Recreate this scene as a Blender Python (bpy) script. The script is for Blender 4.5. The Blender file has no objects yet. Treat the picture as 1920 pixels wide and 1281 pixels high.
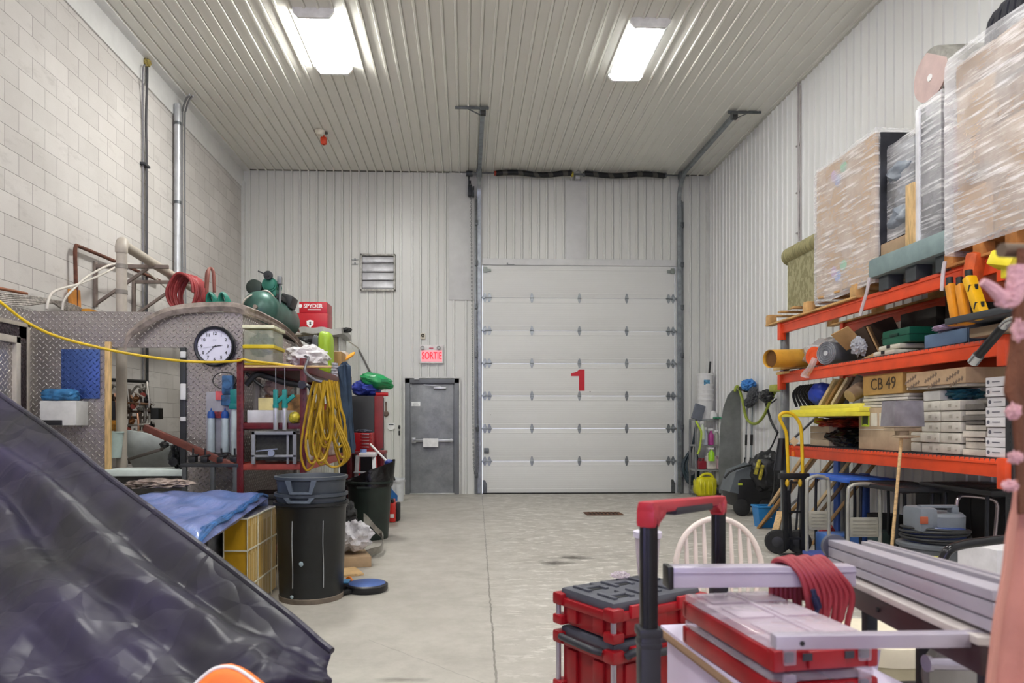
import bpy, bmesh, math, random
from mathutils import Vector as V, Matrix as Mx, noise as NZ
random.seed(7)
PI = math.pi
R = math.radians
C = bpy.context.scene.collection
SC = bpy.context.scene

# ---------------------------------------------------------------- camera
F, TH = 1310.0, R(2.06)
CX, CY, EYE = 873 + F*math.tan(TH), 794.0, 1.32
FW = V((math.sin(TH), math.cos(TH), 0)); RT = V((math.cos(TH), -math.sin(TH), 0)); UP = V((0, 0, 1))
CAM = V((0, 0, EYE))
def ray(x, y): return FW + RT*((x-CX)/F) + UP*((CY-y)/F)
def P(x, y, Y):      # photo point at distance Y down the hall
    d = ray(x, y); return CAM + d*(Y/d.y)
def PZ(x, y, z=0.0): # photo point on a level plane
    d = ray(x, y); return CAM + d*((z-EYE)/d.z)
def PX(x, y, X):     # photo point on a plane parallel to the side walls
    d = ray(x, y); return CAM + d*(X/d.x)
cam_d = bpy.data.cameras.new('camera'); cam = bpy.data.objects.new('camera', cam_d); C.objects.link(cam)
cam_d.sensor_width = 36; cam_d.lens = 36*F/1920
cam_d.shift_x = (960-CX)/1920; cam_d.shift_y = (CY-640.5)/1920
cam_d.clip_start = .05
cam.location = CAM; cam.rotation_euler = (PI/2, 0, -TH)
cam_d.dof.use_dof = True; cam_d.dof.focus_distance = 8.5; cam_d.dof.aperture_fstop = 5.0
SC.camera = cam

# ---------------------------------------------------------------- materials
def lin(c):
    if isinstance(c, str):
        c = tuple(int(c[i:i+2], 16)/255 for i in (0, 2, 4))
    return tuple((x/12.92 if x <= .04045 else ((x+.055)/1.055)**2.4) for x in c)
class NT:
    def __init__(s, name):
        s.m = bpy.data.materials.new(name); s.m.use_nodes = True
        s.t = s.m.node_tree; s.b = s.t.nodes['Principled BSDF']; s.o = s.t.nodes['Material Output']
    def n(s, typ, **k):
        x = s.t.nodes.new(typ)
        for a, b in k.items():
            if a.startswith('i_'): x.inputs[a[2:].replace('_', ' ')].default_value = b
            else: setattr(x, a, b)
        return x
    def l(s, a, b): s.t.links.new(a, b)
    def math(s, op, a, b=None, c=None):
        x = s.t.nodes.new('ShaderNodeMath'); x.operation = op
        for i, v in enumerate((a, b, c)):
            if v is None: continue
            if hasattr(v, 'links'): s.l(v, x.inputs[i])
            else: x.inputs[i].default_value = v
        return x.outputs[0]
    def co(s, scale=None, rot=None):
        c = s.n('ShaderNodeTexCoord').outputs['Object']
        if scale or rot:
            m = s.n('ShaderNodeMapping'); s.l(c, m.inputs[0])
            if scale: m.inputs['Scale'].default_value = scale
            if rot: m.inputs['Rotation'].default_value = rot
            c = m.outputs[0]
        return c
    def noise(s, vec, scale, detail=4, rough=.6):
        x = s.n('ShaderNodeTexNoise'); x.inputs['Scale'].default_value = scale; x.inputs['Detail'].default_value = detail
        x.inputs['Roughness'].default_value = rough; s.l(vec, x.inputs['Vector']); return x.outputs['Fac']
    def ramp(s, fac, stops):
        x = s.n('ShaderNodeValToRGB'); s.l(fac, x.inputs[0]); e = x.color_ramp.elements
        while len(e) < len(stops): e.new(.5)
        for q, (p, c) in zip(e, stops):
            q.position = p; q.color = (*(lin(c) if not isinstance(c, float) else (c, c, c)), 1)
        return x.outputs[0]
    def mix(s, f, a, b, typ='MIX'):
        x = s.n('ShaderNodeMix', data_type='RGBA', blend_type=typ)
        for i, v in ((0, f), (6, a), (7, b)):
            if hasattr(v, 'links'): s.l(v, x.inputs[i])
            elif isinstance(v, (tuple, str)): x.inputs[i].default_value = (*lin(v), 1)
            else: x.inputs[i].default_value = v
        return x.outputs[2]
    def bump(s, h, strength=.3, dist=.005, nrm=None):
        x = s.n('ShaderNodeBump'); x.inputs['Strength'].default_value = strength; x.inputs['Distance'].default_value = dist
        s.l(h, x.inputs['Height'])
        if nrm: s.l(nrm, x.inputs['Normal'])
        s.l(x.outputs[0], s.b.inputs['Normal']); return x.outputs[0]
    def base(s, c): s.l(c, s.b.inputs['Base Color'])
    def set(s, **k):
        for a, v in k.items(): s.b.inputs[a.replace('_', ' ')].default_value = v
_M = {}
def mat(col, rough=.5, metal=0, var=.12, vs=6, bump=0, bs=60, bd=.002, alpha=1, trans=0, coat=0, stretch=None, spec=.5):
    key = (col, rough, metal, var, vs, bump, bs, bd, alpha, trans, coat, stretch, spec)
    if key in _M: return _M[key]
    n = NT('paint_'+str(col)); c = lin(col)
    vec = n.co(stretch)
    if var:
        f = n.noise(vec, vs, 5)
        a = tuple(max(0, x*(1-var*1.6)) for x in c); b = tuple(min(1, x*(1+var)) for x in c)
        r = n.n('ShaderNodeValToRGB'); n.l(f, r.inputs[0])
        r.color_ramp.elements[0].position = .3; r.color_ramp.elements[0].color = (*a, 1)
        r.color_ramp.elements[1].position = .7; r.color_ramp.elements[1].color = (*b, 1)
        n.base(r.outputs[0])
    else: n.set(Base_Color=(*c, 1))
    n.set(Roughness=rough, Metallic=metal, Alpha=alpha, Transmission_Weight=trans, Coat_Weight=coat, Specular_IOR_Level=spec)
    if bump: n.bump(n.noise(vec, bs, 3), bump, bd)
    _M[key] = n.m; return n.m
def emit(col, s):
    n = NT('glow_'+str(col)); n.set(Base_Color=(*lin(col), 1), Emission_Color=(*lin(col), 1), Emission_Strength=s); return n.m

# ---------------------------------------------------------------- mesh builder
def rotm(r): return Mx.Rotation(r[2], 4, 'Z') @ Mx.Rotation(r[1], 4, 'Y') @ Mx.Rotation(r[0], 4, 'X')
def spline(pts, n=6, closed=False):
    pts = [V(p) for p in pts]; out = []
    m = len(pts)
    for i in range(m if closed else m-1):
        if closed: a, b, c, d = pts[(i-1) % m], pts[i], pts[(i+1) % m], pts[(i+2) % m]
        else: a, b, c, d = pts[max(i-1, 0)], pts[i], pts[i+1], pts[min(i+2, m-1)]
        for k in range(n):
            t = k/n
            out.append(.5*((2*b)+(c-a)*t+(2*a-5*b+4*c-d)*t*t+(-a+3*b-3*c+d)*t**3))
    if not closed: out.append(pts[-1])
    return out
class MB:
    def __init__(s): s.m = bmesh.new(); s.X = None
    def _fin(s, verts, M):
        if M is not None: bmesh.ops.transform(s.m, matrix=M, verts=verts)
    def box(s, c, d, b=0, r=None, seg=2, M=None):
        ret = bmesh.ops.create_cube(s.m, size=1); vs = ret['verts']
        bmesh.ops.scale(s.m, vec=V(d), verts=vs)
        if b:
            b = min(b, .49*min(d))
            es = list({e for v in vs for e in v.link_edges})
            rr = bmesh.ops.bevel(s.m, geom=es, offset=b, segments=seg, profile=.6, affect='EDGES')
            vs = list({v for f in rr['faces'] for v in f.verts} | {v for v in vs if v.is_valid})
        T = Mx.Translation(V(c))
        if r: T = T @ rotm(r)
        if M is not None: T = M @ T
        s._fin(vs, T); return s
    def bar(s, p, q, w, h=None, b=0):      # box from p to q
        p, q = V(p), V(q); d = q-p; L = d.length; h = h or w
        M = Mx.Translation((p+q)/2) @ d.to_track_quat('Y', 'Z').to_matrix().to_4x4()
        return s.box((0, 0, 0), (w, L, h), b, M=M)
    def cyl(s, p, q, r, r2=None, seg=16, b=0):
        p, q = V(p), V(q); d = q-p; r2 = r if r2 is None else r2
        M = Mx.Translation((p+q)/2) @ d.to_track_quat('Z', 'Y').to_matrix().to_4x4()
        ret = bmesh.ops.create_cone(s.m, cap_ends=True, segments=seg, radius1=r, radius2=r2, depth=d.length)
        vs = ret['verts']
        if b:
            es = list({e for v in vs for e in v.link_edges if abs(e.verts[0].co.z-e.verts[1].co.z) < 1e-6})
            rr = bmesh.ops.bevel(s.m, geom=es, offset=b, segments=2, profile=.6, affect='EDGES')
            vs = list({v for f in rr['faces'] for v in f.verts} | {v for v in vs if v.is_valid})
        s._fin(vs, M); return s
    def tube(s, pts, r, seg=8, n=6, closed=False, smooth=True, rad=None):
        P_ = spline(pts, n, closed) if smooth and len(pts) > 2 else [V(p) for p in pts]
        m = len(P_); rings = []; up = None
        for i, p in enumerate(P_):
            a = P_[(i-1) % m] if closed else P_[max(i-1, 0)]; c = P_[(i+1) % m] if closed else P_[min(i+1, m-1)]
            t = (c-a)
            if t.length < 1e-9: t = V((0, 0, 1))
            t.normalize()
            if up is None: up = V((0, 0, 1)) if abs(t.z) < .9 else V((1, 0, 0))
            x = t.cross(up)
            if x.length < 1e-6: x = t.cross(V((1, .3, .2)))
            x.normalize(); y = x.cross(t).normalized(); up = y
            rr = r if rad is None else rad(i/(m-1))
            rings.append([s.m.verts.new(p+(x*math.cos(2*PI*k/seg)+y*math.sin(2*PI*k/seg))*rr) for k in range(seg)])
        for i in range(m if closed else m-1):
            A, B = rings[i], rings[(i+1) % m]
            for k in range(seg): s.m.faces.new((A[k], A[(k+1) % seg], B[(k+1) % seg], B[k]))
        if not closed:
            s.m.faces.new(rings[0][::-1]); s.m.faces.new(rings[-1])
        return s
    def lathe(s, prof, c=(0, 0, 0), seg=28, M=None, a0=0, a1=2*PI, sx=1, sy=1, cap=False):
        full = abs(a1-a0-2*PI) < 1e-6; N = seg if full else seg+1; T = Mx.Translation(V(c))
        if M is not None: T = M @ T
        rings = []
        for r, z in prof:
            rings.append([s.m.verts.new(T @ V((r*sx*math.cos(a0+(a1-a0)*k/seg), r*sy*math.sin(a0+(a1-a0)*k/seg), z))) for k in range(N)])
        for A, B in zip(rings, rings[1:]):
            for k in range(seg): s.m.faces.new((A[k], A[(k+1) % N], B[(k+1) % N], B[k]))
        if full and cap:
            if prof[0][0] > 1e-5: s.m.faces.new(rings[0][::-1])
            if prof[-1][0] > 1e-5: s.m.faces.new(rings[-1])
        return s
    def prism(s, poly, z0, z1, M=None):
        T = M if M is not None else Mx.Identity(4)
        a = [s.m.verts.new(T @ V((x, y, z0))) for x, y in poly]; b = [s.m.verts.new(T @ V((x, y, z1))) for x, y in poly]
        s.m.faces.new(a[::-1]); s.m.faces.new(b); n = len(a)
        for i in range(n): s.m.faces.new((a[i], a[(i+1) % n], b[(i+1) % n], b[i]))
        return s
    def sheet(s, nu, nv, fn, th=0):
        g = [[V(fn(i/nu, j/nv)) for j in range(nv+1)] for i in range(nu+1)]
        top = [[s.m.verts.new(p) for p in row] for row in g]
        for i in range(nu):
            for j in range(nv): s.m.faces.new((top[i][j], top[i+1][j], top[i+1][j+1], top[i][j+1]))
        if th:
            def nr(i, j):
                a = g[min(i+1, nu)][j]-g[max(i-1, 0)][j]; b = g[i][min(j+1, nv)]-g[i][max(j-1, 0)]
                n = a.cross(b); return n.normalized() if n.length > 1e-9 else V((0, 0, 1))
            bot = [[s.m.verts.new(g[i][j]-nr(i, j)*th) for j in range(nv+1)] for i in range(nu+1)]
            for i in range(nu):
                for j in range(nv): s.m.faces.new((bot[i][j+1], bot[i+1][j+1], bot[i+1][j], bot[i][j]))
            rim = [(i, 0) for i in range(nu)]+[(nu, j) for j in range(nv)]+[(i, nv) for i in range(nu, 0, -1)]+[(0, j) for j in range(nv, 0, -1)]
            for (a, b), (c, d) in zip(rim, rim[1:]+rim[:1]):
                s.m.faces.new((top[c][d], top[a][b], bot[a][b], bot[c][d]))
        return s
    def blob(s, c, rad, amp=.15, freq=3, seed=0, sub=4, r=None, flat=None, box=0):
        ret = bmesh.ops.create_icosphere(s.m, subdivisions=sub, radius=1)
        for v in ret['verts']:
            d = v.co.normalized()
            if box:   # superellipsoid
                k = (abs(d.x)**box+abs(d.y)**box+abs(d.z)**box)**(-1/box); q = d*k
            else: q = d.copy()
            n = NZ.noise(d*freq+V((seed*3.1, seed*1.7, seed)))+.5*NZ.noise(d*freq*2.3+V((seed, 5, 1)))
            q *= 1+amp*n
            q = V((q.x*rad[0], q.y*rad[1], q.z*rad[2]))
            if flat is not None and q.z < -flat: q.z = -flat
            v.co = q
        T = Mx.Translation(V(c))
        if r: T = T @ rotm(r)
        s._fin(ret['verts'], T); return s
    def text(s, body, size, M, ext=.001, align='CENTER', bold=0):
        cu = bpy.data.curves.new('t', 'FONT'); cu.body = body; cu.size = size; cu.extrude = ext; cu.offset = bold
        cu.align_x = align; cu.align_y = 'CENTER'; cu.resolution_u = 3
        o = bpy.data.objects.new('t', cu); me = bpy.data.meshes.new_from_object(o)
        k = len(s.m.verts); s.m.from_mesh(me); s.m.verts.ensure_lookup_table()
        bmesh.ops.transform(s.m, matrix=M, verts=s.m.verts[k:])
        bpy.data.objects.remove(o); bpy.data.curves.remove(cu); bpy.data.meshes.remove(me); return s
    def mesh(s, name, m, smooth=40, inv=None, recalc=True):
        if inv is not None: bmesh.ops.transform(s.m, matrix=inv, verts=s.m.verts)
        if recalc: bmesh.ops.recalc_face_normals(s.m, faces=s.m.faces)
        me = bpy.data.meshes.new(name); s.m.to_mesh(me); s.m.free()
        if m: me.materials.append(m)
        if smooth:
            for p in me.polygons: p.use_smooth = True
            me.set_sharp_from_angle(angle=R(smooth))
        return me
FRONT = Mx.Rotation(PI/2, 4, 'X')                       # lettering standing upright, read from the camera side (-Y)
SIDE = Mx.Rotation(-PI/2, 4, 'Z') @ FRONT               # lettering on a face that looks to -X
def props(o, label, cat, group=None):
    o['label'] = label; o['category'] = cat
    if group: o['group'] = group
class T:
    """a thing: Empty at its base, parts as children. world=True: parts are given in room coordinates"""
    def __init__(s, name, label, cat, loc=(0, 0, 0), rz=0, group=None, world=False):
        s.o = bpy.data.objects.new(name, None); C.objects.link(s.o); s.o.empty_display_size = .1
        s.o.location = V(loc); s.o.rotation_euler = (0, 0, rz); props(s.o, label, cat, group)
        s.w = world; s.inv = (Mx.Translation(V(loc)) @ Mx.Rotation(rz, 4, 'Z')).inverted()
    def p(s, name, mb, m, parent=None, smooth=40, label=None):
        o = bpy.data.objects.new(name, mb.mesh(name, m, smooth, s.inv if s.w else None)); C.objects.link(o)
        o.parent = parent or s.o
        if label: o['label'] = label
        return o
    def dup(s, loc, rz=0, label=None, group=None):
        def cp(o, par):
            c = o.copy(); C.objects.link(c); c.parent = par
            for ch in o.children: cp(ch, c)
            return c
        r = cp(s.o, None); r.location = V(loc); r.rotation_euler = (0, 0, rz)
        if label: r['label'] = label
        if group: r['group'] = group
        return r
def one(name, label, cat, mb, m, loc=None, rz=0, group=None, smooth=40):
    """a thing that is one mesh; without loc the geometry is in room coordinates and the origin goes to its base"""
    if loc is None:
        bb = [v.co for v in mb.m.verts]
        c = V(((min(v.x for v in bb)+max(v.x for v in bb))/2, (min(v.y for v in bb)+max(v.y for v in bb))/2, min(v.z for v in bb)))
        me = mb.mesh(name, m, smooth, Mx.Translation(-c)); loc = c
    else: me = mb.mesh(name, m, smooth)
    o = bpy.data.objects.new(name, me); C.objects.link(o); o.location = V(loc); o.rotation_euler = (0, 0, rz)
    props(o, label, cat, group); return o
def struct(name, mb, m, parent=None, smooth=40, label=None, recalc=True):
    o = bpy.data.objects.new(name, mb.mesh(name, m, smooth, recalc=recalc)); C.objects.link(o)
    if parent: o.parent = parent
    else:
        o['kind'] = 'structure'
        if label: o['label'] = label
    return o
def arc(c, r, a0, a1, n=8, ax='xz'):
    out = []
    for i in range(n+1):
        a = a0+(a1-a0)*i/n; u, w = r*math.cos(a), r*math.sin(a)
        out.append(V(c)+(V((u, 0, w)) if ax == 'xz' else V((u, w, 0)) if ax == 'xy' else V((0, u, w))))
    return out
# ---------------------------------------------------------------- room
D = 13.08
XL, XR = P(455, 560, D).x, P(1328, 560, D).x
H = P(900, 323, D).z
Y0 = -5.2
SC.view_settings.view_transform = 'Standard'; SC.view_settings.look = 'None'; SC.view_settings.gamma = 1
SC.view_settings.use_curve_mapping = False
SC.view_settings.exposure = 1.22
SC.cycles.adaptive_threshold = .02; SC.cycles.max_bounces = 8; SC.cycles.diffuse_bounces = 5; SC.cycles.glossy_bounces = 4
w = bpy.data.worlds.new('world'); SC.world = w; w.use_nodes = True
w.node_tree.nodes['Background'].inputs[0].default_value = (.75, .8, 1, 1); w.node_tree.nodes['Background'].inputs[1].default_value = .6

# block wall
n = NT('concrete_block'); co = n.co()
sep = n.n('ShaderNodeSeparateXYZ'); n.l(co, sep.inputs[0]); cb = n.n('ShaderNodeCombineXYZ')
n.l(sep.outputs[1], cb.inputs[0]); n.l(sep.outputs[2], cb.inputs[1])
br = n.n('ShaderNodeTexBrick'); n.l(cb.outputs[0], br.inputs['Vector'])
for k, v in (('Scale', 1), ('Mortar Size', .0032), ('Mortar Smooth', .6), ('Brick Width', .4), ('Row Height', .2), ('Bias', 0)): br.inputs[k].default_value = v
br.inputs['Color1'].default_value = (*lin('c9c5c1'), 1); br.inputs['Color2'].default_value = (*lin('bbb7b3'), 1); br.inputs['Mortar'].default_value = (*lin('787370'), 1)
f1 = n.noise(co, 1.1, 6); c1 = n.mix(n.ramp(f1, ((.4, 0.0), (.75, .5))), br.outputs['Color'], 'dcd9d6')
f2 = n.noise(n.co((1, 1, 2.5)), 2.6, 8, .7); c2 = n.mix(n.ramp(f2, ((.56, 0.0), (.8, .5))), c1, '8f8a86')
n.base(c2); n.set(Roughness=.8)
b1 = n.bump(n.math('MULTIPLY', br.outputs['Fac'], -1), .6, .006)
n.bump(n.noise(co, 90, 4), .35, .003, b1)
M_block = n.m
# painted ribbed steel
def steel(name, a, b, rough):
    n = NT(name); f = n.noise(n.co((1, 1, .25)), 1.7, 6)
    n.base(n.mix(f, a, b)); n.set(Roughness=rough, Specular_IOR_Level=.6)
    n.bump(n.noise(n.co((1, 1, .3)), 3.5, 3), .12, .004); return n.m
M_rib = steel('white_ribbed_steel', 'dcddd9', 'cfd0cc', .34)
M_ribr = steel('white_ribbed_steel_side', 'dddedd', 'd2d3d2', .36)
M_ceil = steel('white_ribbed_ceiling_steel', 'e6e5dd', 'dad9d0', .3)
M_trim = mat('cfd0cd', .4, var=.05)
# floor
n = NT('concrete_floor'); co = n.co()
a = n.noise(co, .55, 7); b = n.noise(co, 4, 8, .7); c = n.noise(co, 40, 4)
col = n.mix(n.ramp(a, ((.35, 0.0), (.65, 1.0))), 'a8a49c', 'b8b4ac')
col = n.mix(n.math('MULTIPLY', n.ramp(b, ((.4, 0.0), (.75, 1.0))), .45), col, '8b867e')
col = n.mix(n.math('MULTIPLY', c, .12), col, '6d6962')
sp = n.n('ShaderNodeSeparateXYZ'); n.l(co, sp.inputs[0]); fx, fy = sp.outputs[0], sp.outputs[1]
# pale scuffs on the worn right half
sc1 = n.ramp(n.noise(n.co((1, 2.3, 1), (0, 0, .5)), 5, 9, .75), ((.53, 0.0), (.6, 1.0)))
reg = n.math('MULTIPLY', n.ramp(n.math('MULTIPLY', n.math('ADD', fx, 0.2), .5), ((.1, 0.0), (.45, 1.0))), sc1)
col = n.mix(n.math('MULTIPLY', reg, .75), col, 'dddad4')
def seg(p, q, wd, dark):
    global col
    (x0, y0), (x1, y1) = p, q; L = math.hypot(x1-x0, y1-y0); ux, uy = (x1-x0)/L, (y1-y0)/L
    wob = n.math('MULTIPLY', n.math('SUBTRACT', n.noise(co, 9, 3), .5), .03)
    dx = n.math('SUBTRACT', fx, x0); dy = n.math('SUBTRACT', fy, y0)
    s_ = n.math('ABSOLUTE', n.math('ADD', n.math('ADD', n.math('MULTIPLY', dx, -uy), n.math('MULTIPLY', dy, ux)), wob))
    t_ = n.math('ADD', n.math('MULTIPLY', dx, ux), n.math('MULTIPLY', dy, uy))
    m_ = n.math('MULTIPLY', n.math('LESS_THAN', s_, wd), n.math('MULTIPLY', n.math('GREATER_THAN', t_, 0), n.math('LESS_THAN', t_, L)))
    col = n.mix(n.math('MULTIPLY', m_, dark), col, '5a5650')
def f2_(x, y): p = PZ(x, y, 0); return (p.x, p.y)
seg(f2_(931, 1281), f2_(904, 930), .006, .6)
seg(f2_(700, 986), f2_(908, 974), .007, .4); seg(f2_(908, 1022), f2_(1185, 948), .006, .4); seg(f2_(908, 974), f2_(1300, 962), .007, .4)
seg(f2_(1040, 1075), f2_(1330, 1030), .006, .4); seg(f2_(690, 1200), f2_(930, 1290), .004, .3)
def stain(px, py, rx, ry, s):
    global col
    x0, y0 = f2_(px, py); wob = n.math('MULTIPLY', n.noise(co, 6, 4), .9)
    dx = n.math('DIVIDE', n.math('SUBTRACT', fx, x0), rx); dy = n.math('DIVIDE', n.math('SUBTRACT', fy, y0), ry)
    d = n.math('ADD', n.math('SQRT', n.math('ADD', n.math('MULTIPLY', dx, dx), n.math('MULTIPLY', dy, dy))), wob)
    col = n.mix(n.math('MULTIPLY', n.ramp(d, ((.6, 1.0), (1.15, 0.0))), s), col, '3c362f')
for q in ((1040, 1056, .34, .26, .9), (1074, 1046, .42, .22, .85), (1130, 965, .7, .5, .25), (750, 1275, .3, .07, .5), (1300, 940, .4, .1, .4), (1185, 1000, .5, .2, .3)): stain(*q)
n.base(col); n.l(n.ramp(b, ((.3, .32), (.7, .62))), n.b.inputs['Roughness'])
n.bump(b, .12, .004)
M_floor = n.m

def rib_line(L, per=.155, h=.016, w2=.03, sl=.007, off=0.0):
    g = .012; pts = [(0, g)]; x = off     # each rib ends in a narrow lap joint
    while x+per <= L:
        a = x+per-w2-2*sl-.008
        for q in ((a, g), (a+sl, g+h), (a+sl+w2, g+h), (x+per-.008, g), (x+per-.007, 0), (x+per-.001, 0), (x+per, g)):
            if q[0] > pts[-1][0]+1e-4: pts.append(q)
        x += per
    if L > pts[-1][0]+1e-4: pts.append((L, g))
    return pts
def ribbed(mb, o, u, w_, nrm, L, W, per=.155, back=.03, **k):
    """profile runs along u, is extruded along w_ and stands out along nrm"""
    o, u, w_, nrm = V(o), V(u), V(w_), V(nrm); pr = rib_line(L, per, **k)
    A = [mb.m.verts.new(o+u*x+nrm*h) for x, h in pr]; B = [mb.m.verts.new(o+u*x+nrm*h+w_*W) for x, h in pr]
    for i in range(len(pr)-1): mb.m.faces.new((A[i], A[i+1], B[i+1], B[i]))
    c = o+u*L/2+w_*W/2-nrm*(back/2+.001); dx = u*L+w_*W+nrm*back
    mb.box(c, (abs(dx.x), abs(dx.y), abs(dx.z)))
mb = MB(); mb.box(((XL+XR)/2, (Y0+D)/2, -.05), (XR-XL+.4, D-Y0+.4, .1)); struct('floor', mb, M_floor)
mb = MB(); mb.box((XL-.1, (Y0+D)/2, H/2), (.2, D-Y0, H)); struct('wall_left', mb, M_block)
mb = MB(); ribbed(mb, (XR, Y0, 0), (0, 1, 0), (0, 0, 1), (-1, 0, 0), D-Y0, H); struct('wall_right', mb, M_ribr, recalc=False)
mb = MB(); ribbed(mb, (XL, Y0, H), (1, 0, 0), (0, 1, 0), (0, 0, -1), XR-XL, D-Y0, h=.016, w2=.022); struct('ceiling', mb, M_ceil, recalc=False)
mb = MB(); mb.box(((XL+XR)/2, Y0-.1, H/2), (XR-XL+.2, .2, H)); struct('wall_front', mb, mat('d0d0d0', .6))
wo = bpy.data.objects.new('fill_panel_1', None); C.objects.link(wo); wo['kind'] = 'structure'  # added glowing panel out of view, gives the foreground its lavender fill
mb = MB()
for s_ in (-1, 1): mb.box((-1.6+s_*1.45, Y0+.03, 2.3), (.1, .08, 2.5), .004); mb.box((-1.6, Y0+.03, 2.3+s_*1.2), (3.0, .08, .1), .004)
mb.box((-1.6, Y0+.03, 2.3), (.06, .08, 2.4), .004); struct('fill_panel_frame', mb, mat('d8d8d8', .5), wo)
mb = MB(); mb.box((-1.6, Y0+.015, 2.3), (2.8, .02, 2.3)); struct('fill_panel_pane', mb, emit('b9b0ff', 2.0), wo)
# back wall around the two door openings
gx0, gx1, gz = P(904, 700, D).x, P(1266, 700, D).x, P(1085, 499, D).z
dx0, dx1, dz = P(760, 800, D).x, P(861, 800, D).x, P(810, 710, D).z
mb = MB()
def seg_b(x0, x1, z0, z1): ribbed(mb, (x0, D, z0), (1, 0, 0), (0, 0, 1), (0, -1, 0), x1-x0, z1-z0)
fx0, fz = P(842, 500, D).x, P(842, 563, D).z
seg_b(XL, dx0, 0, H); seg_b(dx0, dx1, dz, H); seg_b(dx1, gx0, 0, H)
seg_b(gx0, gx1, gz, H); seg_b(gx1, XR, 0, H)
struct('wall_back', mb, M_rib, recalc=False)
mb = MB(); mb.box(((fx0+gx0)/2, D-.034, (fz+H)/2), (gx0-fx0, .012, H-fz), .002)
struct('trim_1', mb, mat('cbcccb', .38, var=.04), label='flat white steel flashing beside the door track')
cx = P(1078, 400, D).x
mb = MB(); mb.box((cx+.02, D-.034, (gz+.12+H-.15)/2), (.4, .012, H-.27-gz), .002)
struct('trim_2', mb, mat('d2d3d3', .38, var=.04))
mb = MB(); mb.box(((gx0+gx1)/2, D-.03, gz+.06), (gx1-gx0, .04, .12), .004)
struct('trim_3', mb, mat('d4d5d5', .38, var=.04))
mb = MB(); mb.box((XL+.012, (Y0+D)/2, H-.19), (.02, D-Y0, .34), .003); mb.box((XL+.07, (Y0+D)/2, H-.03), (.14, D-Y0, .02), .003)
struct('trim_4', mb, mat('dddddc', .4, var=.04))
mb = MB(); mb.box((XR-.03, (Y0+D)/2, H-.03), (.05, D-Y0, .03), .003)
struct('trim_5', mb, mat('c6c5bc', .4, var=.04))
mb = MB(); mb.box((XL+.03, D-.05, H/2-.12), (.06, .09, H-.25), .003); mb.box((XR-.03, D-.03, H/2), (.06, .06, H-.04), .003)
struct('trim_6', mb, M_trim)
mb = MB()   # dark closure strip under the ribs where ceiling meets walls
mb.box(((XL+XR)/2, D-.03, H-.017), (XR-XL-.2, .02, .02))
struct('trim_7', mb, mat('6e6c64', .8))

# ------------------------------------------------ overhead door
galv = mat('9aa0a4', .38, .85, var=.2, vs=9); galvd = mat('6d7174', .45, .8, var=.2, vs=9)
door = bpy.data.objects.new('door_1', None); C.objects.link(door); door['kind'] = 'structure'
n = NT('white_door_panel'); f = n.noise(n.co((.4, 1, 1)), 2.2, 7)
n.base(n.mix(f, 'e2e3e1', 'd3d4d1')); n.set(Roughness=.42)
wv = n.n('ShaderNodeTexWave', bands_direction='Z', wave_profile='SIN'); wv.inputs['Scale'].default_value = 9; n.l(n.co(), wv.inputs[0])
n.bump(wv.outputs[1], .25, .002); M_dp = n.m
ph = gz/7; GW = gx1-gx0; gm = (gx0+gx1)/2; yd = D-.0
for i in range(7):
    mb = MB(); mb.box((gm, yd, ph*(i+.5)), (GW-.03, .045, ph-.006), .004)
    mb.box((gm, yd-.0235, ph*(i+.5)+ph*.36), (GW-.03, .004, .02), .0015); mb.box((gm, yd-.0235, ph*(i+.5)-ph*.36), (GW-.03, .004, .02), .0015)
    struct('door_panel', mb, M_dp, door)
    if i:
        z = ph*i
        for k, fx_ in enumerate((.255, .5, .745)):
            x = gx0+GW*fx_; mb = MB()
            for sgn in (-1, 1):
                mb.prism([(-.035, 0), (-.03, .03), (-.012, .09), (.012, .09), (.03, .03), (.035, 0)] if sgn > 0 else [(-.035, 0), (.035, 0), (.03, -.03), (.012, -.09), (-.012, -.09), (-.03, -.03)], 0, .004, Mx.Translation((x, yd-.026, z)) @ FRONT)
            mb.cyl((x-.035, yd-.036, z), (x+.035, yd-.036, z), .008, seg=8)
            struct('hinge', mb, galv, door)
        for sd in (-1, 1):
            xe = gx0+.03 if sd < 0 else gx1-.03; mb = MB()
            for o_ in (.02, .105):
                x = xe-sd*o_
                for sgn in (-1, 1):
                    mb.prism([(-.04, 0), (-.034, .03), (-.012, .085), (.012, .085), (.034, .03), (.04, 0)] if sgn > 0 else [(-.04, 0), (.04, 0), (.034, -.03), (.012, -.085), (-.012, -.085), (-.034, -.03)], 0, .004, Mx.Translation((x, yd-.026, z)) @ FRONT)
            mb.cyl((xe+sd*.05, yd-.04, z), (xe-sd*.16, yd-.04, z), .009, seg=8)
            mb.box((xe, yd-.045, z), (.05, .03, .05), .003)
            struct('roller_hinge', mb, galv, door)
for sd, x in ((-1, gx0+.09), (1, gx1-.09)):
    mb = MB(); mb.box((x, yd-.035, gz-.1), (.15, .02, .05), .003); mb.box((x+sd*.03, yd-.04, gz-.09), (.07, .03, .1), .003); struct('top_bracket', mb, mat('8f9690', .45, .7), door)
    x2 = gx0+.05 if sd < 0 else gx1-.05
    mb = MB(); mb.prism([(-.035, 0), (.035, 0), (.035, .17), (0, .24), (-.035, .24)], 0, .02, Mx.Translation((x2, yd-.026, .02)) @ FRONT); struct('bottom_bracket', mb, galvd, door)
mb = MB(); mb.box((gx0+.08, yd-.04, P(912, 845, D).z), (.09, .03, .1), .006); struct('latch', mb, galvd, door)
mb = MB(); mb.box((gm, yd-.01, .012), (GW-.02, .05, .022), .004); struct('bottom_seal', mb, mat('242424', .8), door)
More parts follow.
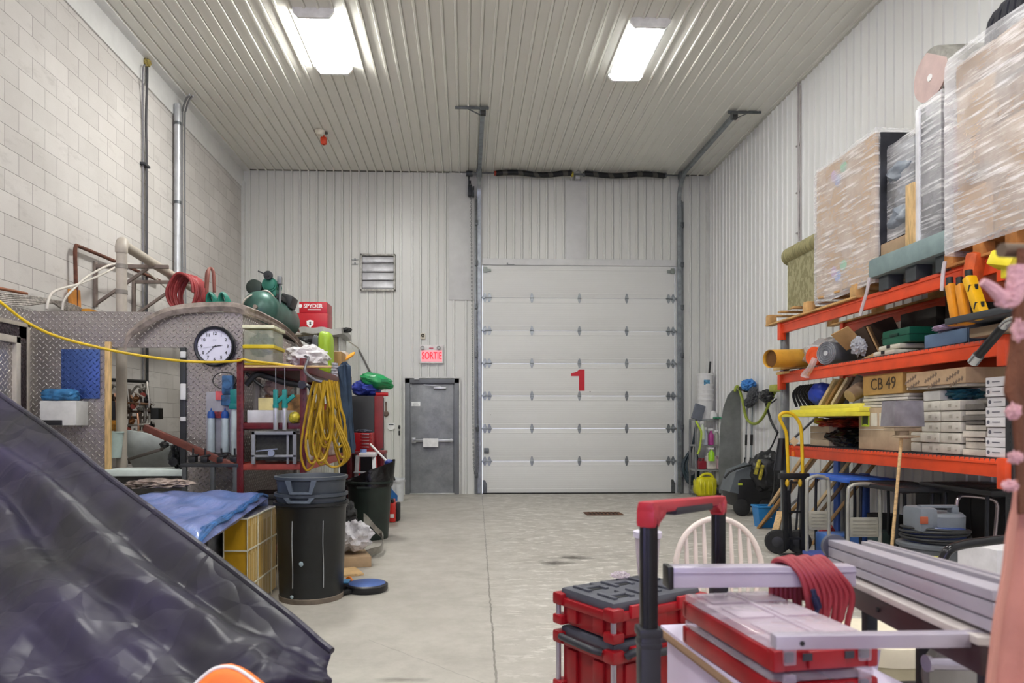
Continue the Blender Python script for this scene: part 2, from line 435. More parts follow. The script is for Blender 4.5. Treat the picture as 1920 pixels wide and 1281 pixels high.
# the numeral
c0 = P(1083, 713, D); mb = MB()
hh, ww = .40, .255
mb.prism([(ww/2, -hh/2), (ww/2, hh/2), (.03, hh/2), (-.02, hh/2-.045), (-ww/2, hh/2-.075), (-ww/2, hh/2-.125), (.022, hh/2-.125), (.022, -hh/2)], 0, .003, Mx.Translation((c0.x, yd-.027, c0.z)) @ FRONT)
struct('numeral', mb, mat('c4142c', .5, var=.05), door)
mb = MB()
for q, rr in (((1106, 735), .012), ((920, 778), .008)):
    p_ = P(*q, D); mb.cyl((p_.x, yd-.026, p_.z), (p_.x, yd-.0255-.004, p_.z), rr, seg=10)
struct('scuff', mb, mat('7d7d7a', .7), door)
mb = MB(); p_ = P(957, 497, D); mb.box((p_.x, D-.055, p_.z), (.14, .012, .012)); mb.box((p_.x-.06, D-.06, p_.z+.01), (.02, .02, .03)); struct('top_latch', mb, galvd, door)

# ------------------------------------------------ personnel door
gfr = mat('6f7277', .4, .2, var=.1)
md = bpy.data.objects.new('door_2', None); C.objects.link(md); md['kind'] = 'structure'
n = NT('scuffed_grey_door'); f = n.noise(n.co(), 3, 9, .75); g = n.noise(n.co((1, 1, .4)), 9, 6, .7)
c_ = n.mix(n.ramp(f, ((.35, 0.0), (.7, 1.0))), '7b7d82', 'a0a3a8'); c_ = n.mix(n.math('MULTIPLY', g, .35), c_, '4c4e52')
n.base(c_); n.set(Roughness=.38, Metallic=.25); M_md = n.m
mm = (dx0+dx1)/2; dw = dx1-dx0
mb = MB(); mb.box((mm+.01, D-.01, dz/2-.05), (dw-.2, .045, dz-.12), .003); struct('door_leaf', mb, M_md, md)
mb = MB()
for s_ in (-1, 1):
    mb.box((mm+s_*(dw/2-.045), D-.03, dz/2), (.09, .1, dz), .004); mb.box((mm+s_*(dw/2-.1), D-.012, dz/2), (.03, .05, dz), .003)
mb.box((mm, D-.03, dz-.045), (dw, .1, .09), .004); mb.box((mm, D-.012, dz-.1), (dw, .05, .03), .003); struct('door_frame', mb, gfr, md)
mb = MB(); mb.box((mm, D-.09, dz+.012), (dw+.06, .02, .025), .003)
for s_ in (-1, 1): mb.box((mm+s_*(dw/2+.012), D-.09, dz/2), (.025, .02, dz), .003)
struct('casing', mb, mat('cfd0ce', .5), md)
zb = P(810, 826, D).z
mb = MB(); mb.box((mm+.02, D-.085, zb), (dw-.26, .03, .055), .012); mb.box((mm-dw/2+.16, D-.07, zb), (.08, .06, .1), .01); mb.box((mm+dw/2-.15, D-.07, zb), (.04, .06, .07), .01)
struct('push_bar', mb, mat('b6b8ba', .3, .7), md)
mb = MB(); mb.box((P(808, 829, D).x, D-.108, P(808, 830, D).z), (.28, .005, .16), .001); struct('paper_notice', mb, mat('f0f0f2', .6), md)
mb = MB(); p_ = P(780, 758, D); mb.box((p_.x, D-.035, p_.z), (.165, .004, .08), .001)
struct('door_sticker', mb, mat('eceef0', .5), md)
mb = MB(); mb.text('NOTICE', .022, Mx.Translation((p_.x, D-.038, p_.z+.015)) @ FRONT, .0005); mb.text('exit only', .018, Mx.Translation((p_.x, D-.038, p_.z-.012)) @ FRONT, .0005) if False else None
for k in range(3): mb.box((p_.x, D-.0375, p_.z-.005-.014*k), (.1, .0008, .004))
struct('sticker_print', mb, mat('8a8c90', .5), md)
p_ = P(825, 728, D)
mb = MB(); mb.box((p_.x, D-.06, p_.z), (.23, .05, .045), .006); mb.bar((p_.x+.02, D-.07, p_.z+.03), (p_.x-.3, D-.1, p_.z+.06), .02, .012); struct('door_closer', mb, mat('c3c5c6', .3, .6), md)
mb = MB(); x = P(853, 800, D).x; mb.box((x, D-.05, 1.27), (.022, .02, 1.55), .004); mb.box((x+.01, D-.05, .5), (.03, .03, .04), .004); struct('seal_strip', mb, mat('c8cacc', .35, .4), md)
mb = MB(); mb.box((mm, D-.05, .012), (dw-.18, .1, .02), .003); struct('threshold', mb, mat('c4c4c2', .35, .6), md)
mb = MB(); p_ = P(782, 711, D); mb.box((p_.x, D-.1, p_.z), (.09, .03, .03), .003); struct('sensor', mb, mat('dadbdc', .4), md)
mb = MB(); p_ = P(771, 723, D); mb.box((p_.x, D-.04, p_.z), (.02, .02, .07), .003); struct('magnet', mb, mat('b0b2b4', .4), md)

# ------------------------------------------------ door tracks and springs
zt = H-.12
def track(xw, name, lab, py_end, bx):
    ye = P(*py_end, 10.3).y
    t = T(name, lab, 'door track', (xw, D-.12, 0), world=True)
    def chan(pts, mb, hor):
        pass
    mb = MB()
    rr = .4
    path = [V((xw, D-.10, 0.02)), V((xw, D-.10, zt-rr))]+[V((xw, D-.10-rr+rr*math.cos(a), zt-rr+rr*math.sin(a))) for a in [R(k*10) for k in range(1, 9)]]+[V((xw, D-.10-rr, zt)), V((xw, ye, zt))]
    ring = []
    for i, p in enumerate(path):
        a = path[max(i-1, 0)]; c = path[min(i+1, len(path)-1)]; tt = (c-a).normalized(); nn = V((0, tt.z, -tt.y))
        pr = [(-.035, .0), (-.035, .055), (-.028, .055), (-.028, .006), (.022, .006), (.022, .045), (.03, .045), (.03, 0)]
        ring.append([mb.m.verts.new(p+V((1, 0, 0))*u-nn*v_*-1) for u, v_ in pr])
    for A, B in zip(ring, ring[1:]):
        for k in range(8): mb.m.faces.new((A[k], A[(k+1) % 8], B[(k+1) % 8], B[k]))
    t.p('rail', mb, galv)
    sgn = bx
    mb = MB(); mb.box((xw+sgn*.06, D-.045, (zt-.4)/2), (.06, .012, zt-.4), .002); mb.box((xw+sgn*.035, D-.075, (zt-.4)/2), (.008, .07, zt-.4), .002)
    t.p('wall_angle', mb, mat('8b8f92', .45, .7))
    for z in (.35, 1.25, 2.6, 3.5, 4.3, 5.05):
        mb = MB(); mb.box((xw+sgn*.05, D-.09, z), (.06, .06, .09), .003); mb.cyl((xw+sgn*.05, D-.13, z), (xw+sgn*.05, D-.1, z), .012, seg=6); t.p('bracket', mb, galvd)
    mb = MB(); mb.box((xw+sgn*.16, ye+.03, H-.02-.02), (.5, .035, .03), .002); mb.bar((xw+sgn*.25, ye+.05, H-.03), (xw, ye+.12, zt), .03, .004); mb.box((xw, ye+.02, zt+.02), (.09, .08, .1), .006)
    t.p('hanger', mb, galvd)
    mb = MB(); mb.cyl((xw-.035, ye+.01, zt), (xw+.035, ye+.01, zt), .04, seg=14); t.p('bumper', mb, mat('2a2a2a', .6))
track(gx0-.055, 'door_track', 'galvanized overhead door track beside the chain hoist', (900, 203), -1)
track(gx1+.055, 'door_track', 'galvanized overhead door track beside the cleaning shelf corner', (1388, 205), 1)
zs = P(1000, 333, D).z
t = T('torsion_spring_shaft', 'steel shaft with two black coil springs above the overhead door', 'spring shaft', (gm, D-.2, zs-.06), world=True)
mb = MB(); mb.cyl((gx0-.2, D-.2, zs), (gx1+.2, D-.2, zs), .014, seg=10); t.p('shaft', mb, galvd)
n = NT('striped_spring'); cox = n.co(); sp = n.n('ShaderNodeSeparateXYZ'); n.l(cox, sp.inputs[0])
hel = n.math('ADD', n.math('MULTIPLY', sp.outputs[0], 3.6), n.math('MULTIPLY', n.math('ARCTAN2', sp.outputs[1], sp.outputs[2]), .159))
n.base(n.mix(n.math('GREATER_THAN', n.math('FRACT', hel), .68), '17191d', '4f4d48')); n.set(Roughness=.45, Metallic=.3)
M_sp = n.m
for px0, px1, ph_ in ((930, 1072, 0), (1096, 1246, 2)):
    x0, x1 = P(px0, 333, D-.2).x, P(px1, 333, D-.2).x
    mb = MB(); N = 60
    mb.tube([V((x0+(x1-x0)*i/8, D-.2+.008*math.cos(i*1.1+ph_), zs+.018*math.sin(i*1.0+ph_))) for i in range(9)], .05, 14, 5)
    sp_ = t.p('coil_spring', mb, M_sp)
    mb = MB(); k = 55
    for i in range(k):
        x = x0+(x1-x0)*(i+.5)/k; mb.m.verts.ensure_lookup_table()
    mb.cyl((x0-.03, D-.2, zs), (x0+.01, D-.2, zs), .042, seg=14); t.p('winding_cone', mb, mat('a03a24', .5, .3) if px0 == 930 else galvd, label='dull red cone' if px0 == 930 else None)
    mb = MB(); mb.cyl((x1-.01, D-.2, zs), (x1+.03, D-.2, zs), .048, seg=14); t.p('winding_cone', mb, galvd if px0 > 1000 else mat('b9a92e', .5))
xm = P(1084, 336, D-.2).x
mb = MB(); mb.box((xm, D-.12, zs), (.09, .13, .14), .01); t.p('centre_bearing', mb, mat('b6b8b8', .4, .6))
for x in (gx0-.06, gx1+.06):
    mb = MB(); mb.box((x, D-.12, zs-.01), (.012, .2, .17), .003); mb.cyl((x-.05, D-.2, zs), (x+.05, D-.2, zs), .075, seg=20); t.p('cable_drum', mb, mat('7f8386', .45, .6))
# chain hoist
hx = P(881, 362, D).x; hz = P(881, 362, D).z
t = T('chain_hoist', 'small black chain hoist and hanging chain next to the overhead door', 'chain hoist', (hx, D-.1, hz), world=True)
mb = MB(); mb.box((hx, D-.12, hz), (.07, .12, .2), .01); mb.cyl((hx-.02, D-.15, hz+.15), (hx+.02, D-.15, hz+.15), .03); t.p('bracket', mb, mat('33363a', .5, .5))
mb = MB(); mb.cyl((hx+.05, D-.13, hz-.02), (hx+.08, D-.13, hz-.02), .1, seg=24); mb.tube([V((hx-.02, D-.13, zs)), V((hx-.02, D-.13, hz+.05))], .012, smooth=False); mb.cyl((hx-.07, D-.16, zs), (hx+.05, D-.16, zs), .05, seg=16); t.p('chain_wheel', mb, mat('4a4e52', .5, .5))
mb = MB(); zb = P(888, 893, D).z
xa, xb = hx+.0, hx+.13
def link(mb, a, b, r=.0045):
    a, b = V(a), V(b); L = (b-a).length; k = int(L/.035)
    for i in range(k):
        p = a+(b-a)*(i+.5)/k; d = (b-a).normalized(); s_ = V((1, 0, 0)) if i % 2 else V((0, 1, 0)); s_ = (s_-d*s_.dot(d)).normalized()
        mb.tube([p+d*.021, p+d*.012+s_*.009, p-d*.012+s_*.009, p-d*.021, p-d*.012-s_*.009, p+d*.012-s_*.009], r, 5, 2, True)
link(mb, (xa+.02, D-.13, hz-.1), (hx+.06, D-.13, 1.0)); link(mb, (xb-.02, D-.13, hz-.1), (hx+.16, D-.13, zb+.1)); link(mb, (hx+.06, D-.13, 1.0), (hx+.07, D-.13, zb+.12)); link(mb, (hx+.07, D-.13, zb+.12), (hx+.11, D-.13, zb)); link(mb, (hx+.11, D-.13, zb), (hx+.16, D-.13, zb+.1))
t.p('chain', mb, mat('85888a', .4, .8))
mb = MB(); p_ = P(895, 805, D); mb.box((p_.x, D-.14, p_.z), (.05, .07, .08), .01); t.p('chain_keeper', mb, mat('45484b', .5, .4))

# ------------------------------------------------ wall fittings
p0, p1 = P(677, 478, D), P(742, 547, D); vx, vz = (p0.x+p1.x)/2, (p0.z+p1.z)/2; vw, vh = p1.x-p0.x, p0.z-p1.z
t = T('wall_louvre', 'square wall louvre with caulked white frame and three steel blades', 'vent', (vx, D, vz-vh/2), world=True)
mb = MB()
for s_ in (-1, 1):
    mb.box((vx+s_*(vw/2-.015), D-.05, vz), (.03, .1, vh), .004); mb.box((vx, D-.05, vz+s_*(vh/2-.015)), (vw, .1, .03), .004)
t.p('frame', mb, mat('c4c3bd', .6, var=.3, vs=14, bump=.6, bs=40))
mb = MB(); mb.box((vx, D-.02, vz), (vw-.04, .02, vh-.04)); t.p('backing', mb, mat('504f4c', .7))
for k in range(4):
    z = vz+vh/2-.1-k*.155
    mb = MB(); mb.box((vx, D-.06, z+.005), (vw-.07, .008, .128 if k else .1), .002, r=(R(-10), 0, 0)); mb.cyl((vx-vw/2+.04, D-.08, z-.07), (vx+vw/2-.04, D-.08, z-.07), .007, seg=8); t.p('blade', mb, mat('c9cace', .4, .2, var=.15))
mb = MB(); p_ = P(666, 492, D)
for dz_ in (-.04, .04):
    mb.box((p_.x, D-.03, p_.z+dz_), (.13, .01, .01)); mb.box((p_.x, D-.03, p_.z+dz_+.01), (.02, .02, .04))
one('wall_clip', 'small bent steel clips beside the square louvre', 'bracket', mb, galvd)
# exit sign
p0, p1 = P(787, 648, D), P(831, 682, D); vx, vz = (p0.x+p1.x)/2, (p0.z+p1.z)/2; vw, vh = p1.x-p0.x, p0.z-p1.z
t = T('exit_sign', 'white exit sign reading SORTIE with two small emergency lamps', 'exit sign', (vx, D, vz-vh/2), world=True)
mb = MB(); mb.box((vx, D-.05, vz), (vw, .08, vh), .006); t.p('housing', mb, mat('e6e2e2', .5))
mb = MB(); mb.box((vx+.01, D-.092, vz-.035), (vw-.06, .004, .21), .001); t.p('face', mb, emit('ff9aa4', .22))
mb = MB(); mb.text('SORTIE', .135, Mx.Translation((vx+.01, D-.096, vz-.035)) @ FRONT @ Mx.Scale(.85, 4, (1, 0, 0)) @ Mx.Scale(1.35, 4, (0, 1, 0)), .001, bold=.002); t.p('lettering', mb, emit('ff1828', .5))
for q in ((793, 653), (823, 653)):
    a = P(*q, D); mb = MB(); mb.lathe([(.0, -.03), (.02, -.03), (.035, .02), (.036, .03), (.03, .03), (0, .02)], M=Mx.Translation((a.x, D-.12, a.z)) @ Mx.Rotation(R(110), 4, 'X')); l_ = t.p('lamp', mb, mat('8a8a88', .3, .5))
    mb = MB(); mb.lathe([(0, 0), (.027, 0), (.027, .004), (0, .008)], M=Mx.Translation((a.x, D-.155, a.z-.012)) @ Mx.Rotation(R(110), 4, 'X')); t.p('lens', mb, mat('d8dadc', .1), l_)
mb = MB(); a = P(809, 654, D); mb.box((a.x, D-.093, a.z), (.08, .004, .02)); t.p('indicator', mb, mat('c9556a', .5))
# small wall devices
a = P(793, 631, D)
t = T('wall_siren', 'small beige wall siren above the exit sign', 'siren', (a.x, D, a.z-.06), world=True)
mb = MB(); mb.box((a.x, D-.03, a.z), (.09, .05, .11), .012); t.p('housing', mb, mat('d8d2c0', .5))
mb = MB(); mb.lathe([(.012, 0), (.02, .012), (.032, .012), (.032, 0)], M=Mx.Translation((a.x, D-.055, a.z+.01)) @ Mx.Rotation(R(90), 4, 'X')); t.p('horn', mb, mat('4d473d', .6))
a = P(734, 799, D)
t = T('wall_keypad', 'white wall keypad to the side of the grey steel door', 'keypad', (a.x, D, a.z-.06), world=True)
mb = MB(); mb.box((a.x, D-.03, a.z), (.14, .04, .11), .01); mb.box((a.x, D-.03, a.z-.06), (.08, .03, .03), .005); t.p('housing', mb, mat('eceeee', .5))
mb = MB(); mb.box((a.x, D-.052, a.z+.025), (.09, .004, .018), .001); t.p('display', mb, mat('3b424a', .3))
a = P(749, 807, D); mb = MB(); mb.box((a.x, D-.025, a.z+.06), (.035, .03, .07), .01); mb.box((a.x, D-.025, a.z-.05), (.03, .03, .09), .01); mb.cyl((a.x-.02, D-.04, a.z+.055), (a.x+.02, D-.04, a.z+.055), .012)
one('door_buzzer', 'small black buzzer strip between keypad and steel door', 'buzzer', mb, mat('2b2b2c', .5))
a = P(724, 776, D); mb = MB(); mb.lathe([(0, .06), (.03, .06), (.05, .04), (.055, 0)], M=Mx.Translation((a.x, D-.01, a.z)) @ Mx.Rotation(R(90), 4, 'X')); mb.box((a.x, D-.02, a.z+.1), (.04, .02, .25), .01)
one('wall_horn', 'dusty brown round horn on wall above the white keypad', 'horn', mb, mat('79685f', .8, var=.3))
# floor drain
a, b = PZ(1131, 964), None
t = T('floor_drain', 'rectangular rusty drain grate set in the concrete floor', 'drain', (a.x, a.y, .002))
mb = MB()
for k in range(9): mb.box((-.22+k*.055, 0, .004), (.02, .26, .012), .002)
mb.box((0, .14, .004), (.52, .03, .014), .002); mb.box((0, -.14, .004), (.52, .03, .014), .002); mb.box((.25, 0, .004), (.03, .3, .014)); mb.box((-.25, 0, .004), (.03, .3, .014))
t.p('grate', mb, mat('6b4b38', .7, .4, var=.3)); mb = MB(); mb.box((0, 0, .0005), (.5, .28, .001)); t.p('pit', mb, mat('1a1714', .9))

# ------------------------------------------------ ceiling lights
def fixture(x, y, lab, wrap, seen=True, L=1.42, W=.47):
    t = T('ceiling_light', lab, 'light', (x, y, H-.13), group='fluorescent fixtures on the ceiling')
    mb = MB(); mb.box((0, 0, .09), (W*.8, L-.02, .05), .01); t.p('housing', mb, mat('e4e5e6', .5))
    for s_ in (-1, 1):
        mb = MB(); mb.prism([(-W/2, .12), (-W/2, .075), (-W*.38, .01), (W*.38, .01), (W/2, .075), (W/2, .12)], -.02, .02, Mx.Translation((0, s_*(L/2-.02), 0)) @ Mx.Rotation(PI/2, 4, 'X')); t.p('end_cap', mb, mat('eeeeee', .5))
    if wrap:
        mb = MB(); mb.prism([(-W/2+.01, .08), (-W*.37, .018), (W*.37, .018), (W/2-.01, .08)], -L/2+.045, L/2-.045, Mx.Rotation(PI/2, 4, 'X')); t.p('diffuser', mb, M_lamp)
    else:
        mb = MB(); mb.prism([(-W*.17, .06), (-W*.14, .03), (W*.14, .03), (W*.17, .06)], -L/2+.05, L/2-.05, Mx.Rotation(PI/2, 4, 'X')); t.p('tube', mb, M_lamp2)
        mb = MB(); pr = [(-W/2+.005, .085), (-W*.37, .012), (W*.37, .012), (W/2-.005, .085)]
        for p, q in zip(pr, pr[1:]):
            mb.sheet(1, 1, lambda u, v_: (p[0]+(q[0]-p[0])*u, -L/2+.05+(L-.1)*v_, p[1]+(q[1]-p[1])*u), .003)
        t.p('lens', mb, M_lens)
    return t
M_lamp = emit('fdfcf7', 36); M_lamp2 = emit('fdfcf7', 70)
n = NT('prismatic_lens'); tr = n.n('ShaderNodeBsdfTransparent'); ms = n.n('ShaderNodeMixShader')
n.set(Base_Color=(.85, .87, .9, 1), Roughness=.25); ms.inputs[0].default_value = .3
n.l(tr.outputs[0], ms.inputs[1]); n.l(n.b.outputs[0], ms.inputs[2]); n.l(ms.outputs[0], n.o.inputs[0]); M_lens = n.m
lz = H-.12
a, b = PZ(590, 32, lz), PZ(625, 141, lz); ly = (a.y+b.y)/2; lx1 = (a.x+b.x)/2
a2, b2 = PZ(1216, 50, lz), PZ(1176, 154, lz); lx2 = (a2.x+b2.x)/2; ly2 = (a2.y+b2.y)/2
L1 = abs(a.y-b.y)
fixture(lx1, ly, 'wide ceiling light glowing fully white, nearer the block wall', True, L=L1)
fixture(lx2, ly2, 'ceiling light with clear ribbed lens and one bright strip', False, L=abs(a2.y-b2.y))
for k, y_ in enumerate((3.0, -2.6)):
    fixture(lx1, y_, ('wide ceiling light above the blue tarp, over the camera side', 'wide ceiling light at the street end by the block wall')[k], True, L=L1)
    fixture(lx2, y_, ('wide ceiling light above the red tool boxes, over the camera side', 'wide ceiling light at the street end by the ribbed wall')[k], True, L=L1)
# ceiling siren and strobe
a = PZ(600, 250, H-.06)
t = T('smoke_detector', 'round cream smoke detector on the ribbed ceiling', 'smoke detector', (a.x, a.y, H-.09))
mb = MB(); mb.lathe([(0, 0), (.05, 0), (.075, .03), (.08, .07), (0, .07)]); t.p('body', mb, mat('ddd8c8', .5)); mb = MB(); mb.box((.07, .04, .05), (.09, .03, .03), .004); t.p('bracket', mb, mat('4b4a44', .6))
a = PZ(607, 267, H-.14); mb = MB(); mb.box((0, 0, .06), (.1, .09, .1), .02); mb.cyl((0, 0, .1), (0, 0, .16), .015); mb.lathe([(.02, -.01), (.045, 0), (.05, .03), (0, .03)], seg=8)
one('ceiling_strobe', 'orange red warning strobe hanging beside the smoke detector', 'strobe', mb, mat('e8502e', .4), (a.x, a.y, H-.17))
# ================================================================ LEFT SIDE
# common materials
wood = mat('c9a777', .6, var=.25, vs=7, stretch=(1, 8, 8)); woodx = mat('c9a06a', .6, var=.3, vs=6, stretch=(8, 1, 8)); woodz = mat('d3b17c', .6, var=.25, vs=7, stretch=(8, 8, 1))
card = mat('b08f68', .8, var=.14, vs=3); card2 = mat('a3815b', .8, var=.18, vs=4)
blk = mat('18191b', .55, var=.3); blkp = mat('1b1c1f', .35, var=.2); white = mat('e2e2e2', .45, var=.06); whitep = mat('d8d9da', .35, var=.05)
steelm = mat('a8abad', .3, .8, var=.15); alu = mat('c4c6c8', .32, .55, var=.06, vs=12)
redp = mat('5c0c13', .4, var=.25, vs=8); redl = mat('c9202a', .38, var=.12); rust = mat('6b4334', .8, .2, var=.35, vs=12)
teal = mat('0e7f7c', .4, var=.1); bluep = mat('1f4f9e', .4, var=.12); yel = mat('d8b515', .5, var=.18); beige = mat('c8bfae', .55, var=.1); rubber = mat('202022', .8, var=.2)
# diamond plate
n = NT('diamond_plate'); sp = n.n('ShaderNodeSeparateXYZ'); n.l(n.co(), sp.inputs[0])
hh_ = n.math('ADD', sp.outputs[0], sp.outputs[1]); S_ = 17.0
u = n.math('MULTIPLY', n.math('ADD', hh_, sp.outputs[2]), S_); v_ = n.math('MULTIPLY', n.math('SUBTRACT', hh_, sp.outputs[2]), S_)
fu = n.math('SUBTRACT', n.math('FRACT', u), .5); fv = n.math('SUBTRACT', n.math('FRACT', v_), .5)
par = n.math('MODULO', n.math('ABSOLUTE', n.math('ADD', n.math('FLOOR', u), n.math('FLOOR', v_))), 2)
def sq(a): return n.math('MULTIPLY', a, a)
dA = n.math('ADD', n.math('MULTIPLY', sq(fu), 36), n.math('MULTIPLY', sq(fv), 4.5)); dB = n.math('ADD', n.math('MULTIPLY', sq(fv), 36), n.math('MULTIPLY', sq(fu), 4.5))
dd = n.math('ADD', n.math('MULTIPLY', dA, par), n.math('MULTIPLY', dB, n.math('SUBTRACT', 1, par)))
hgt = n.math('MAXIMUM', n.math('SUBTRACT', 1, dd), 0)
f = n.noise(n.co(), 2.5, 5)
n.base(n.mix(n.math('MINIMUM', n.math('MULTIPLY', hgt, 1.4), 1), n.mix(f, 'b9b3af', '8f8884'), 'ece7e4')); n.set(Metallic=.72, Roughness=.3)
wv = n.noise(n.co(), 3, 2); b0 = n.bump(wv, .35, .03)
n.bump(hgt, 1.0, .012, b0); M_dp2 = n.m

Yp = 6.5
xa, xe = P(62, 700, Yp).x, P(455, 700, Yp).x; ztop = P(300, 585, Yp).z
ox0, ox1 = P(198, 700, Yp).x, P(349, 700, Yp).x; oz1, oz0 = P(300, 652, Yp).z, P(300, 880, Yp).z
xs = xe
t = T('plate_partition', 'diamond plate partition with a square opening and a clock', 'partition', ((xa+xe)/2, Yp, 0), world=True)
mb = MB(); th_ = .012
def pan(mb, x0, x1, z0, z1, y=Yp, th=.03): mb.box(((x0+x1)/2, y+th/2, (z0+z1)/2), (x1-x0, th, z1-z0))
pan(mb, xa, xe, oz1, ztop); pan(mb, xa, ox0, 0, oz1); pan(mb, ox1, xe, 0, oz1)
t.p('front_panel', mb, M_dp2)
mb = MB(); pan(mb, ox0, ox1, 0, oz0-.06); t.p('lower_panel', mb, mat('3f3e38', .25, .3, var=.3), label='dark panel under the opening')
mb = MB(); mb.box((xa-.015, (3.2+Yp)/2, ztop/2), (.03, Yp-3.2, ztop)); t.p('return_panel', mb, M_dp2)
mb = MB(); mb.box((xs-.015, Yp+1.0, ztop/2), (.03, 1.95, ztop)); t.p('side_panel', mb, M_dp2)
mb = MB(); ribbed(mb, (xs, Yp+1.98, 0), (0, 1, 0), (0, 0, 1), (1, 0, 0), 2.4, ztop, per=.1, back=.02); t.p('ribbed_side', mb, M_rib)
mb = MB(); mb.box(((ox0+.03), Yp-.012, (oz1+oz0)/2), (.05, .03, oz1-oz0+.1), .004); t.p('wooden_stud', mb, woodz)
mb = MB(); mb.box((ox1-.02, Yp-.0, (oz1+oz0)/2), (.05, .06, oz1-oz0), .004); t.p('dark_post', mb, mat('3e4144', .4, .5))
for y0_, y1_ in ((660, 672), (720, 750), (782, 790)):
    mb = MB(); a = P(348, y0_, Yp); b = P(348, y1_, Yp); mb.box((ox1-.01, Yp-.04, (a.z+b.z)/2), (.045, .03, a.z-b.z), .006); t.p('hinge', mb, whitep)
mb = MB(); mb.box(((ox0+ox1)/2, Yp+.1, oz0-.03), (ox1-ox0, .34, .06), .012); t.p('sill', mb, mat('c9d4d2', .4), label='pale worktop sill of the opening')
# deck carrying the compressor
mb = MB(); mb.box((xs-.62, 9.0, ztop-.03), (1.24, 2.7, .06), .004); t.p('roof_deck', mb, mat('8a8176', .8))
for y_ in (7.75, 10.2):
    mb = MB(); mb.box((xs-.1, y_+.2, (ztop-.06)/2), (.07, .07, ztop-.06)); t.p('deck_post', mb, wood)
# dusty crown strip
pts = [P(236, 655, Yp-.08), P(243, 632, Yp-.08), P(268, 610, Yp-.07), P(305, 590, Yp-.05), P(345, 580, Yp-.04), P(400, 576, Yp-.03), P(440, 577, Yp-.02)]
pts += [PX(x, y, xs+.05) for x, y in ((468, 585), (500, 598), (535, 618), (562, 645), (590, 690))]
mb = MB(); SP = spline(pts, 6); rg = []
for i, p in enumerate(SP):
    w_ = .045 if i > 8 else .045+.04*(8-i)/8
    q = [p+V((0, -.02, w_)), p+V((.02, -.03, w_*.6)), p+V((0, -.045, 0)), p+V((.01, -.03, -w_*.6)), p+V((0, -.02, -w_)), p+V((0, .0, 0))]
    rg.append([mb.m.verts.new(z) for z in q])
for A, B in zip(rg, rg[1:]):
    for k in range(6): mb.m.faces.new((A[k], A[(k+1) % 6], B[(k+1) % 6], B[k]))
mb.m.faces.new(rg[0]); mb.m.faces.new(rg[-1][::-1])
one('crown_strip', 'dusty bent moulding strip arching over the plate partition', 'moulding', mb, mat('988c84', .8, var=.35, vs=9, bump=.4, bs=30))

# dark goods stored low under the rack and the bench
for k, (x_, y_, sx, sy, sz, lab) in enumerate(((-1.72, 6.45, .4, .4, .7, 'black tote under the lowest red shelf beside trash cans'), (-1.72, 7.2, .42, .5, .6, 'dark tote deeper under the red rack'), (-2.42, 6.33, .5, .2, .62, 'black tote under the side bench'))):
    mb = MB(); mb.box((0, 0, sz/2), (sx, sy, sz-.03), .03); mb.box((0, 0, sz-.03), (sx+.03, sy+.03, .05), .012); one('storage_tote', lab, 'tote', mb, mat('131417', .5, var=.3), (x_, y_, 0))

# clock
c = P(405, 650.5, Yp); rc = .185
t = T('wall_clock', 'round black rimmed wall clock with white dial and numerals', 'clock', (c.x, Yp-.0, c.z-rc), world=True)
Mc = Mx.Translation((c.x, Yp-.012, c.z)) @ FRONT
mb = MB(); mb.lathe([(rc-.032, .028), (rc-.026, .042), (rc-.012, .046), (rc, .034), (rc, 0), (0, 0)], M=Mc, seg=56); t.p('rim', mb, mat('191c24', .3, var=.05))
mb = MB(); mb.lathe([(0, .022), (rc-.03, .022), (rc-.03, .018), (0, .018)], M=Mc, seg=56); t.p('dial', mb, mat('dcdcee', .5, var=.02))
mb = MB()
for k in range(1, 13):
    a = PI/2-k*PI/6; m2 = MB(); m2.text(str(k), .04, Mc @ Mx.Translation((.118*math.cos(a), .118*math.sin(a), .0245)), .0006, bold=.0006); t.p('numeral', m2, mat('17181c', .5, var=0))
mb.text('Quartz', .011, Mc @ Mx.Translation((0, .06, .0245)), .0004) if False else mb.box((0, 0, 0), (.034, .0035, .001), M=Mc @ Mx.Translation((0, .06, .0245)))
for k in range(12):
    a = k*PI/6; mb.box((.146*math.cos(a), .146*math.sin(a), .0235), (.011, .0022, .001), r=(0, 0, a), M=Mc)
for v in mb.m.verts: pass
t.p('tick_marks', mb, mat('17181c', .5, var=0))
def hand(name, ang, L, w_, z):
    mb = MB(); a = ang; M_ = Mc @ Mx.Rotation(a, 4, 'Z')
    mb.prism([(-.02, -w_/2), (L*.6, -w_/2*1.2), (L, -w_*.15), (L, w_*.15), (L*.6, w_/2*1.2), (-.02, w_/2)], z, z+.0012, M_); t.p(name, mb, mat('17181c', .4, var=0))
hand('hour_hand', R(8), .078, .006, .027); hand('minute_hand', R(-136), .115, .0045, .029); hand('second_hand', R(-170), .125, .0016, .031)

# frame hanging on the return panel
fx_ = xa+.004
def q(px, py): return PX(px, py, fx_)
a, b = q(46, 608), q(46, 800)
ya, yb = PX(-60, 600, fx_).y, a.y
zt_, zb_ = a.z, a.z-1.25
t = T('framed_mirror', 'large ornate dark frame with cream borders on diamond plate', 'frame', (fx_, (ya+yb)/2, zb_), world=True)
def rectf(mb, y0, y1, z0, z1, w_, x0, dep, b=.004):
    mb.box((x0+dep/2, (y0+y1)/2, z1-w_/2), (dep, y1-y0, w_), b); mb.box((x0+dep/2, (y0+y1)/2, z0+w_/2), (dep, y1-y0, w_), b)
    mb.box((x0+dep/2, y0+w_/2, (z0+z1)/2), (dep, w_, z1-z0), b); mb.box((x0+dep/2, y1-w_/2, (z0+z1)/2), (dep, w_, z1-z0), b)
mb = MB(); rectf(mb, ya, yb, zb_, zt_, .035, fx_, .05); t.p('outer_border', mb, mat('a89f92', .5))
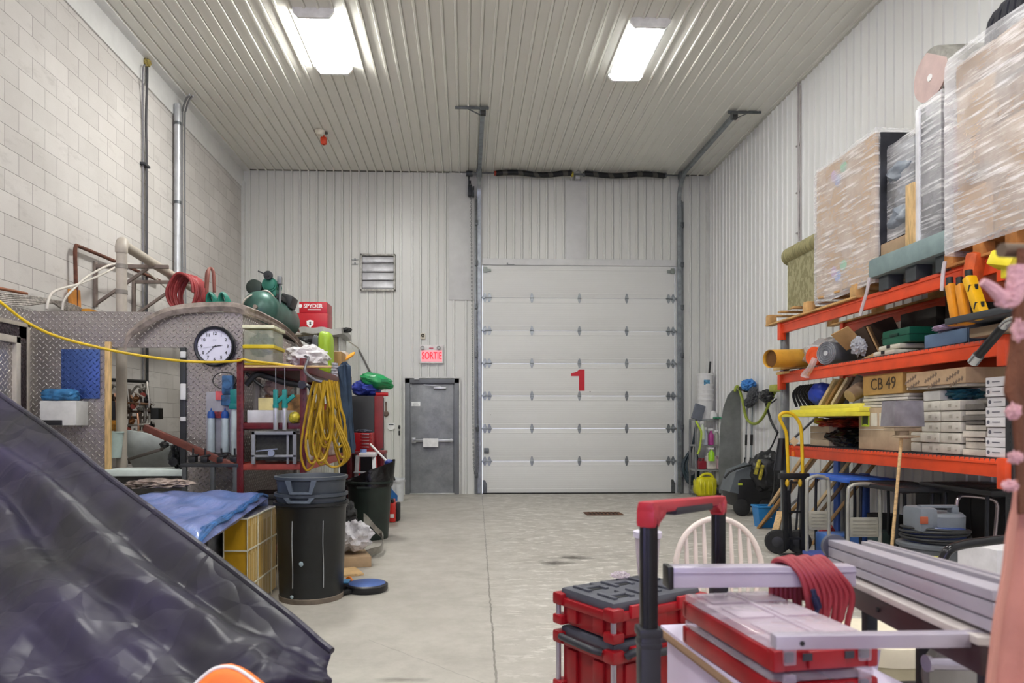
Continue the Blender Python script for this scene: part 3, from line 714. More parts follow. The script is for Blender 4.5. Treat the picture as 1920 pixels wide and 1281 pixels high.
mb = MB(); rectf(mb, ya+.03, yb-.03, zb_+.03, zt_-.03, .11, fx_, .04); t.p('ornate_band', mb, mat('2a1a1e', .35, .2, var=.5, vs=40, bump=1, bs=45, bd=.02))
mb = MB(); rectf(mb, ya+.13, yb-.13, zb_+.13, zt_-.13, .06, fx_, .05); t.p('inner_border', mb, mat('b7b0a6', .5))
mb = MB(); mb.box((fx_+.008, (ya+yb)/2, (zb_+zt_)/2), (.01, yb-ya-.3, zt_-zb_-.3)); t.p('mirror_plate', mb, M_dp2)

# white box + blue folded cloth on the partition, blue reflection painted as a thin plate
a, b = P(82, 752, Yp-.14), P(150, 798, Yp-.14)
mb = MB(); w_ = b.x-a.x
t = T('wall_box', 'white open wall box with dark slots on the diamond plate', 'box', ((a.x+b.x)/2, Yp-.12, b.z), world=True)
mb.box(((a.x+b.x)/2, Yp-.1, (a.z+b.z)/2), (w_, .2, a.z-b.z), .008); t.p('shell', mb, mat('cfcfcd', .5))
mb = MB(); mb.box((a.x+w_*.32, Yp-.205, b.z+.025), (w_*.6, .01, .045), .002); t.p('slot', mb, blk)
mb = MB(); mb.blob((0, 0, 0), (w_*.44, .09, .055), .12, 3, 4, box=5); one('folded_cloth', 'folded blue cloth lying on the white wall box', 'cloth', mb, mat('2f6c9b', .6, var=.5, vs=9, bump=.5, bs=25), ((a.x+b.x)/2-.02, Yp-.12, a.z+.052))
a, b = P(116, 655, Yp), P(188, 748, Yp); mb = MB(); mb.box(((a.x+b.x)/2, Yp-.006, (a.z+b.z)/2), (b.x-a.x, .008, a.z-b.z), .002)
n = NT('blue_reflection'); n.set(Base_Color=(*lin('4a66a8'), 1), Metallic=.75, Roughness=.3)
M_blue = M_dp2.copy(); M_blue.name = 'blue_reflection_plate'; bb_ = M_blue.node_tree.nodes['Principled BSDF']  # reflection of the blue tarp put into the plate colour
for lk in list(M_blue.node_tree.links):
    if lk.to_socket == bb_.inputs['Base Color']: M_blue.node_tree.links.remove(lk)
bb_.inputs['Base Color'].default_value = (*lin('5470b4'), 1)
one('blue_reflection', 'painted blue reflection square on the diamond plate', 'panel', mb, M_blue)

# pipes and cables on the block wall
def wallpt(x, y, off=.06): return PX(x, y, XL+off)
pvc = mat('b9b0a4', .5, var=.1)
t = T('drain_pipe', 'thick beige plastic pipe with elbow rising behind the partition', 'pipe', P(226, 900, 7.0), world=True)
yA = 7.0; pe = P(228, 470, yA); xp = pe.x
mb = MB(); mb.cyl((xp, yA, .3), (xp, yA, pe.z), .05, seg=20); t.p('upright', mb, pvc)
mb = MB(); mb.tube([(xp, yA, pe.z-.02), (xp, yA, pe.z+.03), (xp-.02, yA+.06, pe.z+.09), (xp-.06, yA+.14, pe.z+.1)], .058, 18); t.p('elbow', mb, pvc)
mb = MB(); e = wallpt(445, 574, .34)
mb.cyl((xp-.06, yA+.12, pe.z+.1), (XL+.4, 12.3, pe.z-.0), .05, seg=20); t.p('run', mb, pvc)
for py in (548, 500):
    z = P(226, py, yA).z; mb = MB(); mb.cyl((xp, yA, z-.02), (xp, yA, z+.02), .056, seg=20); t.p('clip', mb, mat('8f8982', .5, .3))
mb = MB(); k_ = .27; yk = yA+(12.3-yA)*.3; xk = xp-.06+(XL+.4-xp+.06)*.3; mb.cyl((xk, yk-.06, pe.z+.07), (xk, yk+.06, pe.z+.07), .06, seg=20); t.p('coupling', mb, pvc)
for (x0, x1, py, lab) in ((238, 316, 500, 'brown steel wall bracket nearest the thick pipe elbow'), (288, 372, 529, 'brown steel wall bracket carrying the red hose')):
    yb_ = 7.9 if x0 < 250 else 8.8
    a = P(x0, py, yb_); b = P(x1, py, yb_); z = a.z; x0w = XL
    t = T('pipe_bracket', lab, 'bracket', (XL, yb_, z-.3), world=True)
    mb = MB(); mb.box(((XL+b.x)/2, yb_, z), (b.x-XL, .04, .04), .003); t.p('arm', mb, mat('8d8078', .6, .3, var=.2))
    mb = MB(); mb.bar((XL+.02, yb_, z-.42), (XL+(b.x-XL)*.72, yb_, z-.02), .03, .03); t.p('brace', mb, mat('8d8078', .6, .3, var=.2))
    mb = MB(); mb.box((XL+.02, yb_, z-.2), (.03, .05, .5), .003); t.p('back_strap', mb, mat('8d8078', .6, .3, var=.2))
mb = MB(); mb.tube([wallpt(143, 590), wallpt(142, 520), wallpt(141, 474), wallpt(143, 462), wallpt(150, 463), wallpt(215, 490), wallpt(300, 527)], .02, 10, 3); one('copper_pipe', 'thin rusty brown pipe bending along the block wall', 'pipe', mb, rust)
mb = MB(); a = wallpt(136, 561, .03); mb.box((a.x+.02, a.y, a.z), (.05, .16, .2), .01, r=(.1, 0, 0)); one('wall_box_orange', 'small orange box on the block wall by the rusty pipe', 'box', mb, mat('cf8b3c', .6))
mb = MB(); a = wallpt(150, 584, .1); mb.box((a.x+.1, a.y, a.z-.02), (.1, .16, .08), .02); one('orange_block', 'small orange block tucked behind the plate partition top', 'block', mb, mat('d9962f', .6))
cab = mat('cfc9c0', .5, var=.05)
for k, (pp, lab) in enumerate(((((88, 580), (92, 560), (105, 545), (150, 532), (190, 515), (215, 502)), 'white cable curving lower toward the thick pipe'), (((117, 582), (122, 560), (150, 530), (175, 512), (215, 495), (260, 500), (300, 530), (330, 560)), 'white cable curving higher over the thick pipe'))):
    mb = MB(); mb.tube([PX(x, y, XL+.25) for x, y in pp], .012, 8, 5); one('white_cable', lab, 'cable', mb, cab)
mb = MB()
for k in range(7):
    dz_ = k*.022; mb.tube([PX(-30, 548+k*3, XL+.12), PX(30, 553+k*3.4, XL+.12+.01*k), PX(60+k*6, 556+k*2, XL+.14), PX(100+k*2, 563+k*2.2, XL+.12), PX(140, 573+k*2.4, XL+.1), PX(168, 588+k*2, XL+.1)], .009, 6, 5)
one('cable_bundle', 'bundle of grey cables sagging along the block wall', 'cable', mb, mat('9c958e', .6, var=.4, vs=30))
mb = MB(); mb.tube([PX(-20, 537, XL+.05), PX(20, 545, XL+.05), PX(50, 551, XL+.05)], .015, 8); one('copper_tube', 'short reddish tube above the grey cable bundle', 'pipe', mb, mat('8f5a3f', .5, .3))
# tall cables and conduits
yc = wallpt(272, 500, .03).y
mb = MB(); mb.tube([wallpt(275, 118, .03), wallpt(276, 140, .05), wallpt(274, 230, .04), wallpt(275, 300, .03), wallpt(275, 500, .03), wallpt(275, 600, .03), wallpt(276, 720, .03)], .017, 8, 4)
one('black_cable', 'thick dark cable down the block wall from the yellow plug', 'cable', mb, mat('4a494c', .5))
mb = MB(); mb.tube([wallpt(272, 122, .06), wallpt(268, 132, .06), wallpt(267, 200, .02), wallpt(268, 300, .02), wallpt(268, 600, .02), wallpt(268, 720, .02)], .01, 8, 4)
one('grey_cable', 'thin grey cable beside the thick dark cable', 'cable', mb, mat('77757a', .5))
mb = MB(); a = wallpt(275, 118, .04); mb.blob(a, (.05, .05, .05), .3, 3, 2); one('foam_plug', 'yellow foam plug where the dark cable enters the wall', 'plug', mb, mat('a39454', .8))
mb = MB(); a = wallpt(272, 310, .03); mb.box(a, (.06, .17, .03), .004); one('cable_clamp', 'small dark clamp holding the two wall cables', 'clamp', mb, mat('3f4146', .5, .5))
t = T('silver_pipe', 'shiny silver pipe clipped upright on the block wall', 'pipe', wallpt(333, 590), world=True)
a = wallpt(333, 196, .07); mb = MB(); mb.cyl((a.x, a.y, 2.5), (a.x, a.y, a.z), .045, seg=18); t.p('tube', mb, mat('c3c6ca', .3, .5))
for py in (232, 380):
    z = wallpt(333, py, .07).z; mb = MB(); mb.cyl((a.x, a.y, z-.02), (a.x, a.y, z+.02), .052, seg=18); t.p('strap', mb, galvd)
mb = MB(); pts = [wallpt(343, 600, .02), wallpt(341, 400, .02), wallpt(341, 230, .02), wallpt(343, 205, .05), wallpt(349, 186, .15), wallpt(356, 178, .25)]
mb.tube(pts, .014, 8, 4); mb.tube([p+V((.03, .03, 0)) for p in pts], .012, 8, 4)
one('conduit', 'pair of thin grey conduits curving up beside the silver pipe', 'conduit', mb, mat('85868a', .45, .4))
# hoses on brackets
def coil(mb, c, rx, rz, r, k, sp=.03, seed=0, dz=0, ax=0.0):
    rnd = random.Random(seed); pts = []
    for i in range(k*10):
        a = 2*PI*i/10; q_ = i/10
        pts.append(V(c)+V(((rx*(1+rnd.uniform(-.09, .09)))*math.cos(a)*math.cos(ax)+ (q_-k/2)*sp*.3, (q_-k/2)*sp+rx*math.cos(a)*math.sin(ax), rz*(1+rnd.uniform(-.05, .05))*math.sin(a)-dz*abs(math.cos(a)))))
    mb.tube(pts, r, 8, 3)
c = P(353, 552, 8.45)
mb = MB(); coil(mb, c, .155, .225, .0165, 9, .03, 3); one('red_hose', 'coiled red air hose hanging above the wall clock', 'hose', mb, mat('a03c3e', .5, var=.2))
for k, (px, s_) in enumerate(((395, 'green cord hank beside the red hose, nearer the hose'), (418, 'green cord hank beside the red hose, nearer the compressor'))):
    mb = MB()
    for i in range(5): mb.tube([P(px-6+i*3, 576, 8.3+i*.03), P(px-8+i*2, 560, 8.3+i*.03), P(px-3+i*1, 549, 8.3+i*.03), P(px+4+i*1.5, 558, 8.3+i*.03), P(px+6+i*3.2, 577, 8.3+i*.03)], .011, 7, 4)
    one('cord_hank', s_, 'cord', mb, mat('127a68', .5))
mb = MB(); mb.tube([P(388, 548, 8.3), P(390, 515, 8.3), P(393, 504, 8.4), P(400, 510, 8.4), P(402, 548, 8.4)], .02, 8, 4); mb.tube([P(393, 504, 8.42), P(387, 512, 8.42), P(385, 540, 8.42)], .014, 8, 4); one('pipe_hook', 'reddish hooked pipe standing above the green cords', 'pipe', mb, mat('8a5248', .6))

# compressor
a = P(487, 580, 8.6); cz = a.z; cxx = a.x
t = T('air_compressor', 'green horizontal air compressor tank with motor on top', 'compressor', (cxx, 9.2, ztop), world=True)
Mt = Mx.Translation((cxx, 8.45, cz)) @ Mx.Rotation(-PI/2, 4, 'X')
mb = MB(); mb.lathe([(0, 0), (.1, .015), (.17, .05), (.215, .11), (.225, .16), (.225, 1.25), (.215, 1.3), (.12, 1.37), (0, 1.39)], M=Mt, seg=36); t.p('tank', mb, mat('3a5e55', .38, .2, var=.35, vs=3))
for y_ in (8.7, 9.6):
    mb = MB(); mb.box((cxx, y_, (cz-.18+ztop)/2), (.3, .05, cz-.18-ztop+.03), .01); t.p('foot', mb, blk)
mb = MB(); mb.lathe([(0, -.05), (.025, -.05), (.025, 0), (0, 0)], M=Mt); mb.cyl((cxx-.12, 8.42, cz-.1), (cxx-.02, 8.4, cz-.05), .02); t.p('drain_valve', mb, mat('9b8f84', .4, .6))
mb = MB(); mb.cyl((cxx-.12, 8.75, cz+.3), (cxx-.12, 9.15, cz+.3), .1, b=.02, seg=22); mb.box((cxx-.12, 8.95, cz+.19), (.16, .3, .05), .01); t.p('motor', mb, mat('2e3a34', .45, .3))
mb = MB(); mb.cyl((cxx+.08, 8.7, cz+.33), (cxx+.08, 9.05, cz+.33), .075, b=.015, seg=20); mb.box((cxx+.08, 8.9, cz+.24), (.14, .3, .1), .01)
for k in range(6): mb.cyl((cxx+.08, 8.72+k*.05, cz+.33), (cxx+.08, 8.735+k*.05, cz+.33), .09, seg=20)
t.p('pump', mb, mat('2c7a67', .4, .2))
mb = MB(); mb.cyl((cxx+.08, 8.66, cz+.43), (cxx+.08, 8.7, cz+.43), .055, seg=24, b=.006); mb.cyl((cxx+.08, 8.64, cz+.43), (cxx+.08, 8.72, cz+.43), .02); mb.bar((cxx-.04, 8.67, cz+.48), (cxx+.05, 8.67, cz+.44), .015); t.p('air_filter', mb, mat('35373a', .5, .3))
mb = MB(); mb.box((cxx+.19, 8.8, cz+.39), (.05, .08, .1), .01); mb.cyl((cxx+.19, 8.8, cz+.1), (cxx+.19, 8.8, cz+.36), .015); t.p('pressure_switch', mb, mat('8b8d90', .4, .5))
mb = MB(); mb.tube([(cxx-.19, 8.42, cz-.1), (cxx-.12, 8.4, cz+.08), (cxx-.02, 8.6, cz+.2), (cxx+.1, 8.62, cz+.22), (cxx+.18, 8.7, cz+.1)], .012, 8, 5); t.p('air_line', mb, mat('b9b2a8', .4, .3))
mb = MB(); mb.box((cxx+.16, 9.35, cz+.22), (.16, .3, .16), .03, r=(0, .3, 0)); mb.box((cxx+.12, 9.0, cz+.2), (.12, .4, .06), .01); t.p('belt_guard', mb, mat('26282a', .5))
mb = MB(); mb.blob((0, 0, .1), (.2, .35, .1), .15, 2, 8, flat=.1); one('black_bag', 'small black bag lying behind the green compressor', 'bag', mb, blk, (xs+.0-.16, 9.9, ztop+.0))

# closet in the far corner
t = T('utility_closet', 'ribbed beige closet in the corner with a flat white top', 'closet', (XL+1, 12, 0), world=True)
Yc = 11.0; zc = P(633, 629, Yc).z; xc = P(633, 629, Yc).x
mb = MB(); ribbed(mb, (XL+.03, Yc, 0), (1, 0, 0), (0, 0, 1), (0, -1, 0), xc-XL-.03, zc, back=.02); t.p('front_panel', mb, mat('b0a78d', .5, var=.15))
mb = MB(); ribbed(mb, (xc, Yc, 0), (0, 1, 0), (0, 0, 1), (1, 0, 0), D-.06-Yc, zc, per=.11, back=.02); t.p('side_panel', mb, M_rib)
mb = MB(); mb.box(((XL+xc)/2+.02, (Yc+D)/2-.06, zc+.012), (xc-XL+.0, D-Yc-.0, .03), .004); t.p('top', mb, mat('bdb6a8', .6))
mb = MB(); mb.tube([PX(664, 650, xc+.03), PX(673, 657, xc+.03), PX(690, 690, xc+.03), PX(704, 718, xc+.03), PX(706, 740, xc+.03)], .014, 8, 5) if False else mb.tube([P(664, 650, D-.05), P(673, 657, D-.05), P(690, 690, D-.05), P(704, 718, D-.05), P(706, 760, D-.05)], .016, 8, 5)
one('conduit', 'dark conduit sloping down from the closet roof edge', 'conduit', mb, mat('6f6d6b', .5, .3))
mb = MB(); a = P(667, 675, D-.05); mb.box(a, (.04, .05, .16), .01); one('junction_box', 'small white box on the wall below the closet roof', 'box', mb, white)
x0, x1 = P(560, 617, Yc-.3).x, P(640, 617, Yc-.3).x
mb = MB(); mb.sheet(20, 6, lambda u, v: (x0+(x1-x0)*u, Yc-.32+.9*v, zc+.075+.012*math.sin(u*14)+.01*math.sin(u*5+v*6)), .09); one('plastic_board', 'grey translucent board lying on the closet top', 'board', mb, mat('a5a49f', .4, var=.15))
mb = MB(); mb.blob((0, 0, .04), (.09, .06, .04), .2, 2, 3, flat=.04); one('black_scrap', 'tiny dark scrap on the tip of the grey board', 'scrap', mb, blk, (x1+.04, Yc-.1, zc+.03))
Yr = Yc-.1
for (px0, px1, py0, py1, lab, k) in ((549, 614, 587, 616, 'lower red carton with a white shield mark', 0), (561, 613, 566, 587, 'upper red carton lettered SPYDER in white', 1)):
    a, b = P(px0, py0, Yr), P(px1, py1, Yr)
    if k == 0: zb0 = zc+.078; hh1 = a.z-zb0
    zlo = zb0 if k == 0 else zb0+hh1+.001; h_ = (a.z-zlo)
    t = T('red_carton', lab, 'carton', ((a.x+b.x)/2, Yr+.2, zlo), world=True)
    mb = MB(); mb.box(((a.x+b.x)/2, Yr+.2, zlo+h_/2), (b.x-a.x, .4, h_), .006); t.p('box', mb, mat('b00f22', .35, var=.08))
    mb = MB(); cx_ = (a.x+b.x)/2
    if k:
        mb.text('SPYDER', .085, Mx.Translation((cx_-.0, Yr-.001, zlo+h_*.62)) @ FRONT, .001, bold=.002); mb.box((cx_+.02, Yr-.002, zlo+h_*.3), (.2, .002, .014)); mb.prism([(-.03, .02), (0, .03), (.03, .02), (.028, -.01), (0, -.035), (-.028, -.01)], 0, .002, Mx.Translation((cx_-.195, Yr-.001, zlo+h_*.62)) @ FRONT)
        t.p('lettering', mb, white)
    else:
        mb.prism([(-.055, .045), (0, .06), (.055, .045), (.05, -.015), (0, -.065), (-.05, -.015)], 0, .002, Mx.Translation((cx_+.0, Yr-.001, zlo+h_*.35)) @ FRONT)
        t.p('shield_mark', mb, white); mb = MB(); mb.text('S', .07, Mx.Translation((cx_, Yr-.004, zlo+h_*.35)) @ FRONT, .001, bold=.003); t.p('mark_letter', mb, blk)

# --------------------------------------------- red rack along the aisle
Ya = 6.15; Yb = 8.55
rx0, rx1 = P(451, 700, Ya).x, P(569, 700, Ya).x; rz = P(569, 672, Ya).z
t = T('red_rack', 'tall red steel rack loaded with tools and yellow cords', 'rack', ((rx0+rx1)/2, (Ya+Yb)/2, 0), world=True)
for x in (rx0, rx1):
    for y in (Ya, Yb):
        mb = MB(); mb.box((x, y, rz/2), (.055, .04, rz), .004)
        for k in range(34): mb.box((x, y-.022, .1+k*.053), (.014, .006, .02))
        t.p('upright', mb, redp)
shz = [P(500, 690, Ya).z, P(500, 793, Ya).z-.028, P(500, 876, Ya).z, .22]
for i, z in enumerate(shz):
    mb = MB()
    for y in (Ya, Yb): mb.box(((rx0+rx1)/2, y, z), (rx1-rx0, .03, .05), .004)
    for x in (rx0, rx1): mb.box((x, (Ya+Yb)/2, z), (.03, Yb-Ya, .07), .004)
    mb.box(((rx0+rx1)/2, (Ya+Yb)/2, z+.02), (rx1-rx0-.03, Yb-Ya-.03, .015)); t.p('shelf', mb, mat('9a3c30', .5) if i == 2 else redp)
tz = [z+.0285 for z in shz]
def rp(px, py, Y=None): return P(px, py, Y or Ya+.15)
# on top shelf
a, b = rp(459, 620), rp(514, 655)
t = T('clear_bin', 'clear plastic bin of green things with a yellow rim', 'bin', ((a.x+b.x)/2, Ya+.3, tz[0]), world=True)
cxb = (a.x+b.x)/2; wb_ = b.x-a.x
mb = MB(); mb.box((cxb, Ya+.3, tz[0]+.17), (wb_, .36, .3), .02); t.p('tub', mb, mat('c7cdb9', .25, trans=.5, alpha=.55, var=0))
mb = MB(); mb.blob((cxb-.02, Ya+.3, tz[0]+.2), (wb_*.4, .15, .1), .3, 3, 2); t.p('green_filling', mb, mat('3b5a4a', .7, var=.4))
mb = MB(); mb.box((cxb, Ya+.3, tz[0]+.17), (wb_+.02, .38, .035), .01); mb.box((cxb, Ya+.3, tz[0]+.015), (wb_, .34, .03), .01); t.p('yellow_rim', mb, mat('c9b313', .4))
mb = MB(); mb.box((cxb, Ya+.3, tz[0]+.345), (wb_+.03, .39, .03), .012); t.p('lid', mb, mat('d6d6b8', .4))
a = rp(560, 668); mb = MB(); mb.blob((0, 0, .1), (.19, .2, .11), .25, 3, 6, flat=.1); one('white_plastic_bag', 'crumpled white plastic bag on the top of the red rack', 'bag', mb, mat('d9d6d8', .3, var=.1, bump=.8, bs=18, bd=.02), (a.x+.02, Ya+.42, tz[0]))
mb = MB(); z = tz[0]+.01; mb.cyl(P(459, 688, Ya-.04), P(622, 688, Ya-.04), .011); one('wooden_dowel', 'pale wooden dowel lying across the red rack front', 'dowel', mb, wood)
ys = Yb-.9
a = P(611, 672, ys)
t = T('lime_backpack', 'lime green and grey backpack standing on the red rack', 'backpack', (rx1-.12, ys, tz[0]), world=True)
mb = MB(); mb.blob((rx1-.1, ys, tz[0]+.24), (.07, .16, .24), .04, 2, 1, box=4); t.p('body', mb, mat('9fc22e', .5)); mb = MB(); mb.blob((rx1-.19, ys, tz[0]+.22), (.045, .14, .22), .05, 2, 1, box=4); t.p('back_pad', mb, mat('565a5c', .7))
for i, (dy, col, s3, lab) in enumerate(((.45, 'b08a58', (.22, .3, .3), 'brown cardboard box on red rack behind the lime backpack'), (.75, 'e0ddd8', (.2, .2, .34), 'white and orange box at the end of the red rack'))):
    mb = MB(); mb.box((0, 0, s3[2]/2), s3, .004); one('shelf_box', lab, 'box', mb, mat(col, .7), (rx1-.1, ys+dy, tz[0]))
mb = MB()
for k in range(5): mb.cyl((.02*(k % 2), 0, .03*k), (.02*(k % 2), 0, .03*k+.024), .055, seg=18)
one('tape_rolls', 'stack of white and grey tape rolls on red rack corner', 'tape', mb, mat('b9b7c4', .4, var=.4, vs=30), (rx1-.03, Ya+1.5, tz[0]))
mb = MB()
for k in range(6): mb.bar((0, -.2+k*.05, .02+k*.012), (.12, .15+k*.03, .16+k*.01), .035, .02, .006)
one('orange_straps', 'bundle of orange yellow straps on the red rack end', 'strap', mb, mat('dd9a23', .5, var=.2), (rx1-.06, Yb-.3, tz[0]+.14))
# second shelf contents
mb = MB(); mb.box((0, 0, .03), (.42, .34, .06), .006); one('white_carton', 'flat white carton with small dark mark in the red rack', 'carton', mb, white, ((rx0+rx1)/2+.0, Ya+.28, tz[1])) if False else None
a, b = rp(470, 770), rp(546, 790); zz = tz[1]
mb = MB(); mb.box(((a.x+b.x)/2, Ya+.2, zz+.055), (b.x-a.x, .3, .11), .004); one('white_carton', 'flat white carton in the middle of the red rack', 'carton', mb, mat('c9c9cc', .6))
mb = MB(); a, b = rp(486, 745), rp(518, 768); mb.box(((a.x+b.x)/2, Ya+.22, zz+.112+.055), (b.x-a.x, .2, .11), .004); one('yellow_carton', 'small pale yellow carton on the flat white carton', 'carton', mb, mat('cdbf86', .7))
mb = MB(); a, b = rp(466, 735), rp(486, 790); mb.cyl(((a.x+b.x)/2-.015, Ya+.3, zz+.112), ((a.x+b.x)/2-.015, Ya+.3, zz+.4), .035); one('grey_canister', 'grey canister behind the red upright', 'canister', mb, mat('8a8580', .5), None)
mb = MB(); mb.blob((0, 0, .09), (.12, .1, .08), .25, 3, 9, flat=.08); one('plastic_sack', 'pale crumpled sack above the yellow carton', 'bag', mb, mat('a88f86', .5, bump=.6, bs=20), (P(520, 735, Ya+.3).x, Ya+.33, zz+.23))
mb = MB(); mb.tube([rp(462, 722, Ya+.05), rp(480, 703, Ya+.05), rp(500, 706, Ya+.1), rp(530, 716, Ya+.12), rp(562, 722, Ya+.1)], .028, 8, 5); mb.tube([rp(462, 700, Ya+.05), rp(480, 716, Ya+.05), rp(494, 726, Ya+.05)], .014, 8); one('tripod', 'folded black tripod hanging under the rack top shelf', 'tripod', mb, blk)
def gun(px, py, lab, s=1, w=None):
    a = rp(px, py, Ya-.05) if w is None else w
    t = T('foam_gun', lab, 'foam gun', a, world=True, group='teal headed dispensing guns on the red rack')
    mb = MB(); mb.cyl(a-V((0, 0, .2)), a, .021*s, seg=16, b=.003); t.p('barrel', mb, mat('b9bcc0', .3, .5))
    mb = MB(); mb.box(a+V((0, 0, .07)), (.04*s, .045, .16), .012); mb.bar(a+V((0, 0, .03)), a+V((.085, -.01, .1)), .03, .035, .008); mb.cyl(a+V((0, 0, -.01)), a+V((0, 0, .02)), .026*s); t.p('grip', mb, teal)
    mb = MB(); mb.cyl(a+V((0, 0, .14)), a+V((0, 0, .34)), .004); t.p('rod', mb, steelm)
gun(517, 763, 'teal dispensing gun hanging in red rack, nearer the tripod'); gun(534, 763, 'teal dispensing gun hanging in red rack, nearer yellow cords')
mb = MB(); mb.blob((0, 0, 0), (.05, .04, .05), .1, 2, 3); one('yellow_reel', 'small yellow and black reel hooked in the red rack', 'reel', mb, mat('b2a32b', .5, var=.6, vs=18), rp(552, 783, Ya-.02))
mb = MB(); c = rp(572, 722, Ya-.06); mb.tube([c+V((-.05, 0, .03)), c, c+V((.04, 0, -.02)), c+V((.06, 0, -.09))], .016, 8); mb.cyl(c+V((-.02, -.03, 0)), c+V((-.02, .03, 0)), .035); one('clamp_tool', 'black clamp tool clipped to the red rack upright', 'clamp', mb, blkp)
# framed crt-like cabinet on the third shelf
a, b = rp(472, 793, Ya-.04), rp(556, 868, Ya-.04); wq, hq = b.x-a.x, a.z-b.z; cq = (a.x+b.x)/2; zq = tz[2]+.0
t = T('mesh_cabinet', 'grey framed cabinet with dark mesh front in the red rack', 'cabinet', (cq, Ya+.1, zq), world=True)
hq = shz[1]-.045-zq
mb = MB()
for s_ in (-1, 1): mb.box((cq+s_*(wq/2-.015), Ya-.04, zq+hq/2), (.03, .03, hq), .003)
mb.box((cq, Ya-.04, zq+hq-.015), (wq, .03, .03), .003); mb.box((cq, Ya-.04, zq+.07), (wq, .03, .02), .003); mb.box((cq, Ya+.14, zq+hq-.01), (wq, .36, .02), .003); mb.box((cq+wq*.3, Ya-.03, zq+hq/2), (.02, .02, hq), .003)
t.p('frame', mb, mat('8b8d90', .4, .2))
mb = MB(); mb.box((cq, Ya+.1, zq+hq/2), (wq-.05, .2, hq-.06)); t.p('mesh', mb, mat('2b2b28', .7, var=.3, vs=40))
mb = MB(); a_ = rp(508, 850, Ya-.08); mb.cyl(a_, a_+V((0, .03, 0)), .028, seg=20); mb.bar(rp(480, 846, Ya-.07), rp(520, 842, Ya-.07), .01); one('pressure_gauge', 'small round gauge in front of the mesh cabinet', 'gauge', mb, mat('8c93a8', .3))
# items hanging on the partition, right of opening
yy = Yp-.03
a, b = P(387, 735, yy), P(445, 850, yy)
mb = MB(); mb.box(((a.x+b.x)/2, yy, (a.z+b.z)/2), (b.x-a.x, .02, a.z-b.z), .004); one('tool_board', 'pale grey tool board fixed on the diamond plate', 'board', mb, mat('a3a3ac', .4, .3))
for k, px in enumerate((396, 422)):
    a = P(px, 778, yy-.05); lab = ('pale sausage tube with blue cap, nearer the opening', 'pale sausage tube with blue cap, nearer the red rack')[k]
    t = T('sealant_tube', lab, 'tube', a-V((0, 0, .35)), world=True, group='blue capped tubes on the tool board')
    mb = MB(); mb.cyl(a-V((0, 0, .34)), a, .034, .03, seg=18, b=.006); t.p('body', mb, mat('aebbc2', .35, var=.1))
    mb = MB(); mb.lathe([(0, -.03), (.032, -.03), (.034, 0), (.026, .03), (.008, .04), (.006, .06), (0, .06)], a); t.p('cap', mb, bluep)
a = P(440, 760, yy-.07)
t = T('teal_caulk_gun', 'long pale tube with a teal pistol grip on tool board', 'caulk gun', a-V((0, 0, .45)), world=True)
mb = MB(); mb.cyl(a-V((0, 0, .45)), a, .03, seg=18, b=.004); t.p('tube', mb, mat('b9c6c8', .3)); mb = MB(); mb.box(a+V((0, 0, .07)), (.07, .06, .15), .015); mb.box(a+V((0, -.01, -.01)), (.08, .07, .05), .01); t.p('grip', mb, teal)
a = P(428, 722, yy-.04); mb = MB(); mb.box(a, (.1, .06, .17), .012); mb.cyl(a+V((0, -.04, 0)), a+V((0, 0, 0)), .038, seg=20); mb.box(a+V((0, -.02, -.14)), (.1, .06, .1), .012); one('blue_drill', 'blue power tool hanging on the tool board', 'power tool', mb, mat('34608c', .5, var=.5, vs=12))
mb = MB(); c = P(421, 714, yy-.05); mb.tube([c+V((.105*math.cos(k*PI/5), 0, .075*math.sin(k*PI/5))) for k in range(10)], .0045, 6, 4, True); one('wire_loop', 'thin black wire loop around the blue power tool', 'wire', mb, blk)
a, b = P(386, 768, yy), P(404, 800, yy); mb = MB(); mb.box((P(412, 778, yy).x, yy-.025, P(412, 778, yy).z), (.13, .02, .06), .003); one('red_label', 'dark red printed label on the tool board', 'label', mb, mat('8c2b32', .5, var=.5, vs=25))
mb = MB(); a = P(425, 757, yy-.03); mb.box((P(413, 742, yy).x, yy-.02, P(413, 742, yy).z), (.07, .01, .08), .002); one('pink_note', 'small pink square note on the tool board', 'note', mb, mat('d85f63', .6))
# wooden rail
mb = MB(); mb.bar(P(272, 802, Yp-.1), P(446, 878, Ya+.0), .05, .06, .006); one('wooden_rail', 'long brown wooden rail sloping down to the red rack', 'rail', mb, mat('6b3a31', .5, var=.25))
# bench under the tool board
t = T('side_bench', 'dark low bench with black clamps under the tool board', 'bench', P(395, 960, Yp-.2), world=True)
a, b = P(345, 872, Yp-.3), P(452, 872, Yp-.3); zb2 = a.z
mb = MB(); mb.box(((a.x+b.x)/2, Yp-.2, zb2), (b.x-a.x, .36, .03), .004); t.p('top', mb, mat('3a3c40', .35, .3))
for x in (a.x+.03, a.x+(b.x-a.x)*.55, b.x-.03): mb = MB(); mb.box((x, Yp-.36, zb2/2), (.035, .035, zb2), .002); t.p('leg', mb, mat('55585a', .4, .5))
for k, px in enumerate((362, 385, 415, 440)):
    mb = MB(); c = P(px, 862, Yp-.3); mb.box(c-V((0, 0, .0)), (.06, .08, .05), .01); mb.cyl(c+V((-.04, 0, .02)), c+V((.05, 0, .04)), .012); mb.cyl(c+V((0, 0, .0)), c+V((0, 0, .1)), .008)
    one('bench_clamp', ('black clamp on side bench nearest the opening', 'black clamp on side bench, second from the opening', 'black clamp on side bench, second from red rack', 'black clamp on side bench nearest the red rack')[k], 'clamp', mb, blkp, group='clamps on the side bench') if k != 0 else one('bench_clamp', 'black clamp on side bench nearest the opening', 'clamp', mb, blkp, group='clamps on the side bench')
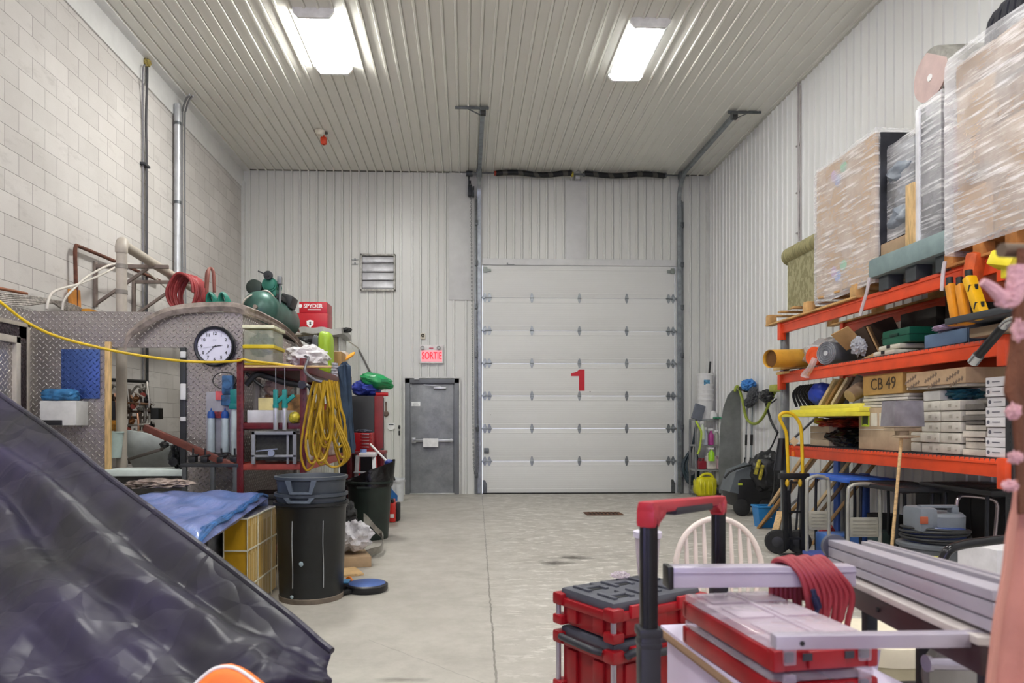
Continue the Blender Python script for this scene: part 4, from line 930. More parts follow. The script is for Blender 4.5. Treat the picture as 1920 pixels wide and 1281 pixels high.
# boiler corner seen through the opening
yb2 = 7.9
t = T('boiler_header', 'tangle of boiler pipes and valves seen through the opening', 'boiler pipes', P(250, 870, yb2), world=True)
def o_(x, y, dy=0): return P(x, y, yb2+dy)
mb = MB()
for x in (235, 243, 262, 270): mb.tube([o_(x, 870), o_(x, 800), o_(x+3, 760), o_(x, 730)], .016, 8, 4)
mb.tube([o_(205, 783), o_(290, 783)], .016, smooth=False); mb.tube([o_(205, 772), o_(270, 772)], .014, smooth=False)
t.p('pipes', mb, mat('6d625a', .5, .4, var=.4, vs=14))
mb = MB(); mb.tube([o_(200, 712, .3), o_(278, 716, .3)], .02, smooth=False); mb.tube([o_(276, 650, .3), o_(276, 716, .3)], .016, smooth=False); t.p('black_pipes', mb, blk)
for k, (x, y) in enumerate(((212, 748), (255, 748), (275, 750), (262, 765), (282, 770), (247, 790), (222, 800), (268, 728), (240, 770), (232, 752), (284, 800), (252, 812))):
    mb = MB(); mb.blob(o_(x, y, -.05), (.028, .04, .035), .3, 3, k, sub=3); mb.cyl(o_(x-4, y+2, -.05), o_(x+6, y-2, -.05), .014); mb.cyl(o_(x, y, -.06), o_(x, y-9, -.1), .009)
    t.p('valve', mb, mat(('57493f', '9a6a45', '3c3b3d', 'a9a6a0')[k % 4], .4, .6, var=.4, vs=18))
for k, (x0, y0, x1, y1) in enumerate(((215, 738, 215, 815), (252, 735, 290, 760), (240, 756, 285, 758), (238, 798, 290, 795), (258, 775, 258, 830), (276, 716, 280, 800), (245, 742, 262, 775), (230, 812, 288, 808))):
    mb = MB(); mb.tube([o_(x0, y0, -.03), o_((x0+x1)/2+2, (y0+y1)/2, -.06), o_(x1, y1, -.03)], .013, 8, 4); t.p('branch_pipe', mb, mat(('b98c72', 'c9c4bd', '8c6a52', 'b5b1ab')[k % 4], .35, .6))
mb = MB(); mb.tube([o_(212, 760), o_(206, 735), o_(214, 722), o_(226, 735), o_(222, 765)], .022, 8); mb.tube([o_(245, 740), o_(258, 724), o_(272, 738), o_(276, 765)], .014, 8); mb.tube([o_(262, 800), o_(272, 788), o_(271, 760), o_(276, 745)], .018, 8); t.p('flex_hoses', mb, mat('8f8b86', .35, .5, var=.3))
mb = MB(); 
for x, y in ((250, 762), (268, 741), (240, 806)): mb.cyl(o_(x, y, -.05), o_(x, y, 0), .03)
t.p('red_handles', mb, mat('9a3d30', .5))
a, b = o_(200, 752, -.2), o_(210, 808, -.2); mb = MB(); mb.box(((a.x+b.x)/2, yb2-.2, (a.z+b.z)/2), (b.x-a.x+.02, .12, a.z-b.z), .008); mb.box(((a.x+b.x)/2, yb2-.26, (a.z+b.z)/2), (b.x-a.x+.04, .01, a.z-b.z+.03), .002); one('control_box', 'narrow dark control box beside the wooden stud', 'box', mb, mat('2b2c33', .5))
a, b = o_(211, 788, -.3), o_(232, 808, -.3); mb = MB(); mb.box(((a.x+b.x)/2, yb2-.3, (a.z+b.z)/2), (b.x-a.x, .1, a.z-b.z), .01); one('yellow_toolcase', 'small yellow and black case among the boiler pipes', 'case', mb, mat('c0842a', .5, var=.6, vs=22))
a, b = o_(279, 765, -.2), o_(294, 786, -.2); mb = MB(); mb.box(((a.x+b.x)/2, yb2-.1, (a.z+b.z)/2), (b.x-a.x, .12, a.z-b.z), .006); one('black_relay', 'square black relay box beside the boiler pipes', 'box', mb, blk)
# sink and bucket
t = T('utility_sink', 'white wall sink with chrome drain below boiler pipes', 'sink', P(290, 878, 7.3), world=True)
a, b = P(236, 806, 7.2), P(350, 878, 7.2)
mb = MB(); mb.sheet(14, 8, lambda u, v: (a.x+(b.x-a.x)*u, 7.35-.25*math.sin(v*PI/2), b.z+(a.z-b.z)*v*(.85+.15*math.cos(u*3))), .02); t.p('basin', mb, mat('cfd6d5', .25))
mb = MB(); mb.bar(P(240, 862, 7.05), P(305, 842, 7.05), .03, .03, .01); mb.tube([P(302, 843, 7.05), P(308, 838, 7.03), P(314, 830, 7.03)], .018, 8); t.p('drain_arm', mb, mat('6c6560', .4, .6))
a = P(210, 812, 6.9); mb = MB(); mb.lathe([(.08, -.24), (.1, 0), (.105, 0), (.105, .015), (.09, .015), (.07, -.23)], a, sx=1); one('pale_bucket', 'pale green bucket behind the wooden stud', 'bucket', mb, mat('b9cbc6', .4))
mb = MB(); a = P(308, 834, 6.75); mb.blob(a, (.045, .03, .03), .2, 2, 2); mb.cyl(a, a+V((.02, 0, .08)), .01); one('black_spigot', 'small black spigot handle above the sink', 'spigot', mb, blk)
mb = MB(); c = P(332, 855, 6.62); mb.blob(c, (.07, .08, .11), .35, 4, 5); mb.cyl(c+V((0, -.05, -.05)), c+V((0, -.09, -.05)), .04); one('bench_grinder', 'black bench grinder at the edge of the opening', 'grinder', mb, mat('2a2b2e', .35, .4, var=.6, vs=14))
# yellow rope across everything
mb = MB(); ro = [P(-25, 552, 5.4), P(0, 566, 5.45), P(50, 604, 5.6), P(110, 632, 5.75), P(200, 655, 5.9), P(270, 668, 6.0), P(340, 677, 6.05), P(400, 679, 6.1), P(445, 677, 6.1), P(456, 673, 6.11)]
mb.tube(ro, .0115, 8, 6); mb.tube([P(456, 673, 6.11), P(470, 677, 6.12), P(520, 683, 6.12), P(568, 690, 6.12)], .0115, 8, 6); one('yellow_rope', 'long yellow cord strung past the clock to red rack', 'cord', mb, yel)
mb = MB(); mb.tube([P(572, 668, 6.1), P(578, 671, 6.08), P(572, 690, 6.06), P(574, 700, 6.03), P(590, 712, 6.0), P(604, 716, 6.0)], .012, 8, 5); one('steel_hook', 'bent grey hook holding the hank of yellow cords', 'hook', mb, mat('77777d', .35, .7))
# cord hank
mb = MB(); rnd = random.Random(5)
for k in range(15):
    x0 = 588+k*3.0+rnd.uniform(-3, 3); y0 = 716+rnd.uniform(-4, 3); yb_ = 812+rnd.uniform(0, 72); Yk = 6.0+rnd.uniform(-.1, .12); sx = rnd.uniform(10, 22); lean = rnd.uniform(-14, 16)
    mb.tube([P(x0, y0, Yk), P(x0-sx*.5+lean*.2, y0+50, Yk), P(x0-sx*.8+lean*.7, yb_-40, Yk-.03), P(x0-sx*.4+lean, yb_-6, Yk-.02), P(x0+lean, yb_+2, Yk), P(x0+sx*.5+lean, yb_-10, Yk+.03), P(x0+sx*.8+lean*.7, yb_-50, Yk+.02), P(x0+sx*.6+lean*.2, y0+46, Yk), P(x0+4, y0+1, Yk)], .0105, 7, 4)
for k in range(3):
    mb.tube([P(605, 716, 5.95), P(622, 770, 5.95), P(638+k*4, 820, 5.95), P(650+k*3, 852, 5.97), P(640, 872, 6.0), P(618, 874, 6.0), P(600-k*5, 845, 6.0)], .0105, 7, 5)
one('yellow_cord_hank', 'big hank of yellow extension cords hanging off red rack', 'cord', mb, mat('ab880e', .45, var=.2, vs=12))
mb = MB(); mb.tube([P(640, 712, 6.9), P(643, 760, 6.9), P(640, 830, 6.9)], .03, 8); mb.tube([P(646, 712, 6.95), P(648, 770, 6.9), P(646, 800, 6.9)], .02, 8); one('yellow_hose', 'short yellow hose hanging behind the denim trousers', 'hose', mb, mat('a98f1a', .5))
# denim
mb = MB(); 
def dn(u, v):
    p = P(632+26*u+v*10, 690+165*v-12*math.sin(u*PI), 6.85); w_ = .02*math.sin(u*16+v*5)*(.4+v)
    return (p.x+w_, p.y+.06*math.sin(u*PI)-w_*.5, p.z)
mb.sheet(18, 24, lambda u, v: dn(u*(1-.25*v)+.12*v, v), .035)
one('denim_jeans', 'faded blue denim trousers draped off the rack end', 'trousers', mb, mat('2e4056', .85, var=.3, vs=5, bump=.4, bs=120))
# shelf goods on the long side of rack
items = [(0, .5, .2, 'a23a34', 'rack_box'), (1, .5, .26, 'a57c4c', ''), (1, .95, .2, '7c5a38', ''), (2, .5, .2, 'c9c2ba', ''), (2, .85, .16, 'b4343a', ''), (2, 1.25, .24, 'a86a4e', ''), (1, 1.45, .2, '8f3036', ''), (2, 1.75, .2, 'c7b7ac', '')]
labs = [None, 'brown box on the second rack shelf behind the cords', 'dark brown box mid way on the second rack shelf', 'pale grey box on third rack shelf behind the cords', 'red box mid way on the third rack shelf', 'reddish brown box further along third rack shelf', 'dark red box at the end of second rack shelf', 'cream box at the end of third rack shelf']
for (s_, dy, hh1, col, nm), lab in zip(items, labs):
    if lab:
        mb = MB(); mb.box((0, 0, hh1/2), (.38, .3, hh1), .008); mb.box((.192, 0, hh1*.55), (.002, .16, hh1*.4)); one('rack_box', lab, 'box', mb, mat(col, .6, var=.5, vs=11), (rx1-.24, Ya+dy, tz[s_]))
# cabinet with red side + bags
Yk = 9.3
a, b = P(660, 742, Yk), P(718, 742, Yk); zk = a.z
t = T('tool_cabinet', 'tall black tool cabinet with a red side edge', 'cabinet', ((a.x+b.x)/2, Yk+.3, 0), world=True)
xm_ = P(702, 742, Yk).x
mb = MB(); mb.box(((a.x+xm_)/2-.08, Yk+.3, zk/2), (xm_-a.x+.16, .6, zk), .008); mb.box((xm_+.01, Yk+.35, zk/2), (.1, .5, zk-.01), .004); t.p('body', mb, mat('202228', .5)); mb = MB(); mb.box(((b.x+xm_)/2, Yk+.04, zk/2), (b.x-xm_, .09, zk), .008); t.p('red_edge', mb, mat('7d2026', .45))
mb = MB(); p_ = P(727, 737, Yk); mb.cyl((b.x-.1, Yk+.05, zk+.02), (p_.x, Yk+.05, zk+.02), .025); t.p('red_handle', mb, redl)
mb = MB(); mb.blob((0, 0, .11), (.2, .2, .12), .2, 2.5, 3, flat=.11); c = P(683, 722, Yk); one('blue_dry_bag', 'crumpled blue bag on the tool cabinet', 'bag', mb, mat('2b3b9b', .4, var=.3, bump=.5, bs=14, bd=.02), (c.x, Yk+.2, zk))
c = P(703, 720, Yk); mb = MB(); mb.blob((0, 0, 0), (.23, .16, .1), .15, 2.5, 8, r=(0, .25, 0)); mb.box((.13, -.14, .0), (.1, .02, .04)); one('green_pouch', 'green shiny pouch with yellow tag on the blue bag', 'pouch', mb, mat('1d8a50', .35, var=.2), (c.x, Yk+.12, zk+.2))
# small red tool chest, step stool
Yt = 8.9
a, b = P(662, 812, Yt), P(697, 846, Yt)
zst = P(680, 846, Yt).z
t = T('side_table', 'low dark table under the small red tool chest', 'table', ((a.x+b.x)/2, Yt+.15, 0), world=True)
mb = MB(); mb.box(((a.x+b.x)/2+.03, Yt+.15, zst-.02), (.5, .34, .04), .004); t.p('top', mb, mat('7c3034', .5))
for sx in (-.2, .22): mb = MB(); mb.box(((a.x+b.x)/2+.03+sx, Yt+.15, (zst-.04)/2), (.04, .3, zst-.04)); t.p('leg', mb, redp)
t = T('tool_chest', 'small bright red tool chest with several drawers', 'tool chest', ((a.x+b.x)/2, Yt+.15, zst), world=True)
mb = MB(); mb.box(((a.x+b.x)/2, Yt+.15, (a.z+zst)/2), (b.x-a.x, .26, a.z-zst), .006); t.p('case', mb, mat('a5181f', .35))
for k in range(5):
    z = zst+.03+k*(a.z-zst-.03)/5; mb = MB(); mb.box((b.x-.08, Yt+.015, z+.016), (.14, .012, .03), .003); d_ = t.p('drawer', mb, mat('94141b', .35)); mb = MB(); mb.box((b.x-.08, Yt+.003, z+.02), (.09, .012, .008), .002); t.p('pull', mb, steelm, d_)
mb = MB(); mb.blob((0, 0, .02), (.1, .07, .025), .3, 4, 3, flat=.02); one('rag', 'dark rag lying on the small red tool chest', 'rag', mb, mat('39404e', .8, var=.5), ((a.x+b.x)/2, Yt+.13, a.z))
Ys = 8.6; a, b = P(662, 850, Ys), P(705, 905, Ys)
t = T('step_stool', 'silver folding step stool with white top plate', 'step stool', ((a.x+b.x)/2, Ys+.1, 0), world=True)
cst = (a.x+b.x)/2
mb = MB(); mb.box((cst+.03, Ys+.1, a.z-.02), (.2, .26, .05), .015); t.p('top_plate', mb, mat('d6d3d6', .4))
for sx in (-.13, .15):
    mb = MB(); mb.bar((cst+sx, Ys-.1, .0), (cst+sx*.7, Ys+.06, a.z-.03), .05, .02, .003); t.p('front_rail', mb, mat('b3b5b8', .35, .4)); mb = MB(); mb.bar((cst+sx, Ys+.4, .0), (cst+sx*.7, Ys+.14, a.z-.03), .04, .02, .003); t.p('rear_rail', mb, redl)
for k in range(3): mb = MB(); mb.box((cst, Ys-.08+.04*k, .24+.24*k), (.26, .08, .02), .004); t.p('step', mb, mat('b3b5b8', .35, .4))
mb = MB(); mb.lathe([(.015, 0), (.04, .0), (.04, .04), (.015, .04)], (0, 0, 0)); one('tape_roll', 'bluish tape roll on top of the step stool', 'tape', mb, mat('7b8fc4', .3), (P(676, 846, Ys).x+.02, Ys+.1, a.z+.006))
# ================================================================ LEFT FOREGROUND
def can(mb, rb, rt, h, rim=.018, seg=40, wall=.006, dent=0):
    mb.lathe([(0, .0), (rb*.97, 0), (rb, .02), (rt*.985, h-.06), (rt, h-.05), (rt, h-.03), (rt+rim, h-.02), (rt+rim, h), (rt, h+.003), (rt-wall, h-.01), (rb-wall, .03), (0, .03)], seg=seg)
c = PZ(585, 1122, 0); c = V((c.x, c.y+.0, 0))
c = V((P(584, 1100, 5.35).x, 5.35, 0))
t = T('trash_can', 'tall black trash can with scratched side, at the bottom of the nest', 'trash can', c)
mb = MB(); can(mb, .235, .262, .735)
for k, a in enumerate((PI*1.36, PI*1.62)): pass
t.p('body', mb, mat('15181b', .4, var=.35, vs=4, bump=.2, bs=8, bd=.01))
for k, px in enumerate((563, 616)):
    xx = (px-584)/245.0; ang = math.asin(max(-1, min(1, xx/.25))); mb = MB()
    mb.tube([(.252*math.sin(ang)+.002*math.sin(i), -(.2415+.024*i/7)*math.cos(ang)-.002 if False else -(.238+.0245*(.12+.07*i)/.735)*math.cos(ang)-.001, .12+.07*i) for i in range(8)], .0028, 6, 2); t.p('scratch', mb, mat('a9adb0', .6))
mb = MB(); mb.lathe([(.238, 0), (.24, .035), (.236, .04), (.2, .01), (.2, 0)], (0, 0, 0)); t.p('base_ring', mb, mat('6d6258', .8, var=.3))
mb = MB(); mb.blob((-.02, -.243, .3), (.016, .004, .018), .3, 3, 3, sub=3); mb.blob((-.09, -.236, .06), (.012, .004, .012), .3, 3, 3, sub=3); t.p('paint_spot', mb, mat('8fa0a8', .5))
for k, (z, lab) in enumerate(((.065, 'grey blue trash can nested in the middle of the black stack'), (.19, 'grey blue trash can nested topmost in the black stack'))):
    t = T('trash_can', lab, 'trash can', c+V((0, 0, z)), rz=.05*k)
    mb = MB(); can(mb, .225, .255, .735); t.p('body', mb, mat('3e454e', .45, var=.12))
    for a in ((-.1, 1.35, 2.9)):
        pass
    for a in (-PI/2-.12, PI/2-.1):
        ca, sa = math.cos(a), math.sin(a); M_ = Mx.Rotation(a+PI/2, 4, 'Z'); mb = MB()
        lo_ = .615 if k else .675
        for s_ in (-1, 1): mb.prism([(s_*.055, lo_), (s_*.08, lo_), (s_*.115, .715), (s_*.075, .715)], .245, .272, M_ @ Mx.Rotation(PI/2, 4, 'X'))
        mb.box((0, -.262, lo_+.008), (.14, .03, .018), .005, M=M_); t.p('handle', mb, mat('565f6b', .45))
# green can with liner
c = V((P(693, 1000, 8.1).x, 8.1, 0))
t = T('green_trash_can', 'dark green trash can lined with a black plastic bag', 'trash can', c)
mb = MB(); can(mb, .215, .255, .66); mb.box((-.03, -.262, .6), (.16, .02, .025), .006); t.p('body', mb, mat('1f2c27', .5, var=.2))
mb = MB()
def bagf(u, v):
    a = u*2*PI; r = .262+.004*math.sin(a*9+v*4)+.01*math.sin(a*5+2)*v; up = .17+.13*math.cos(a)+.012*math.sin(a*3)
    return (r*math.cos(a)*(1+.1*v), r*math.sin(a)*(1-.1*v), .6+up*v)
mb.sheet(70, 10, bagf); mb.lathe([(0, .62), (.24, .64), (.255, .67)]); t.p('liner', mb, mat('0f0f11', .28, var=.3, bump=.7, bs=12, bd=.02))
# broom resting in the can
mb = MB(); mb.cyl(P(694, 833, 8.2), P(726, 866, 8.15), .014); one('white_pole', 'white pole with blue end leaning into green trash can', 'pole', mb, white)
mb = MB(); mb.blob(P(729, 868, 8.15), (.05, .03, .04), .2, 2, 2, sub=3); one('blue_brush', 'blue brush head at the rim of green trash can', 'brush', mb, mat('2b3f8f', .5))
mb = MB(); mb.cyl(P(716, 843, 9.2), PZ(742, 905, .3), .018); one('black_pole', 'black pole leaning behind the green trash can', 'pole', mb, blk)
# white buckets by the door
c = PZ(742, 932, 0); a = P(742, 893, 11.9)
t = T('white_bucket', 'white bucket with a blue swoosh beside the grey door', 'bucket', (a.x+.0, 11.9, 0))
mb = MB(); mb.lathe([(0, 0), (.125, 0), (.13, .02), (.148, .36), (.156, .36), (.156, .39), (.14, .39), (.12, .03), (0, .03)], seg=32); t.p('body', mb, mat('dde1e6', .35))
mb = MB()
mb.sheet(12, 8, lambda u, v: (-(.138+.02*v)*math.sin(-.9+1.2*u)*-1, -(.138+.02*v)*math.cos(-.9+1.2*u)-.0, .02+.3*v*(1-u*.7)), .002); t.p('blue_print', mb, mat('2a6fb8', .4))
mb = MB(); mb.lathe([(.154, 0), (.162, 0), (.162, .035), (.154, .035)], (0, 0, .33), seg=32); t.p('rim', mb, mat('c9ccd0', .35))
mb = MB(); mb.lathe([(0, 0), (.1, 0), (.115, .3), (.1, .32), (0, .32)]); one('paint_pail', 'small pale paint pail tucked behind the green trash can', 'pail', mb, mat('c3c7cf', .35), (a.x-.22, 11.3, 0))
# red fuel can
c = PZ(737, 978, 0)
t = T('fuel_can', 'bright red plastic fuel can on the floor', 'fuel can', (c.x, c.y, 0))
mb = MB(); mb.box((0, 0, .13), (.09, .24, .26), .03); mb.box((0, .02, .28), (.05, .16, .04), .015); t.p('body', mb, mat('c92a22', .35)); mb = MB(); mb.box((.06, .05, .13), (.06, .16, .24), .02); mb.cyl((0, -.08, .27), (0, -.1, .31), .02); t.p('cap', mb, blk); mb = MB(); mb.box((.0, -.122, .09), (.05, .004, .05)); t.p('print', mb, white)
mb = MB(); mb.lathe([(0, 0), (.1, 0), (.115, .18), (.105, .18), (.09, .02), (0, .02)]); one('blue_pail', 'small blue pail hidden behind the green trash can', 'pail', mb, mat('2a4fa0', .4), (c.x-.12, c.y-.7, 0))
# dark clutter between cans
for k, (px, py, r, lab, col) in enumerate(((655, 935, (.12, .16, .16), 'dark bag stuffed between trash cans, upper one', '1c1d20'), (655, 985, (.13, .2, .12), 'dark blue bag on the floor between trash cans', '1b2340'))):
    p_ = P(px, py, 7.0); mb = MB(); mb.blob((0, 0, r[2]), r, .25, 3, k+11, flat=r[2]); one('dark_bag', lab, 'bag', mb, mat(col, .5, bump=.5, bs=15), (p_.x-.05, 7.0+.3*k, 0 if k else .24))
# white bag and foil curl
c = PZ(655, 1035, 0)
mb = MB(); mb.blob((0, 0, .16), (.17, .17, .14), .3, 3, 21, flat=.14); one('crumpled_bag', 'crumpled white and purple bag beside the trash cans', 'bag', mb, mat('cfcdd3', .35, var=.3, vs=7, bump=.7, bs=16, bd=.02), (P(662, 1000, 6.6).x, 6.6, .1))
mb = MB(); mb.box((0, 0, .05), (.3, .4, .1), .01, r=(0, 0, .3)); one('flat_carton', 'squashed brown carton under the crumpled white bag', 'carton', mb, mat('a58c6f', .8), (P(660, 1040, 6.6).x, 6.6, 0))
mb = MB()
def foil(k):
    P_ = [PZ(650+k*2, 1015+k*3, .12+.02*k), PZ(672, 1040+k*2, .02), PZ(700, 1042, .02), PZ(716, 1032, .03+.01*k), PZ(718-k, 1012, .1), PZ(700, 992, .24), PZ(682, 975+k*4, .36)]
    S = spline(P_, 6); m_ = len(S)-1
    return lambda u, v: (S[int(round(u*m_))]+V((0, -.02*v, .07*v+.01*math.sin(u*22))))
for k in range(3): mb.sheet(36, 3, foil(k), .003)
one('foil_strip', 'curled strip of silver flashing lying on the floor', 'flashing', mb, mat('8f8c86', .3, .7, var=.4))
mb = MB(); mb.box((0, 0, .01), (.18, .3, .02), .003, r=(0, 0, .4)); one('wood_offcut', 'thin wooden offcut near the curled flashing', 'offcut', mb, wood, (P(655, 1060, 6.2).x, 6.2, 0))
# frying-pan like pad
c = PZ(690, 1122, 0)
t = T('knee_pad_disc', 'round blue cushion with black rim and handle on floor', 'cushion', (P(688, 1110, 5.55).x, 5.55, 0))
mb = MB(); mb.lathe([(0, 0), (.155, 0), (.165, .015), (.165, .05), (.15, .06), (0, .06)], seg=40); t.p('rim', mb, mat('14151c', .4)); mb = MB(); mb.lathe([(0, .066), (.13, .066), (.15, .058)], seg=40); mb.m.normal_update(); t.p('top_cover', mb, mat('3f5c9c', .4, var=.1))
mb = MB(); mb.bar((-.1, -.1, .025), (-.19, -.18, .02), .05, .03, .008); mb.box((-.2, .02, .04), (.14, .13, .05), .02); t.p('handle', mb, blkp)
mb = MB(); mb.box((-.2, .02, .07), (.12, .11, .012), .004); t.p('pale_tab', mb, mat('4f8fc0', .4))
mb = MB(); mb.tube([(-.02, 0, .02), (.02, .0, .06), (.05, -.02, .03), (.07, -.03, .01)], .012, 8); one('rope_scrap', 'scrap of orange cord behind the black trash can', 'cord', mb, mat('e07a18', .5), (P(650, 1090, 5.75).x, 5.75, .0))

# --------------- magazine crate and mattress
n = NT('striped_spines'); sp = n.n('ShaderNodeSeparateXYZ'); co = n.co(); n.l(co, sp.inputs[0])
cb = n.n('ShaderNodeCombineXYZ'); n.l(n.math('MULTIPLY', sp.outputs[1], 60), cb.inputs[0]); n.l(n.math('MULTIPLY', n.math('FLOOR', n.math('MULTIPLY', sp.outputs[2], 5)), 7.3), cb.inputs[1])
nz = n.n('ShaderNodeTexNoise'); n.l(cb.outputs[0], nz.inputs['Vector']); nz.inputs['Scale'].default_value = 1; nz.inputs['Detail'].default_value = 2
n.base(n.ramp(nz.outputs['Fac'], ((.3, '6b5418'), (.42, 'c79a1e'), (.5, 'd9c9a0'), (.58, 'b98f22'), (.7, '8a6f35')))); n.set(Roughness=.5); n.bump(nz.outputs['Fac'], .4, .01); M_spine = n.m
xr = P(520, 945, 5.65).x; y0, y1 = P(463, 970, 5.0).y, 5.65
y0 = PX(463, 1000, xr).y; zt3 = PX(463, 972, xr).z; wC = (463-420)/(F/y0)
yf = PX(520, 1000, xr).y
t = T('magazine_crate', 'crate of yellow spined magazines tied with white string', 'crate', (xr-wC/2, (y0+yf)/2, 0), world=True)
mb = MB(); mb.box((xr-wC/2, y0+.02, zt3/2), (wC, .03, zt3-.01), .003); t.p('end_panel', mb, mat('b88d12', .45, var=.15, vs=3))
mb = MB(); mb.box((xr-wC/2, (y0+yf)/2+.02, zt3/2), (wC-.01, yf-y0-.06, zt3-.03), .002); t.p('magazines', mb, M_spine)
mb = MB(); mb.box((xr-wC/2, (y0+yf)/2, zt3-.008), (wC-.01, yf-y0-.02, .012), .002); t.p('magazine_tops', mb, mat('9a9aa6', .35, var=.6, vs=18))
mb = MB()
for z in (zt3-.005, zt3*.66, zt3*.28):
    for d_ in ((xr+.003, None), ):
        mb.box((xr+.002, (y0+yf)/2, z), (.008, yf-y0, .012), .003); mb.box((xr-wC/2, y0+.002, z), (wC, .008, .012), .003)
for y in (y0+.004, y0+.25, yf-.18, yf-.01): mb.box((xr+.002, y, zt3/2), (.006, .01, zt3), .002)
mb.box((xr-wC, y0+.002, zt3/2), (.008, .008, zt3), .002)
t.p('white_strings', mb, mat('dcd7c4', .6))
# trestle of boxes under mattress
za = .775
A = [PZ(378, 1003, za), PZ(503, 922, za), PZ(290, 914, za), PZ(60, 985, za)]
# keep the side stack clear of the crate
t = T('carton_pile', 'pile of worn cartons and foil wrapped boxes below mattress', 'cartons', ((A[0].x+A[3].x)/2, 5, 0), world=True)
xq = xr-wC-.06
for k, (yy_, zz_, h_, col) in enumerate(((4.45, 0, .32, '6e6252'), (4.45, .321, .32, '55504a'), (5.02, 0, .36, '8d7a62'), (5.02, .361, .28, '6e7178'), (5.6, 0, .64, '5a5248'))):
    mb = MB(); mb.box((xq-.38, yy_, zz_+h_/2), (.76, .55, h_), .01); t.p('carton', mb, mat(col, .6, var=.5, vs=9))
def matf(u, v, z=0, th=.0):
    p = A[0]*(1-u)*(1-v)+A[1]*u*(1-v)+A[2]*u*v+A[3]*(1-u)*v
    puff = .018*math.sin(u*9+v*3)+.012*math.sin(v*17+2*u)+.008*math.sin(u*31)
    edge = min(v, 1-v, u, 1-u)
    return V((p.x, p.y, za+puff*min(1, edge*9)-.0-(.05*max(0, 1-edge*14)**2)))
t = T('blue_mattress', 'blue plastic wrapped mattress lying over the carton pile', 'mattress', (A[0]+A[2])/2, world=True)
n = NT('blue_plastic'); f = n.noise(n.co((1, .25, 1)), 7, 6, .7)
n.base(n.mix(n.ramp(f, ((.35, 0.0), (.7, 1.0))), '3d63a0', '8089c0')); n.set(Roughness=.3, Coat_Weight=.3)
n.bump(n.noise(n.co((3, .5, 1)), 7, 5, .6), .8, .02); M_mb = n.m
mb = MB(); mb.sheet(44, 30, matf, .085); t.p('pad', mb, M_mb)
mb = MB()
for j in range(5): 
    v = .02+.012*j; mb.tube([matf(u/14, v)+V((.012*math.sin(u*1.9+j), 0, .012-.01*j)) for u in range(15)], .012, 6, 3)
t.p('bunched_edge', mb, mat('2c5f9a', .3, var=.4, vs=14))
mb = MB(); mb.blob((0, 0, .03), (.25, .13, .04), .4, 4, 4, flat=.03); q_ = PZ(295, 917, za); one('brown_rag', 'brown and white rag bunched at the mattress corner', 'rag', mb, mat('8d7f78', .8, var=.8, vs=12), (q_.x+.05, q_.y-.1, za+.02))

# --------------- dark cover draped over something tall in front
# ridge runs from high beside the wall down toward the camera
K = [P(-140, 640, 3.9), P(0, 741, 3.5), P(105, 815, 3.2), P(200, 893, 2.95), P(300, 968, 2.7), P(400, 1043, 2.5), P(500, 1122, 2.32), P(560, 1170, 2.25), P(600, 1206, 2.2), P(622, 1223, 2.17)]
RS = spline(K, 6); mR = len(RS)-1
def ridge(u):
    x = u*mR; i = min(int(x), mR-1); return RS[i].lerp(RS[i+1], x-i)
CR = []
rc_ = random.Random(11)
for k in range(70):
    u0, v0 = rc_.uniform(0, 1), rc_.uniform(.03, .95); a_ = rc_.choice((rc_.uniform(-.35, .35), rc_.uniform(-.35, .35), rc_.uniform(-1.5, 1.5))); L_ = rc_.uniform(.1, .38)
    CR.append((u0, v0, math.cos(a_), math.sin(a_), L_, rc_.uniform(.02, .05)*rc_.choice((-1, 1, 1)), rc_.uniform(.012, .035)))
def crease(u, v):
    h = 0
    for u0, v0, ca, sa, L_, am, wd in CR:
        du, dv_ = u-u0, v-v0; s_ = abs(du*ca+dv_*sa); d_ = abs(-du*sa+dv_*ca)
        if s_ < L_ and d_ < wd*3: h += am*max(0, 1-d_/wd/3)*(1-(s_/L_)**2)
    return h
def tri(x): return abs((x % 1)-.5)*2
def cov(u, v):
    p = ridge(u)
    low = V((-.75, -1.25, -p.z*.95-.05))
    if u > .8: low = low.lerp(V((-.1, -.35, -p.z)), (u-.8)/.2)
    q_ = p+low*v
    k_ = min(1, v*5)
    nrm = V((.55, -.55, .6))
    w = v+.05*NZ.noise(V((u*2.2, v*2, 3)))
    f1 = 0
    for c_, a_, wd in ((.085, -.045, .03), (.15, .06, .035), (.2, -.03, .02), (.27, .045, .03), (.36, -.02, .03), (.45, .03, .04), (.6, -.03, .03), (.72, .035, .05)):
        f1 += a_*max(0, 1-abs(w-c_-.03*math.sin(u*4+c_*20))/wd/1.6)
    n1 = NZ.noise(V((u*2.6, v*3.4, 1)))*.1+NZ.noise(V((u*7, v*8, 4)))*.035+(.5-abs(NZ.noise(V((u*11+v*3, v*12, 9)))))*.03
    return q_+nrm*(k_*(n1*.6+crease(u, v))+f1*(.75+.25*math.sin(u*5)))
t = T('draped_cover', 'large dark navy fabric cover draped in a slope beside mattress', 'fabric cover', (-1.6, 2.2, 0), world=True)
n = NT('navy_fabric'); co = n.co(); f = n.noise(co, 1.6, 3)
n.base(n.mix(n.ramp(f, ((.35, 0.0), (.7, 1.0))), '11111a', '251d42')); n.set(Roughness=.43, Specular_IOR_Level=.55, Sheen_Weight=.06, Sheen_Roughness=.4)
vor = n.n('ShaderNodeTexVoronoi', feature='DISTANCE_TO_EDGE'); vor.inputs['Scale'].default_value = 3.2
nz = n.n('ShaderNodeTexNoise'); nz.inputs['Scale'].default_value = 2.5; n.l(co, nz.inputs['Vector'])
mxv = n.n('ShaderNodeMix', data_type='VECTOR'); mxv.inputs[0].default_value = .25; n.l(co, mxv.inputs[4]); n.l(nz.outputs['Color'], mxv.inputs[5]); n.l(mxv.outputs[1], vor.inputs['Vector'])
